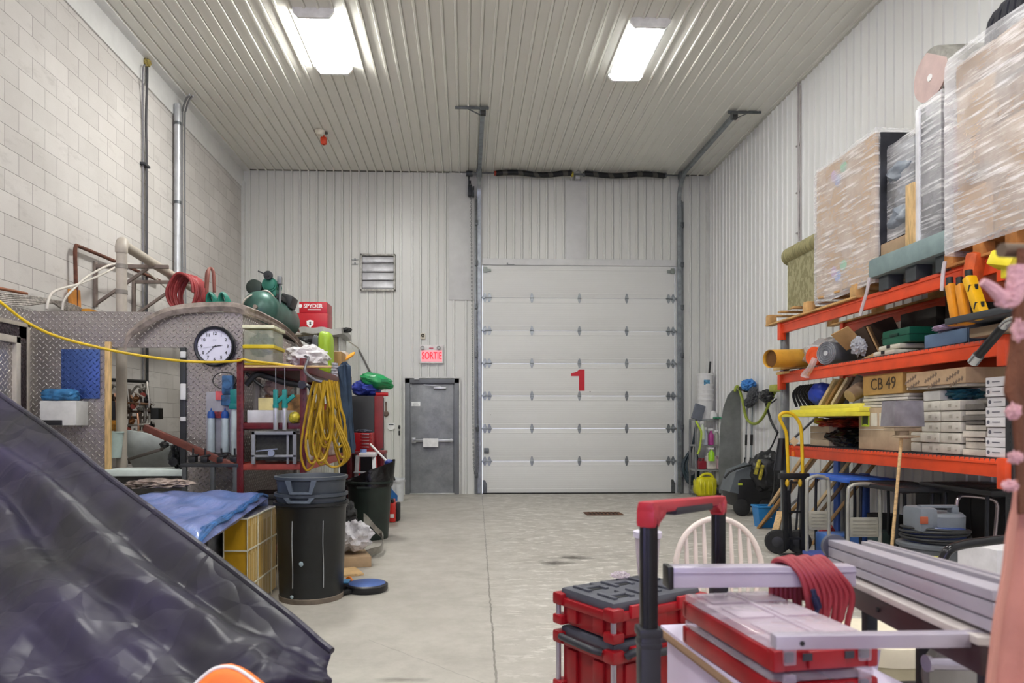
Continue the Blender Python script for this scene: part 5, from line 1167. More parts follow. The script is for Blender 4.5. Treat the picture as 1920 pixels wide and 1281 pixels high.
vor.inputs['Scale'].default_value = 4.5; vor.inputs['Randomness'].default_value = 1
cr = n.ramp(vor.outputs['Distance'], ((0.0, 0.0), (.25, 1.0)))
v2 = n.n('ShaderNodeTexVoronoi', feature='DISTANCE_TO_EDGE'); v2.inputs['Scale'].default_value = 2.6; n.l(n.co((.5, 1.2, .9), (.4, .3, .9)), v2.inputs['Vector'])
b0 = n.bump(n.ramp(v2.outputs['Distance'], ((0.0, 1.0), (.03, 0.0))), .14, .008)
b1 = n.bump(cr, .3, .03, b0); b2 = n.bump(n.noise(co, 5, 3, .5), .2, .03, b1); n.bump(n.noise(co, 400, 2), .1, .001, b2); M_cov = n.m
mb = MB(); mb.sheet(150, 130, cov, .004); t.p('near_sheet', mb, M_cov, smooth=60)
def cov2(u, v):
    p = ridge(u); q_ = p+V((-.25*v, .32*v, -p.z*.985*v)) if u < .8 else p+V((-.25*v-.0, .32*v*(1-(u-.8)*4), -p.z*.985*v))
    return q_+V((.3, .3, 0))*(NZ.noise(V((u*7, v*3, 9)))*.09*min(1, v*5))
mb = MB(); mb.sheet(60, 16, cov2, .004); t.p('far_sheet', mb, M_cov, smooth=60)
mb = MB(); mb.tube([ridge(i/50)+V((0, -.0, .003)) for i in range(51)], .012, 8, 1); t.p('seam', mb, M_cov)
mb = MB()
for vv in (.12, .30):
    mb.tube([cov(.02+u_*.03*(1+vv), vv+.0*u_)+V((.012, -.012, .012)) for u_ in range(0, 12)], .006, 6, 3)
# orange cushion peeking in
a = [PZ(385, 1281, .42) for _ in range(1)]
t = T('orange_cushion', 'orange fabric cushion corner with white piping', 'cushion', P(430, 1300, 1.45)-V((0, 0, .12)), world=True)
c0 = P(436, 1300, 1.45)
def cush(u, v):
    a_ = u*2-1; b_ = v*2-1; r_ = max(abs(a_), abs(b_)); s_ = 1-.12*(a_*a_*b_*b_)
    return c0+V((.13*a_*s_-.01, .02+.05*b_*b_-.0, .13*b_*s_-.085+.0))*1.0
Mq = Mx.Translation(c0+V((-.005, 0, -.1))) @ rotm((0, R(42), 0))
mb = MB(); mb.blob((0, 0, 0), (.13, .035, .13), .02, 2, 3, box=4.5); bmesh.ops.transform(mb.m, matrix=Mq, verts=mb.m.verts); t.p('pad', mb, mat('f07a2e', .6, var=.08))
mb = MB(); pp = []
for k in range(28):
    a_ = 2*PI*k/28; kk = (abs(math.cos(a_))**4.5+abs(math.sin(a_))**4.5)**(-1/4.5); pp.append(Mq @ V((.132*kk*math.cos(a_), -.012, .132*kk*math.sin(a_))))
mb.tube(pp, .0035, 8, 3, True); t.p('piping', mb, white)
# the chair the cushion rests on stays out of view below the frame: a low stool under it
mb = MB(); mb.box((0, 0, .2), (.3, .3, .4), .01); 
zz_ = (c0.z-.1-.19)
mb.m.free(); mb = MB(); mb.box((0, 0, zz_/2), (.3, .22, zz_), .01); one('storage_box', 'plain dark box under the orange cushion', 'box', mb, mat('2c2c33', .6), (c0.x, 1.45, 0))
# ================================================================ RIGHT SIDE: pallet rack
org = mat('dc4a22', .42, var=.1, vs=5); upr = mat('8d9195', .45, .5, var=.2); filmc = None
n = NT('stretch_film'); co = n.co()
tr = n.n('ShaderNodeBsdfTransparent'); ms = n.n('ShaderNodeMixShader'); tr.inputs[0].default_value = (.97, .97, .98, 1)
st = n.noise(n.co((.9, .9, 11), (.3, .2, .3)), 3.2, 6, .62); st2 = n.noise(co, 3, 4)
fac = n.math('ADD', n.math('MULTIPLY', n.ramp(st, ((.5, 0.0), (.66, 1.0))), .42), n.math('ADD', n.math('MULTIPLY', n.ramp(st2, ((.35, 0.0), (.65, 1.0))), .22), .2))
n.l(fac, ms.inputs[0]); n.l(tr.outputs[0], ms.inputs[1]); n.l(n.b.outputs[0], ms.inputs[2]); n.l(ms.outputs[0], n.o.inputs[0])
n.set(Base_Color=(.93, .92, .95, 1), Roughness=.14, Specular_IOR_Level=1.0); n.bump(st, .35, .02); M_film = n.m
pf = PZ(1466, 1006, 0); Xf, Yfar = pf.x, pf.y
Ynear = PX(1893, 800, Xf).y
def bz(py): return P(1466, py, Yfar).z
z1, z2, z3 = bz(606), bz(699), bz(834); bh = .125
Xb = XR-.16
t = T('pallet_rack', 'orange and grey pallet rack loaded along the ribbed wall', 'pallet rack', ((Xf+Xb)/2, (Yfar+Ynear)/2, 0), world=True)
for y in (Yfar, Ynear):
    for x in (Xf+.035, Xb):
        mb = MB(); mb.box((x, y, (z1+.02)/2), (.075, .07, z1+.02), .003)
        for k in range(46): mb.box((x-.039, y, .1+k*.05), (.003, .02, .022))
        t.p('upright', mb, upr if y == Yfar else mat('26282b', .5))
        mb = MB(); mb.box((x, y, .006), (.12, .12, .012), .003); t.p('foot_plate', mb, upr)
    for k in range(3): mb = MB(); mb.bar((Xf+.04, y, .3+k*.75), (Xb, y, .95+k*.75 if k < 2 else z1-.1), .03, .02); t.p('brace', mb, upr)
for z in (z1, z2, z3):
    for x in (Xf, Xb):
        mb = MB(); mb.box((x, (Yfar+Ynear)/2, z-bh/2), (.045, Yfar-Ynear-.04, bh), .006); mb.box((x-.026, (Yfar+Ynear)/2, z-bh*.2), (.008, Yfar-Ynear-.05, .02), .003)
        b_ = t.p('beam', mb, org)
        for y in (Yfar, Ynear):
            mb = MB(); mb.box((x-.012, y+(-.02 if y == Yfar else .02), z-bh*.75), (.07, .075, bh*1.7), .004); t.p('connector', mb, org, b_)
for z in (z2, z3):
    mb = MB(); k = 0; y = Ynear+.1
    while y < Yfar-.06: mb.box(((Xf+Xb)/2, y, z+.004), (Xb-Xf+.05, .006, .006)); mb.box((Xf-.02, y, z-.016), (.006, .006, .04)); y += .05
    for k in range(9): mb.box((Xf+.02+(Xb-Xf-.04)*k/8, (Yfar+Ynear)/2, z+.0), (.006, Yfar-Ynear-.1, .006))
    t.p('wire_deck', mb, galvd)
def ypx(px, X=None): return PX(px, 700, X or Xf).y
def pallet(lab, y0, y1, col, z=z1, x0=Xf-.06, x1=Xb+.03, n=7, runs_x=True):
    t = T('pallet', lab, 'pallet', ((x0+x1)/2, (y0+y1)/2, z), world=True)
    m_ = mat(col, .75, var=.25, vs=6)
    for x in (x0+.04, (x0+x1)/2, x1-.04): mb = MB(); mb.box((x, (y0+y1)/2, z+.065), (.08, y1-y0, .09), .004) if False else [mb.box((x, y, z+.065), (.09, .1, .09), .004) for y in (y0+.06, (y0+y1)/2, y1-.06)]; mb.box((x, (y0+y1)/2, z+.01), (.09, y1-y0, .02), .003); t.p('bearer', mb, m_)
    for k in range(n): y = y0+.05+(y1-y0-.1)*k/(n-1); mb = MB(); mb.box(((x0+x1)/2, y, z+.12), (x1-x0, .085, .02), .003); t.p('deck_board', mb, m_)
    return z+.131
yA0 = ypx(1445); yA1 = ypx(1618)
zp = pallet('pale wooden pallet at the far end of the top beam', yA1, yA0, 'c49a63')
yB0, yB1 = ypx(1632), ypx(1772)
yC0 = ypx(1784); yC1 = Ynear-.15
zpc = pallet('orange brown wooden pallet below the wrapped cartons', yC1, yC0, 'b5773c')
# rug sample: roll with a hanging panel
yr0, yr1 = ypx(1474), ypx(1532)
rz_ = PX(1500, 470, Xf+.05).z
t = T('rolled_rug', 'olive patterned rug rolled at top with a hanging panel', 'rug', (Xf+.12, (yr0+yr1)/2, zp), world=True)
n = NT('olive_damask'); f = n.noise(n.co((1, 1, .6)), 22, 3); n.base(n.mix(n.ramp(f, ((.47, 0.0), (.53, 1.0))), '7f7a58', '989371')); n.set(Roughness=.85); M_rug = n.m
mb = MB(); mb.cyl((Xf+.08, yr1, rz_), (Xf+.08, yr0+.08, rz_), .105, seg=28, b=.01)
mb.lathe([(.0, 0), (.108, 0), (.108, .02), (0, .02)], M=Mx.Translation((Xf+.08, yr0-.2, rz_)) @ Mx.Rotation(PI/2, 4, 'X'))
t.p('roll', mb, mat('8d875f', .85, var=.3, stretch=(1, 9, 1), vs=6))
mb = MB(); mb.box((Xf+.02, (yr0+yr1)/2+.02, (zp+rz_)/2), (.012, yr0-yr1-.05, rz_-zp)); t.p('panel', mb, M_rug)
# tall wrapped box A
def aisle(px_far, px_near, py_top, z0, X, dep, py_ref=None):
    ya, yb = ypx(px_far, X), ypx(px_near, X); zt_ = PX(px_near, py_top, X).z
    return ya, yb, zt_, (X+dep/2, (ya+yb)/2, (z0+zt_)/2), (dep, ya-yb, zt_-z0)
ya, yb, zt_, c_, s_ = aisle(1531, 1642, 247, zp, Xf-.03, .62)
t = T('wrapped_tall_carton', 'tall tan carton wrapped in clear film, nearest the rug', 'carton', (c_[0], c_[1], zp), world=True)
mb = MB(); mb.box((c_[0], c_[1], c_[2]), s_, .008); t.p('carton', mb, mat('c2a27c', .75, var=.08))
mb = MB(); mb.box((c_[0]+.015, yb-.012, c_[2]), (s_[0]-.02, .03, s_[2]-.02), .01); t.p('dark_end', mb, mat('2b2c34', .35, var=.5, vs=4, bump=.4, bs=8), label='dark wrapped end with shadow painted in')  # black wrap and the end's shadow share this dark colour
for k, col in enumerate(('8fc6a4', 'c7a6c9', '9fb0dd')):
    for zz_ in (.93, .2):
        mb = MB(); mb.blob((Xf-.034, (ya+yb)/2+(.1, .28, .2)[k]-.1, zp+s_[2]*zz_-(.03, .06, .12)[k]), (.002, .06, .05), 0, 1, 0, sub=3, r=(k*1.2, 0, 0)); t.p('petal_mark', mb, mat(col, .6, var=0))
def film(px, c, s, wob=.02, seed=0):
    mb = MB(); hx, hy, hz = s[0]/2+.012, s[1]/2+.012, s[2]/2+.01
    def f(u, v):
        a = u*4; i = int(min(a, 3.9999)); fr = a-i; cs = [(-hx, hy), (-hx, -hy), (hx, -hy), (hx, hy), (-hx, hy)]
        x = cs[i][0]*(1-fr)+cs[i+1][0]*fr; y = cs[i][1]*(1-fr)+cs[i+1][1]*fr; z = -hz-.05+(2*hz+.08)*v
        k = 1+.02*abs(NZ.noise(V((u*9+seed, v*6, seed))))+.012*abs(math.sin(v*23+u*9))
        if v > .96: k -= .05*(v-.96)/.04
        return (c[0]+x*k, c[1]+y*k, c[2]+z+.02*NZ.noise(V((u*6, v*2, seed+3))))
    mb.sheet(64, 26, f); return px.p('stretch_film', mb, M_film)
film(t, c_, s_, seed=1)
# grey plastic pallet with mixed goods B
zg = PX(1640, 500, Xf-.08).z
zgb = z1+.0
yg0, yg1 = ypx(1627, Xf-.1), ypx(1778, Xf-.1)
t = T('plastic_pallet', 'grey green plastic slab pallet on the top beam', 'pallet', (Xf+.3, (yg0+yg1)/2, zgb), world=True)
gt = PX(1627, 488, Xf-.1).z; gb = PX(1627, 524, Xf-.1).z
mb = MB(); mb.box((Xf-.1+.42, (yg0+yg1)/2, (gt+gb)/2), (.84, yg0-yg1, gt-gb), .03); t.p('slab', mb, mat('7b8f90', .5, var=.12))
for y in (yg0-.15, (yg0+yg1)/2, yg1+.15):
    for x in (Xf+.02, Xf+.62): mb = MB(); mb.box((x, y, (gb+z1)/2), (.14, .14, gb-z1+.02), .01); t.p('foot', mb, mat('3f4447', .6))
X2 = Xf+.02
def goods(name, lab, cat, pxf, pxn, pyt, z0, X, dep, m, b=.008, extra=None):
    ya, yb, zt_, c_, s_ = aisle(pxf, pxn, pyt, z0, X, dep); mb = MB(); mb.box((0, 0, s_[2]/2), s_, b)
    if extra: extra(mb, s_)
    return one(name, lab, cat, mb, m, (c_[0], c_[1], z0)), c_, s_
mb = MB(); ya, yb, zt_, c_, s_ = aisle(1662, 1716, 250, gt+.22, X2+.05, .4)
t = T('grey_duvet', 'grey blue puffy bedding bulging under clear film', 'bedding', (c_[0], c_[1], gt+.22), world=True)
for k, (f_, r_) in enumerate(((.16, .2), (.42, .22), (.68, .21), (.9, .2))):
    mb.blob((c_[0]-.02+.05*(k % 2), c_[1]-.0, gt+.22+s_[2]*f_), (.22, s_[1]/2+.02, s_[2]*.17), .18, 2, k, box=2.6)
t.p('padding', mb, mat('858d98', .45, var=.15, bump=.4, bs=8, bd=.02)); film(t, c_, s_, seed=5)
goods('small_carton', 'small brown carton printed at the foot of the bedding', 'carton', 1651, 1705, 436, gt, X2-.02, .4, mat('a98f72', .75))
mb = MB(); a = PX(1708, 345, X2-.06); mb.box((X2-.06, a.y, (a.z+gt)/2), (.03, .1, a.z-gt), .003); one('timber_strip', 'pale wooden slat standing before the puffy bedding', 'slat', mb, woodz)
ya, yb, zt_, c_, s_ = aisle(1722, 1766, 178, gt, X2-.03, .5)
t = T('dark_wrapped_case', 'tall dark case with white corner strip in clear film', 'case', (c_[0], c_[1], gt), world=True)
mb = MB(); mb.box(c_, s_, .02); t.p('case', mb, mat('3b3d47', .4, var=.5, vs=4))
mb = MB(); mb.box((X2-.045, ya-.02, c_[2]), (.02, .05, s_[2]), .005); t.p('white_strip', mb, mat('dcdce2', .4)); film(t, c_, s_, seed=8)
mb = MB(); mb.box((X2+.16, yb-.012, gt+.42), (.2, .02, .84), .006); t.p('red_insert', mb, mat('9b2326', .45))
mb = MB(); a = PX(1762, 146, X2+.05); 
mb.cyl((X2-.02, a.y+.0, a.z+.02), (X2+.5, a.y-.02, a.z+.05), .21, seg=32, b=.01); o1 = None
t = T('pink_roll', 'fat pinkish roll lying on top of the dark wrapped case', 'roll', (X2+.2, a.y, a.z-.2), world=True)
t.p('roll', mb, mat('8c8a83', .6, var=.3, vs=8, bump=.5, bs=12, bd=.02)); mb = MB(); mb.cyl((X2-.03, a.y, a.z+.02), (X2-.015, a.y, a.z+.02), .2, seg=32); t.p('end_disc', mb, mat('c1a5a0', .5)); mb = MB(); mb.cyl((X2-.034, a.y, a.z+.0), (X2-.028, a.y, a.z+.0), .028, seg=16); t.p('core', mb, white)
mb = MB(); 
# wrapped cartons C
X3 = Xf-.1
labsC = {}
yc0, yc1 = ypx(1782, X3), ypx(1925, X3)-.1
zc0 = zpc; zc3 = PX(1782, 150, X3).z
rows = 4; hrow = (zc3-zc0)/3.3
cl = (yc0-yc1)/2
names = [('lowest', 'far'), ('second', 'far'), ('third', 'far'), ('top', 'far')]
for r_ in range(4):
    for k in range(2):
        h_ = hrow*(1.0 if r_ < 3 else .55); z0 = zc0+r_*hrow
        off = .03*((r_*7+k*3) % 3-1)
        mb = MB(); mb.box((0, 0, h_/2), (.46-.03*(r_ % 2), cl-.02, h_-.004), .008)
        mb.box((0, 0, h_-.001), (.05, cl-.03, .002))
        lab = '%s wrapped carton %s on the orange pallet' % (('bottom', 'second row', 'third row', 'topmost')[r_], ('beside the dark case', 'toward the pink cloth')[k])
        one('wrapped_carton', lab, 'carton', mb, mat(('b79570', 'a98762', 'bfa07c', 'a58460')[(r_+k) % 4], .7, var=.12, vs=3), (X3+.26+off*.4, yc0-cl*(k+.5), z0), group='film wrapped cartons on the orange pallet')
mb = MB(); mb.box((X3+.02, yc0-cl*1.4, zc0+hrow*2.75), (.006, .3, .05)); mb.box((X3+.02, yc0-cl*.6, zc0+hrow*1.3), (.006, .22, .05)); one('carton_print', 'faint grey printed strips on the wrapped cartons', 'label', mb, mat('8e7a63', .6))
t = T('carton_wrap', 'clear stretch film wound around the pallet of cartons', 'stretch film', (X3+.26, (yc0+yc1)/2, zc0), world=True)
cc = (X3+.26, (yc0+yc1)/2, (zc0+zc0+hrow*3.6)/2); ss = (.56, yc0-yc1, hrow*3.6)
film(t, cc, ss, seed=14)
mb = MB()
for k in range(9): y = yc0-.25-.07*k; mb.tube([(X3+.1, y, zc0+hrow*3.6), (X3+.12, y-.05, zc0+hrow*3.6+.2+.02*k), (X3+.3, y-.2, zc0+hrow*3.6+.25), (X3+.45, y-.3, zc0+hrow*3.6)], .03, 8, 4)
one('black_hose_coil', 'black ribbed hoses under film on top of the cartons', 'hose', mb, mat('26272f', .35))
# loose film tails
for k, (pp, lab) in enumerate(((((1630, 520), (1626, 545), (1617, 575), (1613, 592)), 'twisted tail of film hanging below the tall tan carton'), (((1772, 490), (1768, 515), (1766, 545)), 'twisted tail of film hanging below the plastic pallet'))):
    mb = MB(); mb.tube([PX(x, y, Xf-.11) for x, y in pp], .014, 6, 5); one('film_tail', lab, 'film', mb, mat('d9d3d6', .3, alpha=.7, var=0))

# ---- middle shelf
zz = z2+.01
# yellow tube lying over the upright
t = T('cardboard_tube', 'wide yellow cardboard tube poking out past the rack end', 'tube', P(1480, 690, Yfar-.25), world=True)
a, b = P(1443, 673, Yfar-.42), P(1517, 671, Yfar-.2)
mb = MB(); d = (b-a).normalized(); Mt = Mx.Translation(a) @ d.to_track_quat('Z', 'Y').to_matrix().to_4x4()
mb.lathe([(.095, .02), (.1, 0), (.1, .02), (.1, (b-a).length), (.09, (b-a).length), (.09, .05)], M=Mt, seg=30); t.p('tube', mb, mat('d9a43c', .6, var=.1)); mb = MB(); mb.lathe([(0, .04), (.089, .04)], M=Mt); t.p('inside', mb, mat('6d4820', .8))
for k, (a_, b_, lab) in enumerate((((1457, 692), (1517, 687), 'upper pale board under the yellow tube'), ((1462, 700), (1525, 693), 'lower pale board under the yellow tube'))):
    mb = MB(); mb.bar(P(*a_, Yfar-.15), P(*b_, Yfar-.15), .2, .03, .003); one('timber_board', lab, 'board', mb, mat('cfae72', .6, var=.2))
ys_ = ypx(1566, Xf+.1)
t = T('foam_roll', 'grey foam roll with spiral end and orange tube beside it', 'roll', (Xf+.25, ys_, zz), world=True)
a = PX(1549, 665, Xf+.02); Ra = .12
def flatcyl(mb, c, r, L, ang, **k):
    d = V((math.cos(ang), math.sin(ang), 0)); mb.cyl(V(c)-d*L/2, V(c)+d*L/2, r, **k)
zc_ = zz+Ra+.0
a = V((a.x, a.y, zc_)); dr = V((.85, .53, 0)).normalized(); dr = V((.93, .36, 0))
mb = MB(); mb.cyl(a, a+dr*.42, Ra, seg=32, b=.008); t.p('roll', mb, mat('6d7077', .7, var=.1))
mb = MB(); mb.lathe([(Ra*.95, 0), (Ra*.95, .012), (Ra*.8, .012), (Ra*.8, 0)], M=Mx.Translation(a-dr*.006) @ dr.to_track_quat('Z', 'Y').to_matrix().to_4x4(), seg=32); mb.lathe([(Ra*.6, 0), (Ra*.6, .012), (Ra*.4, .012), (Ra*.4, 0)], M=Mx.Translation(a-dr*.006) @ dr.to_track_quat('Z', 'Y').to_matrix().to_4x4(), seg=32); mb.lathe([(0, 0), (Ra*.2, 0), (Ra*.2, .01)], M=Mx.Translation(a-dr*.01) @ dr.to_track_quat('Z', 'Y').to_matrix().to_4x4()); t.p('spiral_end', mb, mat('c4c6ca', .6))
o_c = V((Xf-.01, a.y+.2, zz+.11))
mb = MB(); mb.cyl(o_c, o_c+dr*.3, .1, seg=24); mb.lathe([(.06, -.004), (.1, -.004), (.1, .01)], M=Mx.Translation(o_c) @ dr.to_track_quat('Z', 'Y').to_matrix().to_4x4()); one('orange_tube', 'orange tube end between plastic bag and grey foam roll', 'tube', mb, mat('e2531f', .5))
mb = MB(); mb.blob((0, 0, .15), (.2, .3, .17), .22, 2.5, 5, flat=.15); yq = a.y+.36
n = NT('clear_bag'); tr = n.n('ShaderNodeBsdfTransparent'); ms = n.n('ShaderNodeMixShader'); ms.inputs[0].default_value = .42; n.l(tr.outputs[0], ms.inputs[1]); n.l(n.b.outputs[0], ms.inputs[2]); n.l(ms.outputs[0], n.o.inputs[0]); n.set(Base_Color=(.7, .7, .72, 1), Roughness=.15); n.bump(n.noise(n.co(), 14, 5), .9, .03); M_bag = n.m
one('clear_plastic_bag', 'cloudy clear plastic bag around rolls on the middle shelf', 'bag', mb, M_bag, (Xf+.22, yq, zz))
mb = MB(); mb.tube([PX(1528, 672, Xf-.03), PX(1520, 690, Xf-.05), PX(1512, 700, Xf-.05), PX(1510, 706, Xf-.05)], .035, 8, 4, rad=lambda q_: .03+.02*q_); one('bag_tail', 'clear bag tail hanging over the middle orange beam', 'bag', mb, M_bag)
ya_ = ypx(1612, Xf+.1)
t = T('open_carton', 'torn open brown carton with bubble wrap spilling out', 'carton', (Xf+.2, ya_, zz), world=True)
Mo = Mx.Translation((Xf+.26, ya_, zz+.2)) @ rotm((R(-14), R(-18), R(12)))
mb = MB(); mb.box((0, 0, 0), (.34, .26, .3), .006, M=Mo); t.p('body', mb, mat('3c2d20', .8)); mb = MB()
mb.box((-.2, .1, .12), (.02, .2, .22), .003, r=(0, -.5, .2), M=Mo); mb.box((-.22, .02, -.18), (.02, .3, .14), .003, r=(0, .6, 0), M=Mo); mb.box((-.16, -.16, 0), (.1, .015, .26), .003, r=(0, 0, .6), M=Mo); t.p('flap', mb, mat('b08c60', .75))
mb = MB(); mb.blob((-.17, .03, 0), (.06, .09, .09), .4, 6, 3); bmesh.ops.transform(mb.m, matrix=Mo, verts=mb.m.verts); t.p('bubble_wrap', mb, mat('b9bcc4', .2, bump=.8, bs=60, bd=.01))
for k, (py, lab) in enumerate(((657, 'lower cream tool case beside the open carton'), (643, 'upper cream tool case under the green case'))):
    ya, yb, zt_, c_, s_ = aisle(1636, 1676, 642, zz, Xf+.03, .5); h_ = (zt_-zz)/2
    t = T('tool_case', lab, 'case', (c_[0]+.05*k, c_[1], zz+h_*k)); mb = MB(); mb.box((0, 0, h_*.5), (s_[0], s_[1], h_-.006), .02); t.p('shell', mb, mat('c9c4b5', .5)); mb = MB(); mb.box((-s_[0]/2-.002, 0, h_*.6), (.006, .05, .03), .003); mb.box((0, -s_[1]/2-.002, h_*.6), (.06, .006, .03), .003); t.p('latch', mb, blk)
hc = zt_
t = T('green_case', 'dark green power tool case on two cream cases', 'case', (Xf+.33, ypx(1680, Xf+.13)-.0, hc)); hg = PX(1698, 613, Xf+.13).z-hc
mb = MB(); mb.box((0, 0, hg/2), (.42, .4, hg), .025); t.p('shell', mb, mat('12604a', .45)); mb = MB(); mb.box((0, 0, hg*.5), (.425, .405, .007), .002); mb.box((-.215, 0, hg*.6), (.02, .12, .02), .005); t.p('seam', mb, mat('0a3d30', .5))
# dark goods behind
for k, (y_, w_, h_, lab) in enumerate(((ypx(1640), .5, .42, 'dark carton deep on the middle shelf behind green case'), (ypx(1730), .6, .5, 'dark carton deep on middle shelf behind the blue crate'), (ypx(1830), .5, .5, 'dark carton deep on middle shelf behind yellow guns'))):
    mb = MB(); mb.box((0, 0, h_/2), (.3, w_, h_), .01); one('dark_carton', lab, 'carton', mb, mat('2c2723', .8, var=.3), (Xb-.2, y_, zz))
ya, yb, zt_, c_, s_ = aisle(1735, 1815, 600, zz, Xf+.02, .34)
t = T('blue_crate', 'blue grey open crate with purple film on the middle shelf', 'crate', (c_[0], c_[1], zz), world=True)
mb = MB()
for sx, sy, dx, dy in ((0, 1, s_[0], .015), (0, -1, s_[0], .015), (1, 0, .015, s_[1]), (-1, 0, .015, s_[1])): mb.box((c_[0]+sx*s_[0]/2, c_[1]+sy*s_[1]/2, zz+s_[2]*.33), (dx, dy, s_[2]*.65), .004)
mb.box((c_[0], c_[1], zz+.01), (s_[0], s_[1], .015)); t.p('shell', mb, mat('566f8e', .5)); mb = MB(); mb.blob((c_[0], c_[1], zz+s_[2]*.65), (s_[0]*.5, s_[1]*.5, s_[2]*.16), .3, 4, 6); t.p('filling', mb, mat('8f93a5', .4, var=.5, vs=8, bump=.6, bs=12, bd=.02))
mb = MB(); mb.blob((c_[0]-.05, c_[1]+.0, zz+s_[2]*.9), (s_[0]*.5, s_[1]*.45, .03), .3, 4, 2); one('purple_film', 'flat pack of pink purple film on the blue grey crate', 'film', mb, mat('c5b0cf', .3, var=.3))
# tray with yellow guns, tilted
yt0 = ypx(1843, Xf-.15)
t = T('grey_tray', 'grey tray jutting over the aisle under the yellow guns', 'tray', (Xf-.02, yt0, zz+.1), world=True)
zt2 = PX(1800, 608, Xf-.2).z
mb = MB(); mb.box((Xf+.1, yt0, zt2), (.6, .62, .03), .01, r=(0, .1, 0)); t.p('plate', mb, mat('4b4f55', .45, var=.3)); mb = MB(); mb.box((Xf+.1, yt0, (zz+zt2-.02)/2), (.4, .4, zt2-zz-.03), .01); t.p('support_box', mb, mat('8a7760', .7)); mb = MB(); mb.box((Xf-.2, yt0, zt2+.035), (.02, .6, .05), .008); t.p('lip', mb, mat('33363b', .5))
for k, (px, px2, y0_, y1_, col, lab) in enumerate(((1781, 1793, 533, 604, 'd98d1e', 'orange yellow foam gun nearest the blue crate'), (1800, 1812, 533, 602, 'd98d1e', 'orange yellow foam gun between the other two'), (1817, 1842, 520, 592, 'e0ab0c', 'bright yellow foam gun with black cap'))):
    Xg = Xf-.14; a, b = PX(px, y0_, Xg), PX(px2, y1_, Xg)
    t = T('yellow_gun', lab, 'foam gun', b, world=True, group='yellow guns standing on the grey tray')
    mb = MB(); mb.bar(a, b, .075 if k == 2 else .05, .06, .014); mb.box(b+V((0, 0, -.0)), (.08, .09, .06), .015); t.p('body', mb, mat(col, .4)); mb = MB(); mb.cyl(a+V((0, 0, -.01)), a+V((0, .005, .05)), .024, seg=14); t.p('cap', mb, blk)
    if k == 2:
        for f_ in (.3, .75): mb = MB(); p_ = a.lerp(b, f_); mb.box(p_+V((-.028, -.01, 0)), (.02, .015, .05), .002, r=(.3, 0, 0)); mb.box(p_+V((0, -.033, 0)), (.02, .01, .05)); t.p('slot', mb, blk)
mb = MB(); a = PX(1888, 510, Xf-.2); mb.box((0, 0, .07), (.15, .16, .1), .02, r=(.3, .2, .4)); mb.box((0, 0, .0), (.05, .05, .08), .01); one('yellow_tool', 'bright yellow tool wedged under the orange pallet', 'tool', mb, mat('e2cf2a', .4), a)
mb = MB(); a = PX(1850, 520, Xf+.05); mb.box(a+V((0, 0, 0)), (.3, .12, .35), .03, r=(.25, 0, 0)); one('orange_machine', 'orange red machine body behind the yellow guns', 'machine', mb, mat('c2501d', .5, var=.3), None)
t = T('vacuum_wand', 'shiny steel and black vacuum wand leaning out of rack', 'wand', PX(1825, 680, Xf-.3), world=True)
a, b, c3 = PX(1824, 680, Xf-.35), PX(1862, 632, Xf-.35), PX(1890, 604, Xf-.35)
mb = MB(); mb.cyl(a, a.lerp(b, .3), .034, seg=20); mb.tube([b.lerp(c3, .6), c3, PX(1905, 598, Xf-.35)], .026, 14); t.p('steel_tube', mb, mat('c9ccd0', .2, .9)); mb = MB(); mb.cyl(a.lerp(b, .25), b.lerp(c3, .65), .028, seg=20); t.p('black_sleeve', mb, blkp)

# ---- lower shelf
zz = z3+.01
Xw = Xf+.03
# stack of yellow foam boards resting on clutter
y0_, y1_ = ypx(1462, Xf-.1), ypx(1607, Xf-.1)
for k, (pxf, pxn, pyf, X_, w_, lab, col) in enumerate(((1462, 1585, 774, Xf-.2, .5, 'lowest yellow foam board jutting out over the aisle', 'd9cf3a'), (1480, 1612, 762, Xf-.06, .5, 'middle yellow foam board in the stack', 'e4da4a'), (1500, 1615, 752, Xf+.02, .5, 'topmost yellow foam board in the stack', 'ddd455'))):
    ya, yb = ypx(pxf, X_), ypx(pxn, X_); zb_ = [1.39, 1.43, 1.475][k]
    zb_ = PX(1530, 781, Xf-.2).z+.042*k
    mb = MB(); mb.box((0, 0, .019), (w_, ya-yb, .038), .004); one('foam_board', lab, 'board', mb, mat(col, .6, var=.08), (X_+w_/2, (ya+yb)/2, zb_), group='yellow foam boards on the lower shelf')
ztop3 = PX(1530, 781, Xf-.2).z
def lg(name, lab, cat, pxf, pxn, pyt, col, dep=.4, X=None, z0=None, b=.006, m=None):
    return goods(name, lab, cat, pxf, pxn, pyt, zz if z0 is None else z0, X or Xw, dep, m or mat(col, .7, var=.14, vs=6), b)
for k in range(3):
    h_ = .07; ya, yb = ypx(1514, Xw), ypx(1549, Xw); mb = MB(); mb.box((0, 0, h_/2), (.3, ya-yb, h_-.004), .004); one('cream_carton', ('lowest cream carton at the rack end', 'middle cream carton at the rack end', 'top cream carton at the rack end')[k], 'carton', mb, mat('b5a58e', .7), (Xw+.18, (ya+yb)/2, zz+h_*k), group='cream cartons at the rack end')
mb = MB(); mb.blob((0, 0, .1), (.2, .28, .1), .25, 3, 7, flat=.1); one('black_sack', 'black glossy sack on the lower shelf below red sack', 'sack', mb, mat('17181b', .25, var=.4, bump=.7, bs=14, bd=.02), (Xw+.22, ypx(1582, Xw+.2)-.05, zz))
mb = MB(); mb.blob((0, 0, .05), (.2, .3, .05), .3, 4, 9, flat=.05); one('red_sack', 'red and white sack folded above the black sack', 'sack', mb, mat('b03a2c', .5, var=.6, vs=7, bump=.6, bs=14, bd=.02), (Xw+.2, ypx(1580, Xw+.2), zz+.19))
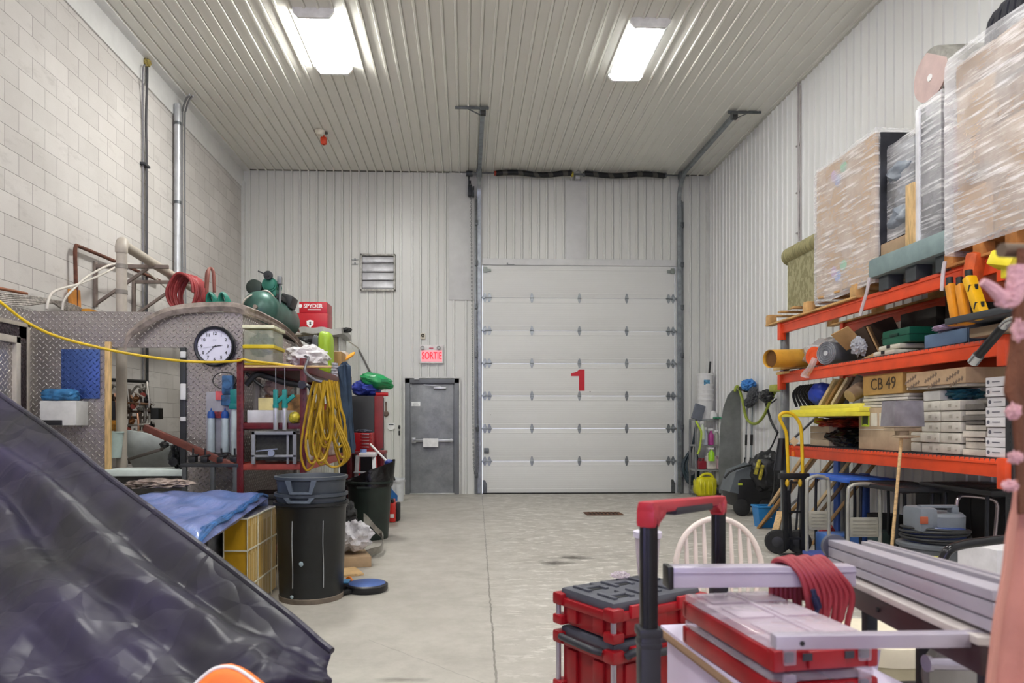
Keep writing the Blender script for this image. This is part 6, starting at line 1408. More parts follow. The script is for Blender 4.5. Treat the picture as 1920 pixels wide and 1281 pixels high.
mb = MB(); mb.blob((0, 0, .04), (.22, .3, .045), .2, 2, 5, flat=.04); one('cream_sack', 'long cream folded sack just under the yellow boards', 'sack', mb, mat('b8aa92', .6), (Xw+.24, ypx(1575, Xw+.2), zz+.285))
mb = MB(); mb.box((0, 0, .03), (.2, .1, .06), .01, r=(0, .2, .5)); one('yellow_level', 'yellow tool end beside the cream cartons', 'tool', mb, mat('b8a52c', .5), (Xw+.12, ypx(1524, Xw), zz+.22))
# posts carrying the yellow boards: a carton hidden behind
mb = MB(); hB = ztop3-zz-.002; mb.box((0, 0, hB/2), (.3, 1.2, hB), .005); one('support_carton', 'long brown carton behind the sacks carrying foam boards', 'carton', mb, mat('6f5a45', .8), (Xb-.14, (ypx(1520)+ypx(1605))/2, zz))
# leaning goods above the foam boards
zf = ztop3+.125
hs = z2-bh-.01-zf
mb = MB()
for k in range(6): y = ypx(1486+k*5, Xf+.15); mb.tube([(Xf+.2+.02*k, y, zf), (Xf+.16, y, zf+hs*.6), (Xf+.25, y-.05, zf+hs*.9), (Xf+.34, y-.02, zf+.02)], .016, 8, 4)
one('black_hose_loops', 'loops of black hose above the yellow foam boards', 'hose', mb, blk)
mb = MB(); mb.blob((0, 0, hs*.48), (.12, .17, hs*.48), .12, 3, 3, flat=hs*.48); one('blue_bag', 'bright blue bag above the yellow foam boards', 'bag', mb, mat('2444c0', .45, bump=.4, bs=16), (Xf+.2, ypx(1527, Xf+.12), zf))
for k, (px, col, w_) in enumerate(((1545, 'd6c096', .07), (1556, 'a07a48', .05), (1566, 'd9c7a8', .04), (1577, '5e4a3a', .08))):
    y = ypx(px, Xf+.1); mb = MB(); mb.bar((Xf+.1, y+.05, zf+.0), (Xf+.16, y-.14, zf+hs), w_, .03, .003); one('timber_offcut', ('cream plank end leaning nearest the blue bag', 'brown plank end leaning second from the blue bag', 'pale thin plank leaning third from the blue bag', 'dark plank leaning nearest the brown tubes')[k], 'plank', mb, mat(col, .7, var=.2), group='planks leaning above the foam boards')
mb = MB(); mb.cyl((-.12, 0, .07), (.12, .05, .2), .065, .09, seg=20, b=.006); one('brown_bucket', 'small tan bucket lying beside the box marked CB 49', 'bucket', mb, mat('a58d74', .6), (Xf+.18, ypx(1600, Xf+.1), zf))
mb = MB(); mb.cyl((Xf+.14, ypx(1585, Xf+.1), zf+.05), (Xf+.2, ypx(1578), zf+hs), .05, seg=18); one('grey_tube', 'grey tube leaning above the yellow foam boards', 'tube', mb, mat('77706a', .5))
# labelled carton stack
o_, c_, s_ = lg('folded_carton', 'large tan carton with green label on the lower shelf', 'carton', 1610, 1690, 763, 'b09a80', .5); ztl = zz+s_[2]
mb = MB(); mb.box((Xw-.002, ypx(1623, Xw), zz+s_[2]*.72), (.003, .12, .13)); lb = bpy.data.objects.new('green_label', mb.mesh('green_label', mat('b9d62c', .5))); C.objects.link(lb); lb.parent = o_; lb.matrix_parent_inverse = Mx.Translation(-V(o_.location))
mb = MB(); mb.box((Xw-.004, ypx(1623, Xw), zz+s_[2]*.72), (.003, .07, .08)); 
for dy in (-.04, .04): mb.box((Xw-.004, ypx(1623, Xw)+dy, zz+s_[2]*.72), (.003, .012, .1))
lb = bpy.data.objects.new('label_print', mb.mesh('label_print', mat('2f3a1c', .5))); C.objects.link(lb); lb.parent = o_; lb.matrix_parent_inverse = Mx.Translation(-V(o_.location))
mb = MB(); mb.box((Xw-.002, ypx(1639, Xw), zz+s_[2]*.72), (.003, .1, .12)); mb.box((Xw-.002, ypx(1653, Xw), zz+s_[2]*.72), (.003, .06, .12)); mb.box((Xw-.0025, c_[1], zz+s_[2]*.48), (.002, s_[1]-.02, .006)); lb = bpy.data.objects.new('white_label', mb.mesh('white_label', mat('cfcabd', .6))); C.objects.link(lb); lb.parent = o_; lb.matrix_parent_inverse = Mx.Translation(-V(o_.location))
zs_ = ztl; ztb = PX(1692, 737, Xw).z
for k in range(4):
    h_ = (ztb-ztl)/4; mb = MB(); mb.box((0, 0, h_/2), (.42, ypx(1616, Xw)-ypx(1700+k % 2, Xw), h_-.006), .003); one('white_board', ('lowest white board on the labelled tan carton', 'second white board above the labelled tan carton', 'third white board above the labelled tan carton', 'topmost white board under the box marked CB 49')[k], 'board', mb, mat('c9c3b8', .6), (Xw+.22+.01*(k % 2), (ypx(1616, Xw)+ypx(1700, Xw))/2, ztl+h_*k), group='white boards below the box marked CB 49')
o_, c_, s_ = lg('marked_carton', 'brown carton with handwritten CB 49 on its side', 'carton', 1618, 1692, 697, 'b08a4e', .36, z0=ztb)
mb = MB(); mb.text('CB 49', .15, Mx.Translation((Xw-.003, c_[1]-.02, ztb+s_[2]*.5)) @ SIDE @ Mx.Shear('XZ', 4, (.0, 0)), .001)
lb = bpy.data.objects.new('handwriting', mb.mesh('handwriting', mat('4a3a28', .7))); C.objects.link(lb); lb.parent = o_; lb.matrix_parent_inverse = Mx.Translation(-V(o_.location))
# long box with repeated print resting on a thin board
zlb = PX(1700, 737, Xw-.04).z
# tile cartons in a grid
ycol = [ypx(1723, Xw), ypx(1760, Xw), ypx(1800, Xw)]
zt0 = zz; ztile = PX(1760, 751, Xw).z; hT = (ztile-zz)/5
rown = ('bottom row', 'second row', 'middle row', 'fourth row', 'top row')
for r_ in range(5):
    for k in range(2):
        ya, yb = ycol[k], ycol[k+1]; mb = MB(); rr = random.Random(r_*3+k)
        L_ = ya-yb-.012; mb.box((0, 0, hT/2), (.32, L_, hT-.006), .012); mb.box((-.161, 0, hT*.5), (.002, .03, hT*.35)) if False else None
        t = T('tile_carton', 'white paper wrapped carton, %s, column %s' % (rown[r_], ('next to dustpan', 'next to grey slates')[k]), 'carton', (Xw+.17+rr.uniform(-.01, .012), (ya+yb)/2+rr.uniform(-.004, .004), zz+hT*r_), group='white wrapped cartons in a grid on the lower shelf')
        t.p('body', mb, mat('c8c3b8', .6, var=.1, vs=10, bump=.3, bs=20)); mb = MB(); mb.box((-.1615, 0, hT*.5), (.002, .035, hT*.3)); mb.box((-.1615, -L_*.33, hT*.4), (.002, .02, hT*.15)); t.p('print', mb, mat('a9a296', .6))
for k in range(2):
    ya, yb = ypx(1700, Xw), ypx(1721, Xw); mb = MB(); mb.box((0, 0, hT/2), (.3, ya-yb-.01, hT-.006), .012); one('half_carton', ('lower short white carton behind the broom pole', 'upper short white carton behind the broom pole')[k], 'carton', mb, mat('bdb7ab', .6), (Xw+.18, (ya+yb)/2, zz+hT*k))
mb = MB(); ya, yb = ypx(1724, Xw), ypx(1756, Xw); mb.box((0, 0, .04), (.28, ya-yb, .08), .01); one('white_pack', 'white pack on top of the wrapped carton grid', 'pack', mb, mat('cfcdc9', .5), (Xw+.17, (ya+yb)/2, ztile+.001))
mb = MB(); mb.blob((0, 0, .045), (.14, .2, .05), .25, 4, 3, flat=.045); one('blue_wrap', 'teal blue plastic wrapped item on the carton grid', 'package', mb, mat('2f6f86', .35, var=.5, vs=9), (Xw+.2, ypx(1775, Xw+.1), ztile+.001))
# thin white slab and patterned box on top
zl = ztile+.1
mb = MB(); mb.box((0, 0, .01), (.36, ypx(1700, Xw)-ypx(1812, Xw), .02), .003, r=(0, 0, 0)); one('white_slab', 'thin white slab under the patterned long carton', 'slab', mb, mat('c6bdae', .6), (Xw+.18, (ypx(1700, Xw)+ypx(1812, Xw))/2, zl))
ya, yb = ypx(1697, Xw-.03), ypx(1808, Xw-.03); zlt = PX(1700, 700, Xw-.03).z; hL = zlt-zl-.022
t = T('patterned_carton', 'long tan carton printed with slanted dark lettering', 'carton', (Xw+.15, (ya+yb)/2, zl+.021))
mb = MB(); mb.box((0, 0, hL/2), (.34, ya-yb, hL), .005); t.p('box', mb, mat('b89b7b', .7)); mb = MB()
for i in range(3):
    for j in range(2):
        mb = MB()
        for m_ in range(5): mb.box((-.171, (ya-yb)*(-.36+.36*i)+.03*m_-.06+.04*j, hL*(.3+.42*j)+.012*m_*(-1)), (.002, .018, .03), r=(.5, 0, 0))
        t.p('slanted_print', mb, mat('7a6656', .6))
# slate stack
ya, yb = ypx(1800, Xw), ypx(1846, Xw)
z_ = zz
for k in range(9):
    h_ = (.05, .055, .03, .05, .045, .03, .04, .035, .05)[k]; dark = k in (5, 6, 8); mb = MB(); o2 = .03*((k*5) % 3-1); mb.box((0, 0, h_/2), (.3, ya-yb-.02-.02*(k % 3), h_-.006), .004)
    one('slate_pack', '%s flat pack in the pile beside the wrapped grid' % ('lowest', 'second', 'third', 'fourth', 'fifth', 'sixth', 'seventh', 'eighth', 'topmost')[k], 'pack', mb, mat('6b6660' if dark else 'c5bdb2', .55, var=.3), (Xw+.17+o2*.5, (ya+yb)/2+o2*.3, z_), group='flat packs piled beside the wrapped grid'); z_ += h_
# white printed cartons near end
ya, yb = ypx(1846, Xw-.02), ypx(1888, Xw-.02); zt_ = PX(1846, 708, Xw-.02).z; k9 = 8; h_ = (zt_-zz)/k9
for k in range(k9):
    t = T('white_box', '%s white box in the tall pile by the black upright' % ('lowest', 'second', 'third', 'fourth', 'fifth', 'sixth', 'seventh', 'topmost')[k], 'box', (Xw+.14+.008*((k*7) % 3), (ya+yb)/2+.006*((k*5) % 3-1), zz+h_*k), group='white boxes piled by the black upright')
    mb = MB(); mb.box((0, 0, h_/2), (.32, ya-yb-.01, h_-.005), .003); t.p('box', mb, mat('d3d0d2', .5, var=.05)); mb = MB(); mb.lathe([(0, 0), (.014, 0)], M=Mx.Translation((-.1615, (ya-yb)*.35, h_*.5)) @ Mx.Rotation(-PI/2, 4, 'Y'), seg=14); mb.box((-.1615, .0, h_*.5), (.002, .07, .006)); t.p('print', mb, mat('5b5b66', .5))

# ================================================================ under and in front of the rack
# leaning boards under the rack
for k, (px, dx, col, w_, lab) in enumerate(((1478, .12, 'd8b98a', .09, 'pale board leaning nearest the hand truck'), (1498, .2, 'a9824f', .3, 'wide brown board leaning under the lowest beam'), (1530, .2, 'c6a068', .12, 'tan board leaning behind the first cart handle'), (1560, .14, 'e0c79a', .07, 'pale thin board leaning between the two cart handles'), (1580, .2, '6d5a45', .1, 'dark brown board leaning between the cart handles'), (1604, .16, 'b99563', .06, 'tan thin board leaning near second cart handle'))):
    y = ypx(px, Xf+.4); mb = MB(); mb.bar((Xf+.25-dx, y+.3, .0), (Xf+.55, y-.1, z3-bh-.04), w_, .03, .003); one('leaning_board', lab, 'board', mb, mat(col, .65, var=.2, stretch=(6, 1, 1)), group='boards leaning under the rack')
mb = MB(); mb.box((Xf+.5, ypx(1553, Xf+.4), .5), (.03, .1, 1.0), .004); one('blue_post', 'flat blue post standing under the rack', 'post', mb, mat('3d62b5', .5))
mb = MB(); y = ypx(1612, Xf+.4); mb.cyl((Xf+.45, y, 0), (Xf+.45, y, .8), .05, seg=18); one('blue_cylinder', 'blue tube standing behind the second cart handle', 'tube', mb, mat('3457a0', .4))
# folding tables
def ctable(lab, pxf, pxn, py, X, dep, col, z=None):
    ya, yb = ypx(pxf, X), ypx(pxn, X); z = PX((pxf+pxn)/2, py, X).z
    t = T('plastic_table', lab, 'table', (X+dep/2, (ya+yb)/2, 0), world=True)
    mb = MB(); mb.box((X+dep/2, (ya+yb)/2, z-.02), (dep, ya-yb, .04), .012)
    for k in range(4): mb.box((X+dep/2, yb+(ya-yb)*(k+.5)/4, z+.001), (dep*.7, (ya-yb)*.14, .006), .002)
    t.p('top', mb, mat(col, .4)); 
    for y in (ya-.1, yb+.1): mb = MB(); mb.tube([(X+.05, y, 0), (X+.05, y, z-.1), (X+.1, y, z-.045), (X+dep-.1, y, z-.045), (X+dep-.05, y, z-.1), (X+dep-.05, y, 0)], .014, 8, 3); t.p('leg', mb, mat('2b2d31', .4, .4))
ctable('blue plastic table top by the yellow hand truck', 1512, 1588, 893, Xf-.18, .5, '3767c4')
ctable('black plastic table top behind the long broom pole', 1592, 1686, 908, Xf-.22, .5, '1d1e22')
ctable('wide black table deep under the rack by shop vacuum', 1722, 1858, 912, Xf+.1, .6, '18181b')
def cart(lab, px0, px1, pyt, Y, deckcol):
    a, b = P(px0, pyt, Y), P(px1, pyt, Y)
    t = T('platform_cart', lab, 'platform cart', ((a.x+b.x)/2, Y+.35, 0), world=True)
    x0, x1, z = a.x, b.x, a.z; m_ = mat('a9a89f', .35, .4)
    mb = MB(); mb.tube([(x0, Y, .14), (x0, Y, z-.1), (x0+.03, Y, z-.02), (x0+.09, Y, z), (x1-.09, Y, z), (x1-.03, Y, z-.02), (x1, Y, z-.1), (x1, Y, .14)], .016, 10, 5); h_ = t.p('handle', mb, m_)
    mb = MB(); zb = z*.42; mb.box(((x0+x1)/2, Y, zb+.09), (x1-x0-.03, .008, .17), .003)
    for k in range(5): mb.box(((x0+x1)/2, Y-.006, zb+.03+k*.03), (x1-x0-.08, .004, .006))
    t.p('cross_plate', mb, mat('b4b1a2', .4, .3)); mb = MB(); mb.box(((x0+x1)/2, Y-.33, .15), (x1-x0+.05, .75, .035), .012); t.p('deck', mb, mat(deckcol, .5))
    for sx in (x0+.04, x1-.04):
        for sy in (-.62, -.06): mb = MB(); mb.cyl((sx-.016, Y+sy, .052), (sx+.016, Y+sy, .052), .052, seg=18); w_ = t.p('caster', mb, blk)
cart('platform cart with silver handle next to the hand truck', 1513, 1554, 893, 6.2, '3a4f9a')
cart('platform cart with silver handle behind the broom pole', 1590, 1650, 908, 5.9, '33353a')
mb = MB(); mb.box((0, 0, .12), (.34, .26, .24), .015); one('blue_tote', 'light blue tote between the two cart handles', 'tote', mb, mat('4a74b8', .45), (Xf-.02, 6.75, .0))
mb = MB(); mb.box((0, 0, .15), (.26, .2, .3), .03); one('dark_can', 'dark green jerry can standing behind the second cart', 'can', mb, mat('3b4a48', .4), (Xf+.3, 6.5, 0))
mb = MB(); mb.box((0, 0, .14), (.3, .3, .28), .02); one('orange_crate', 'orange red crate on the floor behind the broom pole', 'crate', mb, mat('b3401f', .5), (Xf+.3, 5.75, 0))
mb = MB(); mb.blob((0, 0, .13), (.08, .1, .13), .2, 3, 2, flat=.13); one('red_jack', 'small red jack on the floor under the rack', 'jack', mb, mat('9b2226', .4), (Xf+.1, 7.2, 0))
for k, (px, r, h_, col, lab) in enumerate(((1650, .16, .42, '1c1d20', 'black bin under the rack behind the broom pole'), (1740, .2, .5, '26211f', 'dark barrel under the rack behind the shop vacuum'))):
    mb = MB(); mb.lathe([(0, 0), (r*.9, 0), (r, h_), (r*.9, h_), (0, h_-.02)]); one('dark_bin', lab, 'bin', mb, mat(col, .6), (Xf+.45, ypx(px, Xf+.4), 0))
mb = MB(); yk0, yk1 = ypx(1712, Xf+.55), ypx(1880, Xf+.55); mb.box((0, 0, .38), (.3, yk0-yk1, .76), .01)  # added black box that darkens the space under the rack
for k in range(3): mb.box((-.151, (yk0-yk1)*(k-1)/3, .38), (.006, (yk0-yk1)/3-.02, .7), .002)
one('dark_filler', 'added black filler box deep under the rack behind shop vacuum', 'chest', mb, mat('141316', .6, var=.3), (Xf+.72, (yk0+yk1)/2, 0))
# hand truck
c = PZ(1480, 1040, 0); Yh = c.y
t = T('hand_truck', 'hand truck with yellow tube handle and black frame', 'hand truck', (P(1480, 1000, Yh).x, Yh, 0), world=True)
def hq(x, y, d=0): return P(x, y, Yh+d)
mb = MB(); mb.tube([hq(1478, 892), hq(1476, 840), hq(1474, 812), hq(1464, 790), hq(1462, 780), hq(1470, 774), hq(1484, 776), hq(1496, 788), hq(1502, 806), hq(1504, 850), hq(1505, 894)], .0165, 12, 6); t.p('handle', mb, mat('d9b21a', .4))
mb = MB(); mb.box((hq(1488, 893).x, Yh, hq(1488, 893).z), (.3, .07, .06), .01)
for x in (1470, 1504): mb.bar(hq(x, 895), hq(x+(0 if x > 1480 else 4), 1030), .04, .045, .004)
for a, b in (((1472, 905), (1508, 905)), ((1474, 960), (1508, 960)), ((1474, 1010), (1508, 1010))): mb.bar(hq(*a, -.01), hq(*b, -.01), .02, .02, .003)
mb.bar(hq(1484, 900, .08), hq(1464, 1025, .1), .022, .022); mb.bar(hq(1500, 900, .08), hq(1490, 1025, .1), .022, .022); mb.bar(hq(1478, 920, .02), hq(1482, 1030, .02), .03, .03)
t.p('frame', mb, mat('1a1b1e', .4))
mb = MB()
for x in (1476, 1500): mb.blob(hq(x, 906, -.04), (.02, .02, .04), 0, 1, 1, sub=2)
t.p('yellow_latch', mb, mat('c9a21f', .4)); mb = MB(); mb.box((hq(1488, 1030).x, Yh-.16, .012), (.34, .28, .012), .003); t.p('toe_plate', mb, mat('222327', .4))
for x in (1460, 1500):
    p_ = hq(x, 1035, .02); mb = MB(); mb.lathe([(.02, -.03), (.07, -.03), (.11, -.028), (.122, -.012), (.122, .012), (.11, .028), (.07, .03), (.02, .03)], M=Mx.Translation((p_.x, Yh+.05, .122)) @ Mx.Rotation(R(70), 4, 'Z') @ Mx.Rotation(PI/2, 4, 'Y') @ Mx.Rotation(0, 4, 'Z'), seg=28); w_ = t.p('wheel', mb, rubber)
    mb = MB(); mb.lathe([(0, -.032), (.05, -.032), (.07, -.024), (.07, .024), (.05, .032), (0, .032)], M=Mx.Translation((p_.x, Yh+.05, .122)) @ Mx.Rotation(R(70), 4, 'Z') @ Mx.Rotation(PI/2, 4, 'Y')); t.p('hub', mb, mat('3a3b3f', .4, .4), w_)
mb = MB(); a = hq(1489, 828, -.02); mb.box(a, (.07, .01, .07), .002, r=(0, .7, 0)); one('cardboard_tag', 'small cardboard tag hanging on the hand truck handle', 'tag', mb, mat('cdb48c', .8))
mb = MB(); a = hq(1487, 856, -.02); mb.cyl(a, a+V((0, 0, .05)), .018); mb.tube([a, a+V((0, 0, .14))], .003, 5); one('orange_hook', 'small orange hook hanging inside hand truck handle', 'hook', mb, mat('d96a1d', .4))
mb = MB(); a, b = P(1459, 812, Yfar-.05), P(1472, 880, Yfar-.05)
mb.sheet(14, 16, lambda u, v: (P(1458-10*v+(15+12*v)*u, 822+60*v, Yfar-.12).x, Yfar-.12+.02*math.sin(u*11)-.02, P(1460, 822+60*v, Yfar-.12).z), .012); one('grey_towel', 'dark grey towel hung on the rack upright', 'towel', mb, mat('35373b', .9, bump=.3, bs=80))
# broom / dustpan
Yb_ = 5.45
t = T('long_dustpan', 'translucent grey lobby dustpan upside down on a wooden pole', 'dustpan', PZ(1668, 1060, 0), world=True)
a, b = P(1691, 812, Yb_), P(1672, 1030, Yb_-.1); d = (b-a); f_ = (-a.z)/d.z
mb = MB(); mb.cyl(a, a+d*f_, .0125, seg=14); t.p('pole', mb, wood)
p0, p1 = P(1663, 752, Yb_), P(1720, 800, Yb_)
mb = MB(); cx_, cz_ = (p0.x+p1.x)/2, (p0.z+p1.z)/2; w_, h_ = p1.x-p0.x, p0.z-p1.z
mb.prism([(-w_/2, -h_/2), (-w_/2+.015, h_/2), (w_/2-.01, h_/2), (w_/2, -h_/2)], -.09, .09, Mx.Translation((cx_, Yb_, cz_)) @ FRONT); t.p('pan', mb, mat('8d8a94', .2, alpha=.72, var=.25, vs=5))
mb = MB(); mb.box((cx_, Yb_-.0, p1.z-.02), (w_*.9, .14, .03), .008); mb.cyl((a.x, Yb_, a.z-.03), (a.x, Yb_, a.z+.03), .05, seg=16); mb.lathe([(.02, 0), (.1, .01), (.1, .025), (.02, .03)], (a.x+.03, Yb_, a.z-.045)); t.p('collar', mb, mat('b8a387', .6, var=.3))
# shop vacuum
Yv = 4.75; a = P(1752, 1000, Yv); xv = a.x
def vz(py): return P(1752, py, Yv).z
t = T('shop_vacuum', 'grey and blue drum vacuum with coiled black cord', 'vacuum', (xv, Yv, 0), world=True)
zr = vz(1018); zc_ = vz(992); zh = vz(960)
mb = MB(); mb.lathe([(0, .08), (.19, .08), (.2, .1), (.215, zr-.03), (.235, zr-.02), (.235, zr), (.2, zr+.012), (0, zr+.02)], (xv, Yv, 0), seg=40); t.p('drum', mb, mat('5a5e63', .45))
mb = MB(); mb.lathe([(.185, zr), (.19, zc_), (.165, zc_+.03), (0, zc_+.04)], (xv, Yv, 0), seg=36); t.p('motor_ring', mb, mat('2b3d6e', .4))
mb = MB(); mb.lathe([(.17, zc_+.01), (.172, zh-.02), (.15, zh), (0, zh+.006)], (xv+.02, Yv, 0), seg=36, sy=.9); mb.box((xv-.13, Yv-.04, (zc_+zh)/2+.02), (.13, .2, zh-zc_+.05), .03); mb.box((xv-.02, Yv-.06, zh+.045), (.26, .05, .02), .008); mb.box((xv+.09, Yv-.06, zh+.02), (.05, .06, .05), .012); t.p('motor_head', mb, mat('6a7078', .4))
mb = MB(); mb.box((xv-.165, Yv-.135, (zc_+zh)/2+.02), (.05, .02, .05), .006); t.p('switch', mb, mat('9a4a2e', .4)); mb = MB()
for k in range(5): mb.tube([(xv+(.2+.008*(k % 2))*math.cos(q_*PI/6), Yv+(.2+.008*(k % 2))*math.sin(q_*PI/6), zr+.035+.017*k+.012*math.sin(q_*PI/6+k)) for q_ in range(12)], .0095, 7, 3, True)
t.p('power_cord', mb, blk)
mb = MB(); mb.box((xv-.1, Yv-.205, zr-.1), (.09, .01, .09), .002, r=(0, 0, -.4)); t.p('label', mb, mat('c9c85a', .5, var=.7, vs=30)); mb = MB(); mb.tube([(xv-.2, Yv-.1, zr-.1), (xv-.33, Yv-.05, zr-.1), (xv-.4, Yv, zr-.25), (xv-.38, Yv+.1, .1), (xv-.3, Yv+.2, .05)], .035, 12, 5); t.p('suction_hose', mb, mat('3c3f44', .5))
for a_ in range(4): mb = MB(); q_ = (xv+.18*math.cos(a_*PI/2+.7), Yv+.18*math.sin(a_*PI/2+.7), .04); mb.cyl((q_[0]-.015, q_[1], .04), (q_[0]+.015, q_[1], .04), .04); mb.cyl((q_[0], q_[1], .04), (q_[0], q_[1], .09), .012); t.p('caster', mb, blk)
# chrome cart handle behind vac
Yq = 5.35; a, b = P(1795, 930, Yq), P(1858, 934, Yq)
t = T('chrome_cart', 'low cart with bent chrome tube handle behind shop vacuum', 'cart', ((a.x+b.x)/2, Yq+.1, 0), world=True)
mb = MB(); mb.tube([(a.x-.03, Yq, .2), (a.x-.01, Yq, a.z-.12), (a.x+.01, Yq, a.z-.02), (a.x+.06, Yq, a.z), (b.x-.05, Yq-.05, b.z), (b.x, Yq-.06, b.z-.04), (b.x+.0, Yq-.06, b.z-.14), (b.x-.03, Yq-.05, .2)], .014, 12, 6); t.p('handle', mb, mat('b6a8aa', .2, .8)); mb = MB(); mb.box(((a.x+b.x)/2, Yq+.12, .2), (.36, .42, .04), .012); t.p('deck', mb, mat('5c6064', .5))
for sx in (-.13, .13):
    for sy in (-.02, .26): mb = MB(); mb.cyl(((a.x+b.x)/2+sx-.015, Yq+sy, .09), ((a.x+b.x)/2+sx+.015, Yq+sy, .09), .09, seg=18); t.p('wheel', mb, rubber)

mb = MB(); mb.tube([PX(1495, 152, XR-.03), PX(1497, 165, XR-.05), PX(1497, 300, XR-.05), PX(1498, 452, XR-.05)], .014, 8, 3); mb.tube([PX(1501, 160, XR-.04), PX(1501, 452, XR-.04)], .008, 6, smooth=False)
for y_ in (272, 360, 436): mb.box(PX(1498, y_, XR-.03), (.04, .12, .02), .004)
one('wall_conduit', 'thin grey conduit running up the ribbed wall behind the rug', 'conduit', mb, mat('a9a3a3', .45, .3))
# ================================================================ far corner by the overhead door
Ys = 12.5
a, b = P(1303, 786, Ys), P(1352, 786, Ys)
t = T('metal_shelf', 'narrow metal shelf of cleaning supplies in the corner', 'shelf', ((a.x+b.x)/2, Ys+.15, 0), world=True)
zsh = [P(1325, y, Ys).z for y in (787, 836, 882)]+[.08]
for z in zsh: mb = MB(); mb.box(((a.x+b.x)/2, Ys+.15, z), (b.x-a.x, .36, .03), .004); t.p('shelf', mb, mat('a3a5a4', .4, .4))
for x in (a.x+.01, b.x-.01):
    for y in (Ys-.02, Ys+.32): mb = MB(); mb.box((x, y, zsh[0]/2), (.03, .03, zsh[0]), .002); t.p('post', mb, mat('8e9092', .4, .5))
zb_ = zsh[0]+.016; xb_ = P(1327, 740, Ys).x
for k in range(5):
    mb = MB(); mb.lathe([(0, 0), (.125, 0), (.14, .33), (.15, .33), (.15, .36), (.14, .365), (.12, .03), (0, .03)], seg=28)
    o_ = one('white_pail', ('lowest pail of the white stack in the corner', 'second pail up in the white corner stack', 'third pail up in the white corner stack', 'fourth pail up in the white corner stack', 'topmost white pail with blue print in the corner')[k], 'pail', mb, mat('dcdcdc', .35, var=.05), (xb_, Ys+.13, zb_+.09*k+(.0 if k < 4 else .1)), group='white pails stacked in the corner')
mb = MB(); mb.box((-.02, -.14, .2), (.11, .006, .09), .002); bp = bpy.data.objects.new('blue_print', mb.mesh('blue_print', mat('5a9ac0', .5, var=.5, vs=30))); C.objects.link(bp); bp.parent = o_
mb = MB(); mb.cyl((xb_+.04, Ys+.13, zb_+.5), P(1332, 678, Ys+.1), .018, seg=10); one('squeegee', 'black squeegee handle sticking out of the topmost white pail', 'squeegee', mb, blk)
mb = MB(); mb.lathe([(0, 0), (.07, 0), (.08, .06), (.04, .13), (0, .15)]); one('white_sprayer', 'small white rounded bottle on the shelf top', 'bottle', mb, white, (P(1338, 770, Ys).x, Ys+.02, zb_))
mb = MB(); mb.box((0, 0, .015), (.2, .12, .03), .01); one('green_brush', 'flat green and white brush on the shelf top', 'brush', mb, mat('3f9a72', .5, var=.6, vs=18), (P(1345, 780, Ys).x, Ys-.08, zb_))
def bottle(px, py, h, r, col, lab, Y=Ys-.02, z0=None, kind='spray_bottle', trig=True):
    x = P(px, py, Y).x; z0 = zsh[1]+.016 if z0 is None else z0
    t = T(kind, lab, 'bottle', (x, Y, z0)); mb = MB(); mb.lathe([(0, 0), (r, 0), (r, h*.6), (r*.4, h*.78), (r*.35, h*.85), (0, h*.85)], seg=18); t.p('bottle', mb, mat(col, .3, var=.05))
    if trig: mb = MB(); mb.box((-.01, 0, h*.93), (r*1.8, .025, h*.14), .006); mb.box((-r*.9, 0, h*.82), (.01, .015, h*.12), .002); t.p('trigger', mb, white)
bottle(1323, 830, .32, .035, 'b9c4cf', 'clear spray bottle on the middle corner shelf'); bottle(1333, 830, .3, .05, 'b03a8c', 'magenta spray bottle on the middle corner shelf'); bottle(1344, 830, .27, .04, '9fa39a', 'grey green bottle on the middle corner shelf')
bottle(1317, 800, .33, .042, 'd3dfc8', 'white spray bottle with green label hooked on shelf edge', Y=Ys-.1, z0=zsh[0]-.36)
bottle(1334, 850, .24, .055, '9bd62a', 'lime green sprayer hanging from the middle shelf edge', Y=Ys-.12, z0=zsh[1]-.27)
for k, (px, col, w_, h_, lab) in enumerate(((1316, '8e2230', .15, .18, 'dark red jug on the lower corner shelf'), (1333, 'e6dfd6', .17, .27, 'white jug on the lower corner shelf'), (1347, 'd8b7bf', .1, .22, 'pale pink jug on the lower corner shelf'))):
    t = T('jug', lab, 'jug', (P(px, 870, Ys).x, Ys+.02, zsh[2]+.016)); mb = MB(); mb.box((0, 0, h_/2-.01), (w_, .12, h_-.03), .025); mb.cyl((w_*.2, 0, h_-.03), (w_*.2, 0, h_+.02), .02); t.p('body', mb, mat(col, .35)); mb = MB(); mb.tube([(-w_*.35, 0, h_-.05), (-w_*.3, 0, h_+.01), (0, 0, h_+.005)], .012, 8); t.p('grip', mb, mat(col, .35))
mb = MB(); a = P(1300, 765, Ys); mb.box((0, 0, 0), (.2, .05, .28), .01, r=(0, .3, .2)); one('grey_dust_pan', 'grey blue dust pan hanging beside the white pails', 'dust pan', mb, mat('6f7480', .4), (P(1306, 770, Ys).x, Ys-.1, a.z-.08))
mb = MB(); c = P(1293, 870, D-.1); rnd = random.Random(2)
for k in range(9):
    w_ = rnd.uniform(.08, .15); h0 = rnd.uniform(.25, .45); mb.tube([P(1305, 795, D-.25), c+V((.02, -.1, .35)), c+V((-w_, -.1+.01*k, .0)), c+V((-w_*.6, -.1, -h0*.7)), c+V((w_*.3, -.12, -h0*.8)), c+V((w_, -.1, -.1)), c+V((.07, -.1, .4)), P(1307, 797, D-.25)], .017, 7, 6)
one('dark_hose_coil', 'dark green hose coil hanging by the overhead door jamb', 'hose', mb, mat('2a3a42', .5))
mb = MB(); mb.tube([P(1305, 790, Ys-.15), P(1310, 800, Ys-.2), P(1315, 812, Ys-.2), P(1312, 840, Ys-.2), P(1308, 852, Ys-.2)], .018, 8); one('lime_hose', 'short lime green hose beside the dark hose coil', 'hose', mb, mat('b7cf3e', .5))
c = PZ(1322, 931, 0)
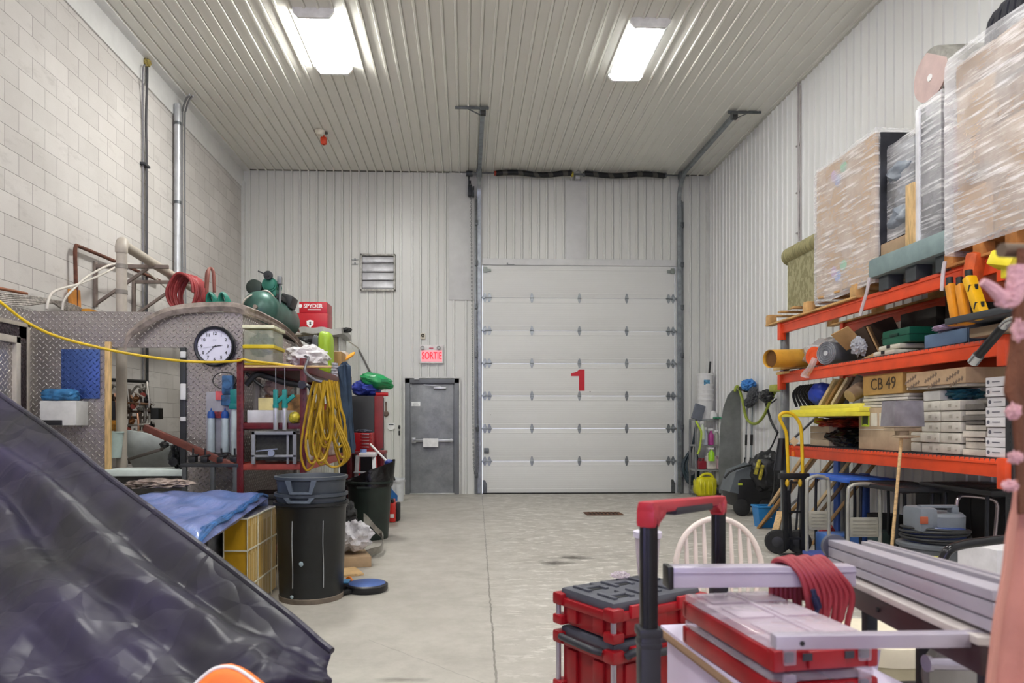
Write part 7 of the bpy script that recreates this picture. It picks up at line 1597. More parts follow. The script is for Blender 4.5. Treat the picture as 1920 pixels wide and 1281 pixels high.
t = T('yellow_extractor', 'bright yellow moulded water container on the corner floor', 'container', (c.x, c.y, 0))
mb = MB(); mb.blob((0, 0, .18), (.2, .15, .18), .06, 2, 3, flat=.175, box=3.5); mb.tube([(-.12, -.05, .33), (-.05, -.05, .4), (.08, -.05, .4), (.15, -.05, .3)], .025, 10, 4)
for k in range(4): mb.tube([(-.13+.07*k, -.155, .05), (-.13+.07*k, -.165, .2), (-.12+.07*k, -.1, .33)], .012, 6, 4)
t.p('shell', mb, mat('d6cf1c', .35)); mb = MB(); mb.cyl((.2, -.05, .12), (.26, -.08, .12), .09, seg=18); t.p('wheel', mb, blk)
# leaning metal sheet
Yl = 11.3
mb = MB(); pts = [(1348, 925), (1347, 870), (1350, 800), (1356, 765), (1364, 742), (1374, 731), (1388, 730), (1389, 925)]
P3 = [P(x, y, Yl) for x, y in pts]; Mk = Mx.Translation((0, Yl, 0)) @ FRONT
mb.prism([(p.x, max(p.z, 0)) for p in P3], 0, .012, Mk); one('metal_sheet', 'tall grey metal sheet with rounded corner standing upright', 'sheet', mb, mat('8d908e', .35, .5, var=.2, vs=3))
mb = MB(); mb.box((XR-.04, PX(1398, 800, XR-.04).y, P(1398, 815, Yl).z-.15), (.02, .35, 1.4), .004); one('wall_board', 'narrow white board against the wall beside metal sheet', 'board', mb, white)
mb = MB(); mb.tube([P(1378, 734, Yl-.03), P(1380, 726, Yl-.05), P(1385, 727, Yl-.05), P(1392, 750, Yl-.2), P(1400, 785, 11.0), P(1416, 795, 10.6), P(1432, 780, 10.2), P(1445, 750, 10), P(1458, 728, 9.9)], .022, 8, 6); one('green_garden_hose', 'lime green hose looping from metal sheet to the rack', 'hose', mb, mat('93a23a', .5))
# tools on the right wall
def w2(x, y, o=.06): return PX(x, y, XR-o)
for k, (xx, y0_, y1_, m_, lab, cat, nm) in enumerate(((1401, 740, 870, steelm, 'long metal mop pole with blue mop head on the wall', 'mop', 'mop'), (1411, 760, 870, mat('8b9396', .4), 'slim grey pole with black grips on the wall', 'pole', 'squeegee_pole'))):
    t = T(nm, lab, cat, w2(xx, y1_), world=True)
    mb = MB(); mb.cyl(w2(xx, y0_), w2(xx-3, y1_), .013); t.p('pole', mb, m_)
    mb = MB(); mb.cyl(w2(xx-1.5, 815), w2(xx-2, 835), .02); t.p('grip', mb, blk); mb = MB(); mb.cyl(w2(xx-3, 858), w2(xx-4, 872), .02); t.p('grip', mb, blk)
    if k == 0: mb = MB(); mb.blob(w2(1403, 722, .14), (.1, .16, .09), .3, 4, 2); t.p('mop_head', mb, mat('3f7fc4', .8, bump=.6, bs=40)); mb = MB(); mb.box(w2(1397, 730, .12), (.12, .26, .06), .015, r=(.2, 0, 0)); t.p('clamp', mb, blk)
mb = MB(); mb.blob(w2(1405, 755, .12), (.07, .1, .08), .3, 4, 7); mb.blob(w2(1412, 742, .14), (.06, .12, .13), .3, 4, 9); one('black_gloves', 'black gloves hung behind the blue mop head', 'gloves', mb, mat('45484e', .6, var=.4))
mb = MB(); mb.blob(w2(1438, 742, .2), (.09, .13, .09), .25, 4, 3)
for k in range(3): mb.tube([w2(1424, 735+k*6, .1), w2(1430, 752, .15), w2(1445, 756, .15), w2(1456, 748, .1)], .01, 6)
mb.tube([w2(1436, 756, .2), w2(1446, 790, .12), w2(1458, 812, .1)], .018, 8); mb.tube([w2(1458, 812, .1), w2(1448, 835, .1), w2(1438, 852, .1)], .012, 8); one('pressure_washer_gun', 'black spray gun and bracket hanging on the wall', 'spray gun', mb, mat('232528', .45, var=.4))
mb = MB(); mb.box(w2(1456, 728, .15), (.14, .2, .1), .02); one('yellow_green_box', 'small yellow green box on the wall beside the rack', 'box', mb, mat('a9ad4e', .5))
# floor scrubber
c = PZ(1405, 968, 0); Yc_ = c.y
t = T('floor_scrubber', 'grey and black walk behind floor scrubber by the wall', 'floor scrubber', (P(1410, 900, Yc_).x, Yc_+.2, 0), world=True)
def sc(x, y, d=0): return P(x, y, Yc_+d)
a, b = sc(1384, 900), sc(1462, 968)
mb = MB(); mb.box(((a.x+b.x)/2, Yc_+.35, .33), (b.x-a.x, .62, .44), .06); t.p('body', mb, mat('1b1c1f', .4))
mb = MB(); Ms = Mx.Translation((0, Yc_+.1, 0)) @ FRONT
pl = [sc(1366, 922, .1), sc(1378, 884, .1), sc(1412, 870, .1), sc(1418, 880, .1), sc(1412, 922, .1), sc(1385, 926, .1)]
mb.prism([(p.x, p.z) for p in pl], -.35, .05, Ms); t.p('tank', mb, mat('5b6268', .45)); mb = MB(); mb.box(sc(1388, 908, .04), (.06, .01, .03)); t.p('badge', mb, mat('b7c43a', .5))
mb = MB(); mb.blob(sc(1438, 885, .1), (.26, .22, .3), .2, 3, 5); t.p('recovery_bag', mb, mat('232427', .35, bump=.5, bs=10, bd=.02))
mb = MB(); mb.bar(sc(1416, 890, -.1), sc(1424, 862, -.1), .06, .04, .01); mb.bar(sc(1424, 900, -.12), sc(1430, 872, -.12), .05, .04, .01); t.p('yellow_fittings', mb, mat('b6a93a', .45, var=.6, vs=15)); mb = MB(); mb.tube([sc(1358, 897, -.05), sc(1368, 886, -.05), sc(1385, 878, -.05), sc(1408, 872, 0)], .014, 8); t.p('handle_bar', mb, blk)
p_ = sc(1395, 950, -.02)
for x in (1393, 1440): p_ = sc(x, 952, -.02); mb = MB(); mb.lathe([(0, -.03), (.1, -.03), (.12, -.015), (.12, .015), (.1, .03), (0, .03)], M=Mx.Translation((p_.x, Yc_+.02, .12)) @ Mx.Rotation(PI/2, 4, 'Z') @ Mx.Rotation(PI/2+.2, 4, 'Y'), seg=24); t.p('wheel', mb, rubber)
mb = MB(); mb.tube([sc(1452, 870, -.15), sc(1450, 920, -.3), sc(1440, 950, -.4), sc(1424, 975, -.5)], .009, 7, 5); one('black_lead', 'thin black lead hanging from scrubber to the blue tub', 'cable', mb, blk)
# blue tub
c = PZ(1435, 988, 0)
t = T('blue_tub', 'small bright blue plastic tub on the floor', 'tub', (c.x, c.y, 0))
mb = MB(); mb.prism([(-.1, -.08), (.1, -.08), (.1, .08), (-.1, .08)], 0, .004)
for s_ in (-1, 1):
    mb.sheet(1, 1, lambda u, v: (-.1-.03*v+(.2+.06*v)*u, s_*(.08+.025*v), .27*v), .006); mb.sheet(1, 1, lambda u, v: (s_*(.1+.03*v), -.08-.025*v+(.16+.05*v)*u, .27*v), .006)
t.p('tub', mb, mat('1f7fc4', .4)); mb = MB()
for s_ in (-1, 1): mb.box((0, s_*.11, .265), (.28, .02, .02), .005); mb.box((s_*.135, 0, .265), (.02, .23, .02), .005)
t.p('rim', mb, mat('2a8bd0', .4)); mb = MB(); mb.box((0, -.1, .13), (.08, .004, .012)); t.p('print', mb, white)
mb = MB(); mb.bar(PZ(1450, 1012, .02), P(1463, 960, 7.9), .07, .03, .004); one('floor_board', 'pale board end standing beside the rack foot', 'board', mb, wood)
# ================================================================ RIGHT FOREGROUND
redt = mat('93101a', .38, var=.12, vs=4); dgrey = mat('2e3036', .5, var=.15); clear = NT('clear_lid')
n = clear; tr = n.n('ShaderNodeBsdfTransparent'); ms = n.n('ShaderNodeMixShader'); tr.inputs[0].default_value = (.93, .9, .93, 1)
lw = n.n('ShaderNodeLayerWeight'); lw.inputs[0].default_value = .35
n.l(n.math('ADD', n.math('MULTIPLY', lw.outputs['Facing'], .45), .14), ms.inputs[0]); n.l(tr.outputs[0], ms.inputs[1]); n.l(n.b.outputs[0], ms.inputs[2]); n.l(ms.outputs[0], n.o.inputs[0])
n.set(Base_Color=(.72, .66, .72, 1), Roughness=.1); M_clear = n.m
zT = .645; kz = EYE-zT
def pk(x, y): return PZ(x, y, zT)
cr = pk(1150, 1133); cl = pk(1024, 1094); crt = pk(1310, 1103)
vx = (crt-cr).normalized(); ang = math.atan2(vx.y, vx.x)
Wb, Db = .52, .36
ux = V((-vx.y, vx.x, 0)); ctr = cr+vx*Wb/2+ux*Db/2
def toolbox(lab, ztop_, hgt, handle):
    t = T('tool_box', lab, 'tool box', (ctr.x, ctr.y, ztop_-hgt), ang)
    mb = MB(); mb.box((0, 0, (hgt-.045)/2), (Wb-.05, Db-.05, hgt-.045), .02); mb.box((0, 0, hgt-.06), (Wb-.01, Db-.01, .035), .008)
    for sx in (-1, 1):
        for sy in (-1, 1): mb.box((sx*(Wb/2-.025), sy*(Db/2-.025), hgt-.05), (.06, .06, .05), .01); mb.box((sx*(Wb/2-.025), sy*(Db/2-.025), .02), (.06, .06, .04), .01)
    for k in (-.15, 0, .15): mb.box((k, -Db/2+.02, hgt*.4), (.07, .02, hgt*.55), .006)
    for k in (-.08, .08): mb.box((-Wb/2+.02, k, hgt*.4), (.02, .06, hgt*.55), .006)
    t.p('body', mb, redt)
    mb = MB(); mb.box((0, 0, hgt-.025), (Wb-.04, Db-.04, .04), .014)
    for i in range(3):
        for j in range(2): mb.box((-.15+.15*i, -.075+.15*j, hgt-.002), (.11, .03, .014), .004); mb.box((-.15+.15*i-.045, -.075+.15*j, hgt-.002), (.02, .1, .012), .004); mb.box((-.15+.15*i+.045, -.075+.15*j, hgt-.002), (.02, .1, .012), .004)
    lid = t.p('lid', mb, mat('4d4f58', .5, var=.15))
    mb = MB()
    for i in range(3):
        for j in range(2): mb.box((-.15+.15*i, -.075+.15*j, hgt-.0045), (.07, .07, .004), .001)
    t.p('lid_recess', mb, mat('121317', .6), lid)
    for sx in (-1, 1):
        for sy in (-1, 1):
            mb = MB(); mb.cyl((sx*(Wb/2-.014), sy*(Db/2-.014), .03), (sx*(Wb/2-.014), sy*(Db/2-.014), hgt-.07), .011, seg=14); t.p('corner_pin', mb, mat('b9b4bd', .3, .7))
    for k in (-.13, .13): mb = MB(); mb.box((k, -Db/2+.004, hgt-.045), (.08, .02, .05), .006); t.p('latch', mb, mat('a51a25', .35))
    if handle: mb = MB(); mb.tube([(-.2, -Db/2-.005, hgt-.05), (-.17, -Db/2-.03, hgt-.03), (-.08, -Db/2-.045, hgt-.045), (.08, -Db/2-.045, hgt-.045), (.17, -Db/2-.03, hgt-.03), (.2, -Db/2-.005, hgt-.05)], .015, 10, 5); mb.tube([(-Wb/2-.005, .12, hgt-.04), (-Wb/2-.03, .08, hgt-.03), (-Wb/2-.035, -.08, hgt-.03), (-Wb/2-.005, -.12, hgt-.04)], .014, 10, 5); t.p('carry_handle', mb, dgrey)
    return t
toolbox('shallow red tool box with black lid, upper of the stack', zT, .155, False)
toolbox('deep red tool box with black handle, lower of the stack', zT-.157, .27, True)
mb = MB(); mb.box((0, 0, .109), (Wb-.06, Db-.05, .217), .02); one('tool_crate', 'red tool crate base at the very bottom of the stack', 'crate', mb, redt, (ctr.x, ctr.y, 0), ang)
# bottle on the box
bc = pk(1214, 1082); 
t = T('shaker_bottle', 'clear plastic bottle with a white screw lid', 'bottle', (bc.x, bc.y, zT+.006))
sB = .043; hB = (P(1214, 990, bc.y).z-zT)
mb = MB(); mb.lathe([(0, 0), (.04, 0), (.044, .01), (.056, hB*.8), (.053, hB*.8), (.041, .012), (0, .012)], seg=28); t.p('cup', mb, M_clear); mb = MB(); mb.lathe([(0, hB*.78), (.06, hB*.78), (.062, hB*.8), (.062, hB*.9), (.035, hB*.93), (.035, hB*.97), (0, hB*.97)], seg=28); mb.box((.01, -.02, hB*.97), (.05, .03, .02), .008); t.p('lid', mb, mat('d9d3e4', .35))
mb = MB(); mb.blob((0, 0, .012), (.035, .03, .014), .5, 5, 3, flat=.012); q_ = pk(1163, 1087); one('crumpled_wrapper', 'small crumpled clear wrapper on the black tool box lid', 'wrapper', mb, M_clear, (q_.x, q_.y, zT+.008))
# trolley handle
YL, YR_ = 1.45, 1.98
l0, r0 = P(1216, 957, YL), P(1347, 942, YR_); zg = 1.13
t = T('rolling_tool_box', 'tall trolley handle with red and black grip', 'trolley', ((l0.x+r0.x)/2, (YL+YR_)/2, 0), world=True)
L0, R0 = V((l0.x, YL, l0.z-.012)), V((r0.x, YR_, r0.z-.012)); dv = (R0-L0).normalized(); Mg = Mx.Translation((L0+R0)/2) @ dv.to_track_quat('X', 'Z').to_matrix().to_4x4(); Lh = (R0-L0).length
for p_ in (L0, R0):
    mb = MB(); mb.box((p_.x, p_.y, (p_.z+.3)/2), (.033, .036, p_.z-.3), .006); mb.box((p_.x, p_.y-.014, (p_.z+.3)/2), (.014, .012, p_.z-.3), .002); t.p('tube', mb, mat('141418', .3, .3))
    mb = MB(); mb.box((p_.x, p_.y, .66), (.044, .046, .44), .008); mb.box((p_.x, p_.y, .885), (.05, .052, .02), .006); mb.box((p_.x, p_.y, .86), (.047, .05, .012), .004); t.p('sleeve', mb, mat('24252c', .4))
mb = MB(); mb.box((0, 0, .018), (Lh+.05, .036, .026), .009, M=Mg)
for s_ in (-1, 1): mb.box((s_*(Lh/2+.0), 0, .0), (.048, .042, .05), .012, M=Mg); mb.box((s_*(Lh/2-.045), 0, .004), (.06, .036, .03), .01, r=(0, s_*.35, 0), M=Mg)
t.p('grip', mb, mat('a81a2c', .38, var=.1)); mb = MB(); mb.box((.0, 0, .006), (Lh*.55, .04, .02), .008, M=Mg); t.p('grip_pad', mb, mat('1f1d26', .6))
mb = MB(); cB = (L0+R0)/2; mb.box((-Lh*.22, 0, .29), (Lh*.5, .3, .42), .02, M=Mx.Translation((cB.x, cB.y, 0)) @ Mx.Rotation(math.atan2(dv.y, dv.x), 4, 'Z') @ Mx.Translation((0, .17, 0))); t.p('body', mb, redt)
for s_ in (-1, 1): mb = MB(); q_ = cB+dv*(s_*(Lh/2)); mb.cyl(q_-dv*.025+V((0, 0, .09-zg+.02)), q_+dv*.025+V((0, 0, .09-zg+.02)), .09, seg=24); t.p('wheel', mb, rubber)
# white spindle back chair
Yc = 3.35; a, b = P(1268, 1050, Yc), P(1432, 1050, Yc); cx_ = (a.x+b.x)/2; w2_ = (b.x-a.x)/2; zt_ = P(1350, 969, Yc).z
t = T('windsor_chair', 'off white wooden chair with round spindle back', 'chair', (cx_, Yc-.22, 0), world=True)
cw = mat('d6c9c2', .45, var=.08)
def bk(x, z): return V((x, Yc+.12*(z-.46), z))
arcp = [bk(cx_+w2_*.97*math.cos(a_)*(1.0 if math.sin(a_) > 0 else 1), .62+(zt_-.015-.62)*math.sin(a_)) for a_ in [PI*k/12 for k in range(13)]]
mb = MB(); mb.tube([bk(cx_+w2_*.8, .46)]+arcp+[bk(cx_-w2_*.8, .46)], .014, 10, 5); t.p('back_hoop', mb, cw)
for k in range(8):
    f_ = -.72+1.44*k/7; x = cx_+w2_*f_; zt2 = .62+(zt_-.02-.62)*math.sqrt(max(0, 1-f_*f_)); mb = MB(); mb.tube([bk(cx_+w2_*f_*.85, .46), bk(x, .62), bk(x, (zt2+.62)/2), bk(x, zt2)], .0085, 8, 3, rad=lambda q: .007+.004*math.sin(q*PI)); t.p('spindle', mb, cw)
mb = MB(); mb.blob((cx_, Yc-.2, .445), (.22, .23, .02), 0, 1, 0, box=3); t.p('seat', mb, cw)
for sx in (-1, 1):
    for sy in (-1, 1): mb = MB(); mb.tube([(cx_+sx*.14, Yc-.2+sy*.14, .44), (cx_+sx*.18, Yc-.2+sy*.18, .22), (cx_+sx*.2, Yc-.2+sy*.2, 0)], .017, 10, 4, rad=lambda q: .014+.006*math.sin(q*PI)); t.p('leg', mb, cw)
mb = MB(); mb.tube([(cx_-.17, Yc-.2, .22), (cx_+.17, Yc-.2, .22)], .01, 8, smooth=False)
for sx in (-1, 1): mb.tube([(cx_+sx*.175, Yc-.38, .22), (cx_+sx*.175, Yc-.02, .22)], .01, 8, smooth=False)
t.p('stretcher', mb, cw)
# ---------------- saw stand: rails, extrusions and hoses
Y1 = 1.62
t = T('saw_stand', 'aluminium saw stand with slotted rails above a dark skirt', 'saw stand', (1.0, 1.55, 0), world=True)
lav = mat('bdb6c6', .35, .35, var=.05)  # lavender tint of the light put into the rail colour
a, b = P(1262, 1083, Y1), P(1605, 1083, Y1)
zr1 = P(1300, 1064, Y1).z; zr2 = P(1300, 1103, Y1).z
mb = MB(); mb.box(((a.x+b.x)/2, Y1+.02, (zr1+zr2)/2), (b.x-a.x, .045, zr1-zr2), .004); mb.box(((a.x+b.x)/2, Y1-.004, zr1-.012), (b.x-a.x, .006, .002)); t.p('cross_rail', mb, lav)
mb = MB(); mb.box((a.x-.006, Y1+.02, (zr1+zr2)/2), (.014, .05, zr1-zr2+.004), .004); t.p('end_cap', mb, blkp)
# long rail running toward the camera
e0, e1 = P(1568, 1012, 2.0), P(1890, 1108, 1.14); zE = (e0.z+e1.z)/2
E0, E1 = V((e0.x, e0.y, e0.z)), V((e1.x, e1.y, e1.z)); dE = (E1-E0); LE = dE.length; ME = Mx.Translation((E0+E1)/2) @ dE.to_track_quat('Y', 'Z').to_matrix().to_4x4()
# local: y along rail toward camera, x to the side, z up
sgn = 1 if (ME.to_3x3() @ V((1, 0, 0))).x < 0 else -1      # sgn*x points to the aisle (-X)
mb = MB()
hE = .074
for zo, hh1 in ((-.009, .018), (-.0345, .027), (-.061, .02)):
    mb.box((sgn*.0, 0, zo), (.05, LE, hh1), .002, M=ME)
mb.box((-sgn*.006, 0, -.035), (.034, LE, .066), .0, M=ME)
t.p('slotted_rail', mb, mat('b4b0bd', .4, .35, var=.05))
mb = MB(); mb.box((-sgn*.09, 0, -.02), (.045, LE, .035), .003, M=ME); mb.box((-sgn*.05, 0, -.055), (.04, LE, .012), M=ME); mb.box((-sgn*.09, 0, -.003), (.012, LE, .008), .002, M=ME); t.p('rear_rail', mb, mat('b9b5c0', .35, .5, var=.05))
mb = MB(); mb.cyl(ME @ V((sgn*.005, -LE/2-.012, -.02)), ME @ V((sgn*.005, -LE/2+.01, -.02)), .035, seg=20); mb.box((0, -LE/2-.006, -.05), (.06, .014, .05), .006, M=ME); t.p('rail_cap', mb, mat('4a4c58', .4))
mb = MB(); mb.box((sgn*.012, .02, -.086), (.075, LE-.04, .014), .002, M=ME); t.p('pale_shelf', mb, mat('b8b0ae', .5))
mb = MB(); mb.box((sgn*.04, .02, -.118), (.012, LE-.04, .05), .002, M=ME); mb.box((-sgn*.02, .02, -.118), (.012, LE-.04, .05), .002, M=ME)
t.p('dark_skirt', mb, mat('3c2a2e', .4, .3, var=.15)); mb = MB()
for f_ in (-.42, .0, .38): mb.cyl(ME @ V((sgn*.047, LE*f_, -.118)), ME @ V((sgn*.051, LE*f_, -.118)), .006, seg=12)
t.p('bolt', mb, blk)
for y_ in (1.3, 1.9):
    q_ = E0.lerp(E1, (2.0-y_)/.86); mb = MB(); mb.box((q_.x+.06, y_, .43), (.03, .03, .86), .003); t.p('leg', mb, mat('3a3c42', .4, .4))
# lower square bar
Y3 = 1.17; a, b = P(1456, 1193, Y3), P(1880, 1193, Y3); zt_, zb_ = P(1500, 1193, Y3).z, P(1500, 1219, Y3).z
mb = MB(); mb.box(((a.x+b.x)/2, Y3+.013, (zt_+zb_)/2), (b.x-a.x, .026, zt_-zb_), .002); t.p('extension_bar', mb, mat('b7b0c0', .35, .35, var=.04))
mb = MB(); p_ = P(1504, 1207, Y3); mb.cyl((p_.x, Y3-.001, p_.z), (p_.x, Y3+.002, p_.z), .0045, seg=14); t.p('hole', mb, blk)
for x in (b.x-.02,): mb = MB(); mb.bar((x, Y3+.03, zb_+.01), (E1.x+.03, Y3+.16, zb_-.04), .025, .02, .003); t.p('bracket', mb, mat('3a3c42', .4, .4))
# red hoses over the cross rail
mb = MB(); rnd = random.Random(9)
zc_ = zr1
for k in range(9):
    x0 = P(1466+k*9, 1060, Y1).x; sag = rnd.uniform(.05, .13); mb.tube([(x0-.0, Y1+.055, zc_-.06-sag*.6), (x0+.0, Y1+.052, zc_-.01), (x0+.012, Y1+.02, zc_+.012+.003*(k % 3)), (x0+.035, Y1-.012, zc_-.012), (x0+.05+.002*k, Y1-.018, zc_-.06), (x0+.056, Y1-.018, zc_-.06-sag*.7), (x0+.05, Y1-.012, zc_-.07-sag), (x0+.04, Y1+.03, zc_-.08-sag), (x0+.0, Y1+.052, zc_-.07-sag*.7)], .0065, 8, 5)
one('red_air_hose', 'red air hose loops draped over the aluminium cross rail', 'hose', mb, mat('9c343d', .45, var=.12))
mb = MB(); a = P(1528, 1120, Y1-.04); mb.cyl(a, P(1534, 1140, Y1-.04), .009, seg=12); mb.cyl(P(1524, 1106, Y1-.04), a, .006, seg=12); mb.cyl(P(1534, 1140, Y1-.04), P(1530, 1150, Y1-.04), .005, seg=10); one('hose_coupling', 'small dark blue hose coupling among the red loops', 'coupling', mb, mat('2c3352', .35, .4))
# organizers on the white cabinet
zO = .905; 
fl, fr, nl, nr = PZ(1325, 1107, zO), PZ(1482, 1107, zO), PZ(1395, 1208, zO), PZ(1583, 1186, zO)
co_ = (fl+fr+nl+nr)/4; W_ = ((fr-fl).length+(nr-nl).length)/2; D_ = ((nl-fl).length+(nr-fr).length)/2
xd = (fr-fl+nr-nl).normalized(); an = math.atan2(xd.y, xd.x); hO = .062
for k in range(2):
    t = T('organizer_case', ('red organizer case with clear lid, upper one', 'red organizer case with clear lid, lower one')[k], 'organizer', (co_.x, co_.y, zO-hO*(k+1)), an)
    mb = MB(); hw, hd = W_/2, D_/2
    mb.box((0, 0, .004), (W_-.01, D_-.01, .008), .003)
    for s_ in (-1, 1): mb.box((s_*(hw-.006), 0, .02), (.012, D_-.01, .038), .004); mb.box((0, s_*(hd-.006), .02), (W_-.01, .012, .038), .004); mb.box((s_*(hw-.012), -hd+.01, .022), (.024, .03, .042), .006); mb.box((s_*(hw-.012), hd-.01, .022), (.024, .03, .042), .006)
    mb.box((0, -hd-.002, .022), (W_*.36, .012, .036), .006)
    t.p('tray', mb, redt)
    mb = MB()
    for i in range(3):
        for j in range(3): mb = MB(); mb.box(((-1+i)*W_*.3, (-1+j)*D_*.3, .02), (W_*.26, D_*.27, .03), .006); t.p('bin', mb, mat(('d9c9d0', 'c4505c', 'c9b4be', 'e3dbe2')[(i+j) % 4], .5, var=.3, vs=14))
    mb = MB(); mb.box((0, 0, .05), (W_-.006, D_-.006, .018), .006)
    for i in range(2):
        for j in range(3): mb.box(((-.5+i)*W_*.46, (-1+j)*D_*.31, .0615), (W_*.36, D_*.22, .005), .002)
    mb.box((0, 0, .062), (.012, D_-.04, .006), .002); t.p('lid', mb, M_clear)
    for s_ in (-1, 1): mb = MB(); mb.box((s_*W_*.36, -hd-.006, .038), (.026, .008, .045), .004); t.p('latch', mb, M_clear)
    mb = MB()
    for s_ in (-1, 1): mb.box((s_*W_*.36, -hd-.003, .03), (.02, .008, .02), .003); mb.box((s_*W_*.2, -hd-.009, .03), (.02, .002, .014))
    t.p('latch_pad', mb, dgrey)
    if k: mb = MB(); mb.cyl((0, -hd-.016, .025), (0, -hd-.006, .025), .014, seg=18); t.p('knob', mb, blkp)
zW = zO-2*hO-.001
zl_ = PZ(1238, 1171, zW); 
X0 = zl_.x; X1 = PZ(1640, 1281, zW).x+.0; Yn = 1.1
Q = [zl_, PZ(1386, 1281, zW), PZ(1640, 1281, zW), PZ(1583, 1243, zW)]
# cabinet: left edge direction from Q[0] to Q[1]
dl = (Q[1]-Q[0]).normalized(); far = Q[0]; near = Q[0]+dl*(.75); px_ = V((-dl.y, dl.x, 0)); px_ = px_ if px_.x > 0 else -px_
Mw = Mx((( px_.x, -dl.x, 0, far.x), (px_.y, -dl.y, 0, far.y), (0, 0, 1, 0), (0, 0, 0, 1)))
t = T('white_cabinet', 'white cabinet with tan edge banding under the organizers', 'cabinet', (far.x, far.y, 0), world=True)
Wc = .34
mb = MB(); mb.box((Wc/2, -.375, zW-.011), (Wc, .75, .02), .002, M=Mw); t.p('top', mb, mat('cfc6dd', .45, var=.04))
mb = MB(); mb.box((-.002, -.375, zW-.016), (.003, .75, .014), M=Mw); mb.box((.012, -.375, zW-.028), (.014, .74, .014), M=Mw); t.p('edge_band', mb, mat('9b7d5f', .5))
mb = MB(); mb.box((Wc/2+.005, -.375, (zW-.03)/2), (Wc-.02, .73, zW-.03), .003, M=Mw); t.p('carcass', mb, mat('c9c0d6', .5, var=.04))
# round beige seat, lavender strip, bits under the stand
cS = P(1640, 1180, 2.2); zS = .5
p_ = PZ(1640, 1180, zS); 
t = T('round_stool', 'round cream padded stool beyond the organizer cases', 'stool', (p_.x, p_.y, 0))
rS = .5*(PZ(1738, 1180, zS).x-PZ(1548, 1180, zS).x)
mb = MB(); mb.lathe([(0, zS), (rS*.8, zS-.002), (rS*.97, zS-.02), (rS, zS-.05), (rS*.97, zS-.09), (0, zS-.09)], seg=44); t.p('cushion', mb, mat('d3cab5', .8, var=.06)); mb = MB(); mb.lathe([(0, .02), (rS*.86, .02), (rS*.95, zS-.09), (0, zS-.09)], seg=40); t.p('skirt', mb, mat('a39a80', .8, var=.1))
mb = MB(); mb.lathe([(0, 0), (rS*.86, 0), (rS*.86, .02), (0, .02)]); t.p('base', mb, blk)
c = PZ(1705, 1152, 0)
t = T('blue_dolly', 'blue wooden dolly on casters beyond the cream stool', 'dolly', (c.x+.1, c.y+.15, 0), .35)
mb = MB(); mb.box((0, 0, .11), (.55, .35, .04), .006); t.p('deck', mb, mat('35549a', .6, var=.2))
for sx in (-.22, .22):
    for sy in (-.13, .13): mb = MB(); mb.cyl((sx-.015, sy, .042), (sx+.015, sy, .042), .042, seg=16); mb.box((sx, sy, .08), (.03, .03, .03)); t.p('caster', mb, mat('3b2c22', .6))
mb = MB(); mb.bar(PZ(1612, 1140, .02), PZ(1670, 1118, .02), .03, .015); mb.bar(PZ(1618, 1150, .02), PZ(1680, 1128, .02), .02, .015); one('metal_strips', 'thin metal strips lying on floor beside blue dolly', 'strips', mb, mat('6c6a66', .4, .4))
t = T('chop_saw', 'grey saw machine with round guard below the slotted rail', 'saw', (P(1800, 1250, 1.6).x, 1.6, 0), world=True)
q0 = P(1800, 1265, 1.62)
mb = MB(); mb.lathe([(0, -.015), (.085, -.015), (.09, 0), (.085, .015), (0, .015)], M=Mx.Translation((q0.x, 1.62, q0.z)) @ Mx.Rotation(PI/2, 4, 'X'), seg=36); t.p('guard', mb, mat('8e8a86', .35, .4)); mb = MB(); mb.cyl(P(1738, 1244, 1.55), P(1812, 1246, 1.58), .014, seg=16); mb.cyl(P(1736, 1244, 1.55), P(1742, 1244, 1.55), .019, seg=16); t.p('arm', mb, mat('a9a2b2', .25, .8))
mb = MB(); mb.box((q0.x+.04, 1.68, q0.z-.02), (.2, .06, .24), .03); mb.box((q0.x, 1.72, .32), (.24, .2, .64), .02); t.p('body', mb, mat('1f2026', .5))
mb = MB(); mb.sheet(6, 8, lambda u, v: P(1600+50*u-10*v, 1222+70*v, 1.75-.1*v), .006); one('lavender_cloth', 'pale lavender cloth corner hanging before the stool', 'cloth', mb, mat('b9aecb', .7))
# black tubular frame and white box
Yk = 3.1
t = T('black_tube_frame', 'black bent tube chair frame behind the slotted rails', 'chair frame', P(1820, 1100, Yk)+V((0, 0, -.6)), world=True)
a = [P(1765, 1062, Yk), P(1770, 1045, Yk), P(1782, 1030, Yk), P(1805, 1022, Yk+.02), P(1845, 1016, Yk+.05), P(1900, 1012, Yk+.1)]
mb = MB(); mb.tube(a+[V((a[-1].x+.06, Yk+.15, a[-1].z-.06)), V((a[-1].x+.08, Yk+.15, .0))], .021, 12, 6); mb.tube([a[0], V((a[0].x-.01, Yk, .4)), V((a[0].x, Yk, .0))], .021, 12, 4); t.p('tube', mb, mat('1c1c20', .2, .4))
mb = MB(); mb.box(((a[0].x+a[-1].x)/2, Yk+.25, .42), (a[-1].x-a[0].x, .4, .05), .02); t.p('seat', mb, mat('2a2a2e', .7))
mb = MB(); w_ = P(1900, 1040, 3.6).x-P(1852, 1040, 3.6).x; ztb = P(1870, 1032, 3.6).z; mb.box((0, 0, ztb/2), (w_+.2, .3, ztb), .01); one('white_storage_box', 'white box standing behind the black tube chair frame', 'box', mb, mat('cfcdd0', .5), (P(1900, 1040, 3.6).x+.08, 3.75, 0))
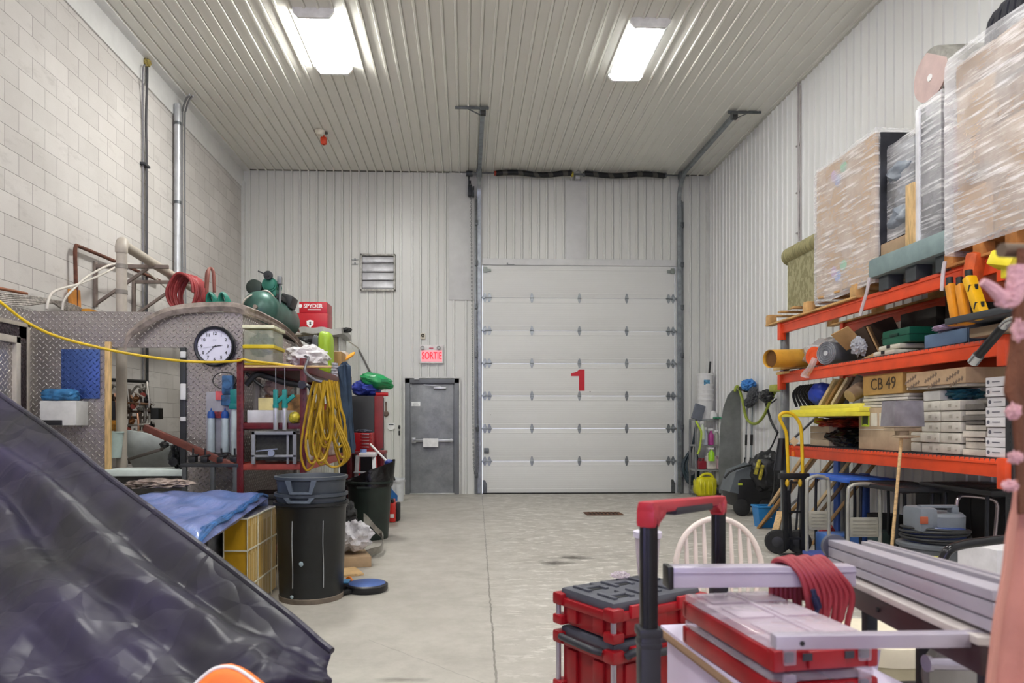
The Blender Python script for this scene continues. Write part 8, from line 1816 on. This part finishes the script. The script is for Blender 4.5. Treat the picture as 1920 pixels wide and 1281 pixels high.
# pink and brown hanging hide at the frame edge
Yp_ = .86
t = T('pink_hanging_cloth', 'pink cloth with brown fluffy edge hanging close by', 'cloth', (P(1900, 1281, Yp_).x, Yp_, 0), world=True)
edge = [(1847, 1330), (1853, 1281), (1868, 1168), (1880, 1093), (1889, 1019), (1903, 955), (1907, 900)]
def pkf(u, v):
    i = v*(len(edge)-1); k = min(int(i), len(edge)-2); f_ = i-k; x = edge[k][0]*(1-f_)+edge[k+1][0]*f_; y = edge[k][1]*(1-f_)+edge[k+1][1]*f_
    p = P(x, y, Yp_); return (p.x+.16*u+.001*math.sin(v*14), Yp_+.03*(1-math.cos(u*8)), p.z+.0)
mb = MB(); mb.sheet(14, 28, pkf, .004); zlow = P(1847, 1330, Yp_).z
mb.sheet(14, 10, lambda u, v: (P(1847, 1330, Yp_).x+.16*u-.02*v, Yp_+.03*(1-math.cos(u*8)), zlow*(1-v)), .012)
t.p('pink_lining', mb, mat('c08777', .85, var=.1, vs=5, bump=.4, bs=160))
brn = [(1904, 965), (1899, 850), (1893, 765), (1878, 735), (1882, 700), (1888, 658), (1893, 606), (1898, 560), (1901, 510), (1904, 465)]
def bf(u, v):
    i = v*(len(brn)-1); k = min(int(i), len(brn)-2); f_ = i-k; x = brn[k][0]*(1-f_)+brn[k+1][0]*f_; y = brn[k][1]*(1-f_)+brn[k+1][1]*f_
    p = P(x, y, Yp_); n_ = NZ.noise(V((u*5, v*14, 2))); return (p.x+.006+.14*u+.003*n_, Yp_+.02*(1-math.cos(u*7))+.004*n_, p.z)
mb = MB(); mb.sheet(12, 40, bf, .004); t.p('brown_edge', mb, mat('6b402a', .9, var=.25, bump=.6, bs=90, bd=.01))
mb = MB(); k = 0
for (x, y, rx_, rz_) in ((1900, 772, .007, .01), (1904, 858, .006, .008), (1893, 911, .008, .007), (1884, 562, .01, .01), (1903, 530, .007, .016), (1909, 620, .005, .014)):
    mb = MB(); mb.blob(P(x, y, Yp_-.01), (rx_, .01, rz_), .5, 4, k, sub=3, r=(0, .5 if y < 600 else 0, 0)); k += 1; t.p('fluff', mb, mat('d3a3a8', .9, bump=.8, bs=120, bd=.01))
mb = MB(); mb.tube([P(1910, 500, Yp_-.01), P(1900, 560, Yp_-.01), P(1880, 558, Yp_-.01), P(1860, 540, Yp_-.01), P(1842, 528, Yp_-.01)], .008, 8, 5, rad=lambda q: .012-.007*q)
t.p('pink_tassel', mb, mat('d3a3a8', .9, bump=.8, bs=120, bd=.01))
mb = MB(); a = P(1900, 462, Yp_); mb.cyl((a.x+.17, Yp_+.03, 0), (a.x+.17, Yp_+.03, a.z+.03), .012); mb.cyl((a.x+.0, Yp_+.02, a.z), (a.x+.19, Yp_+.03, a.z), .009); t.p('hanging_stand', mb, mat('6b5a48', .5))
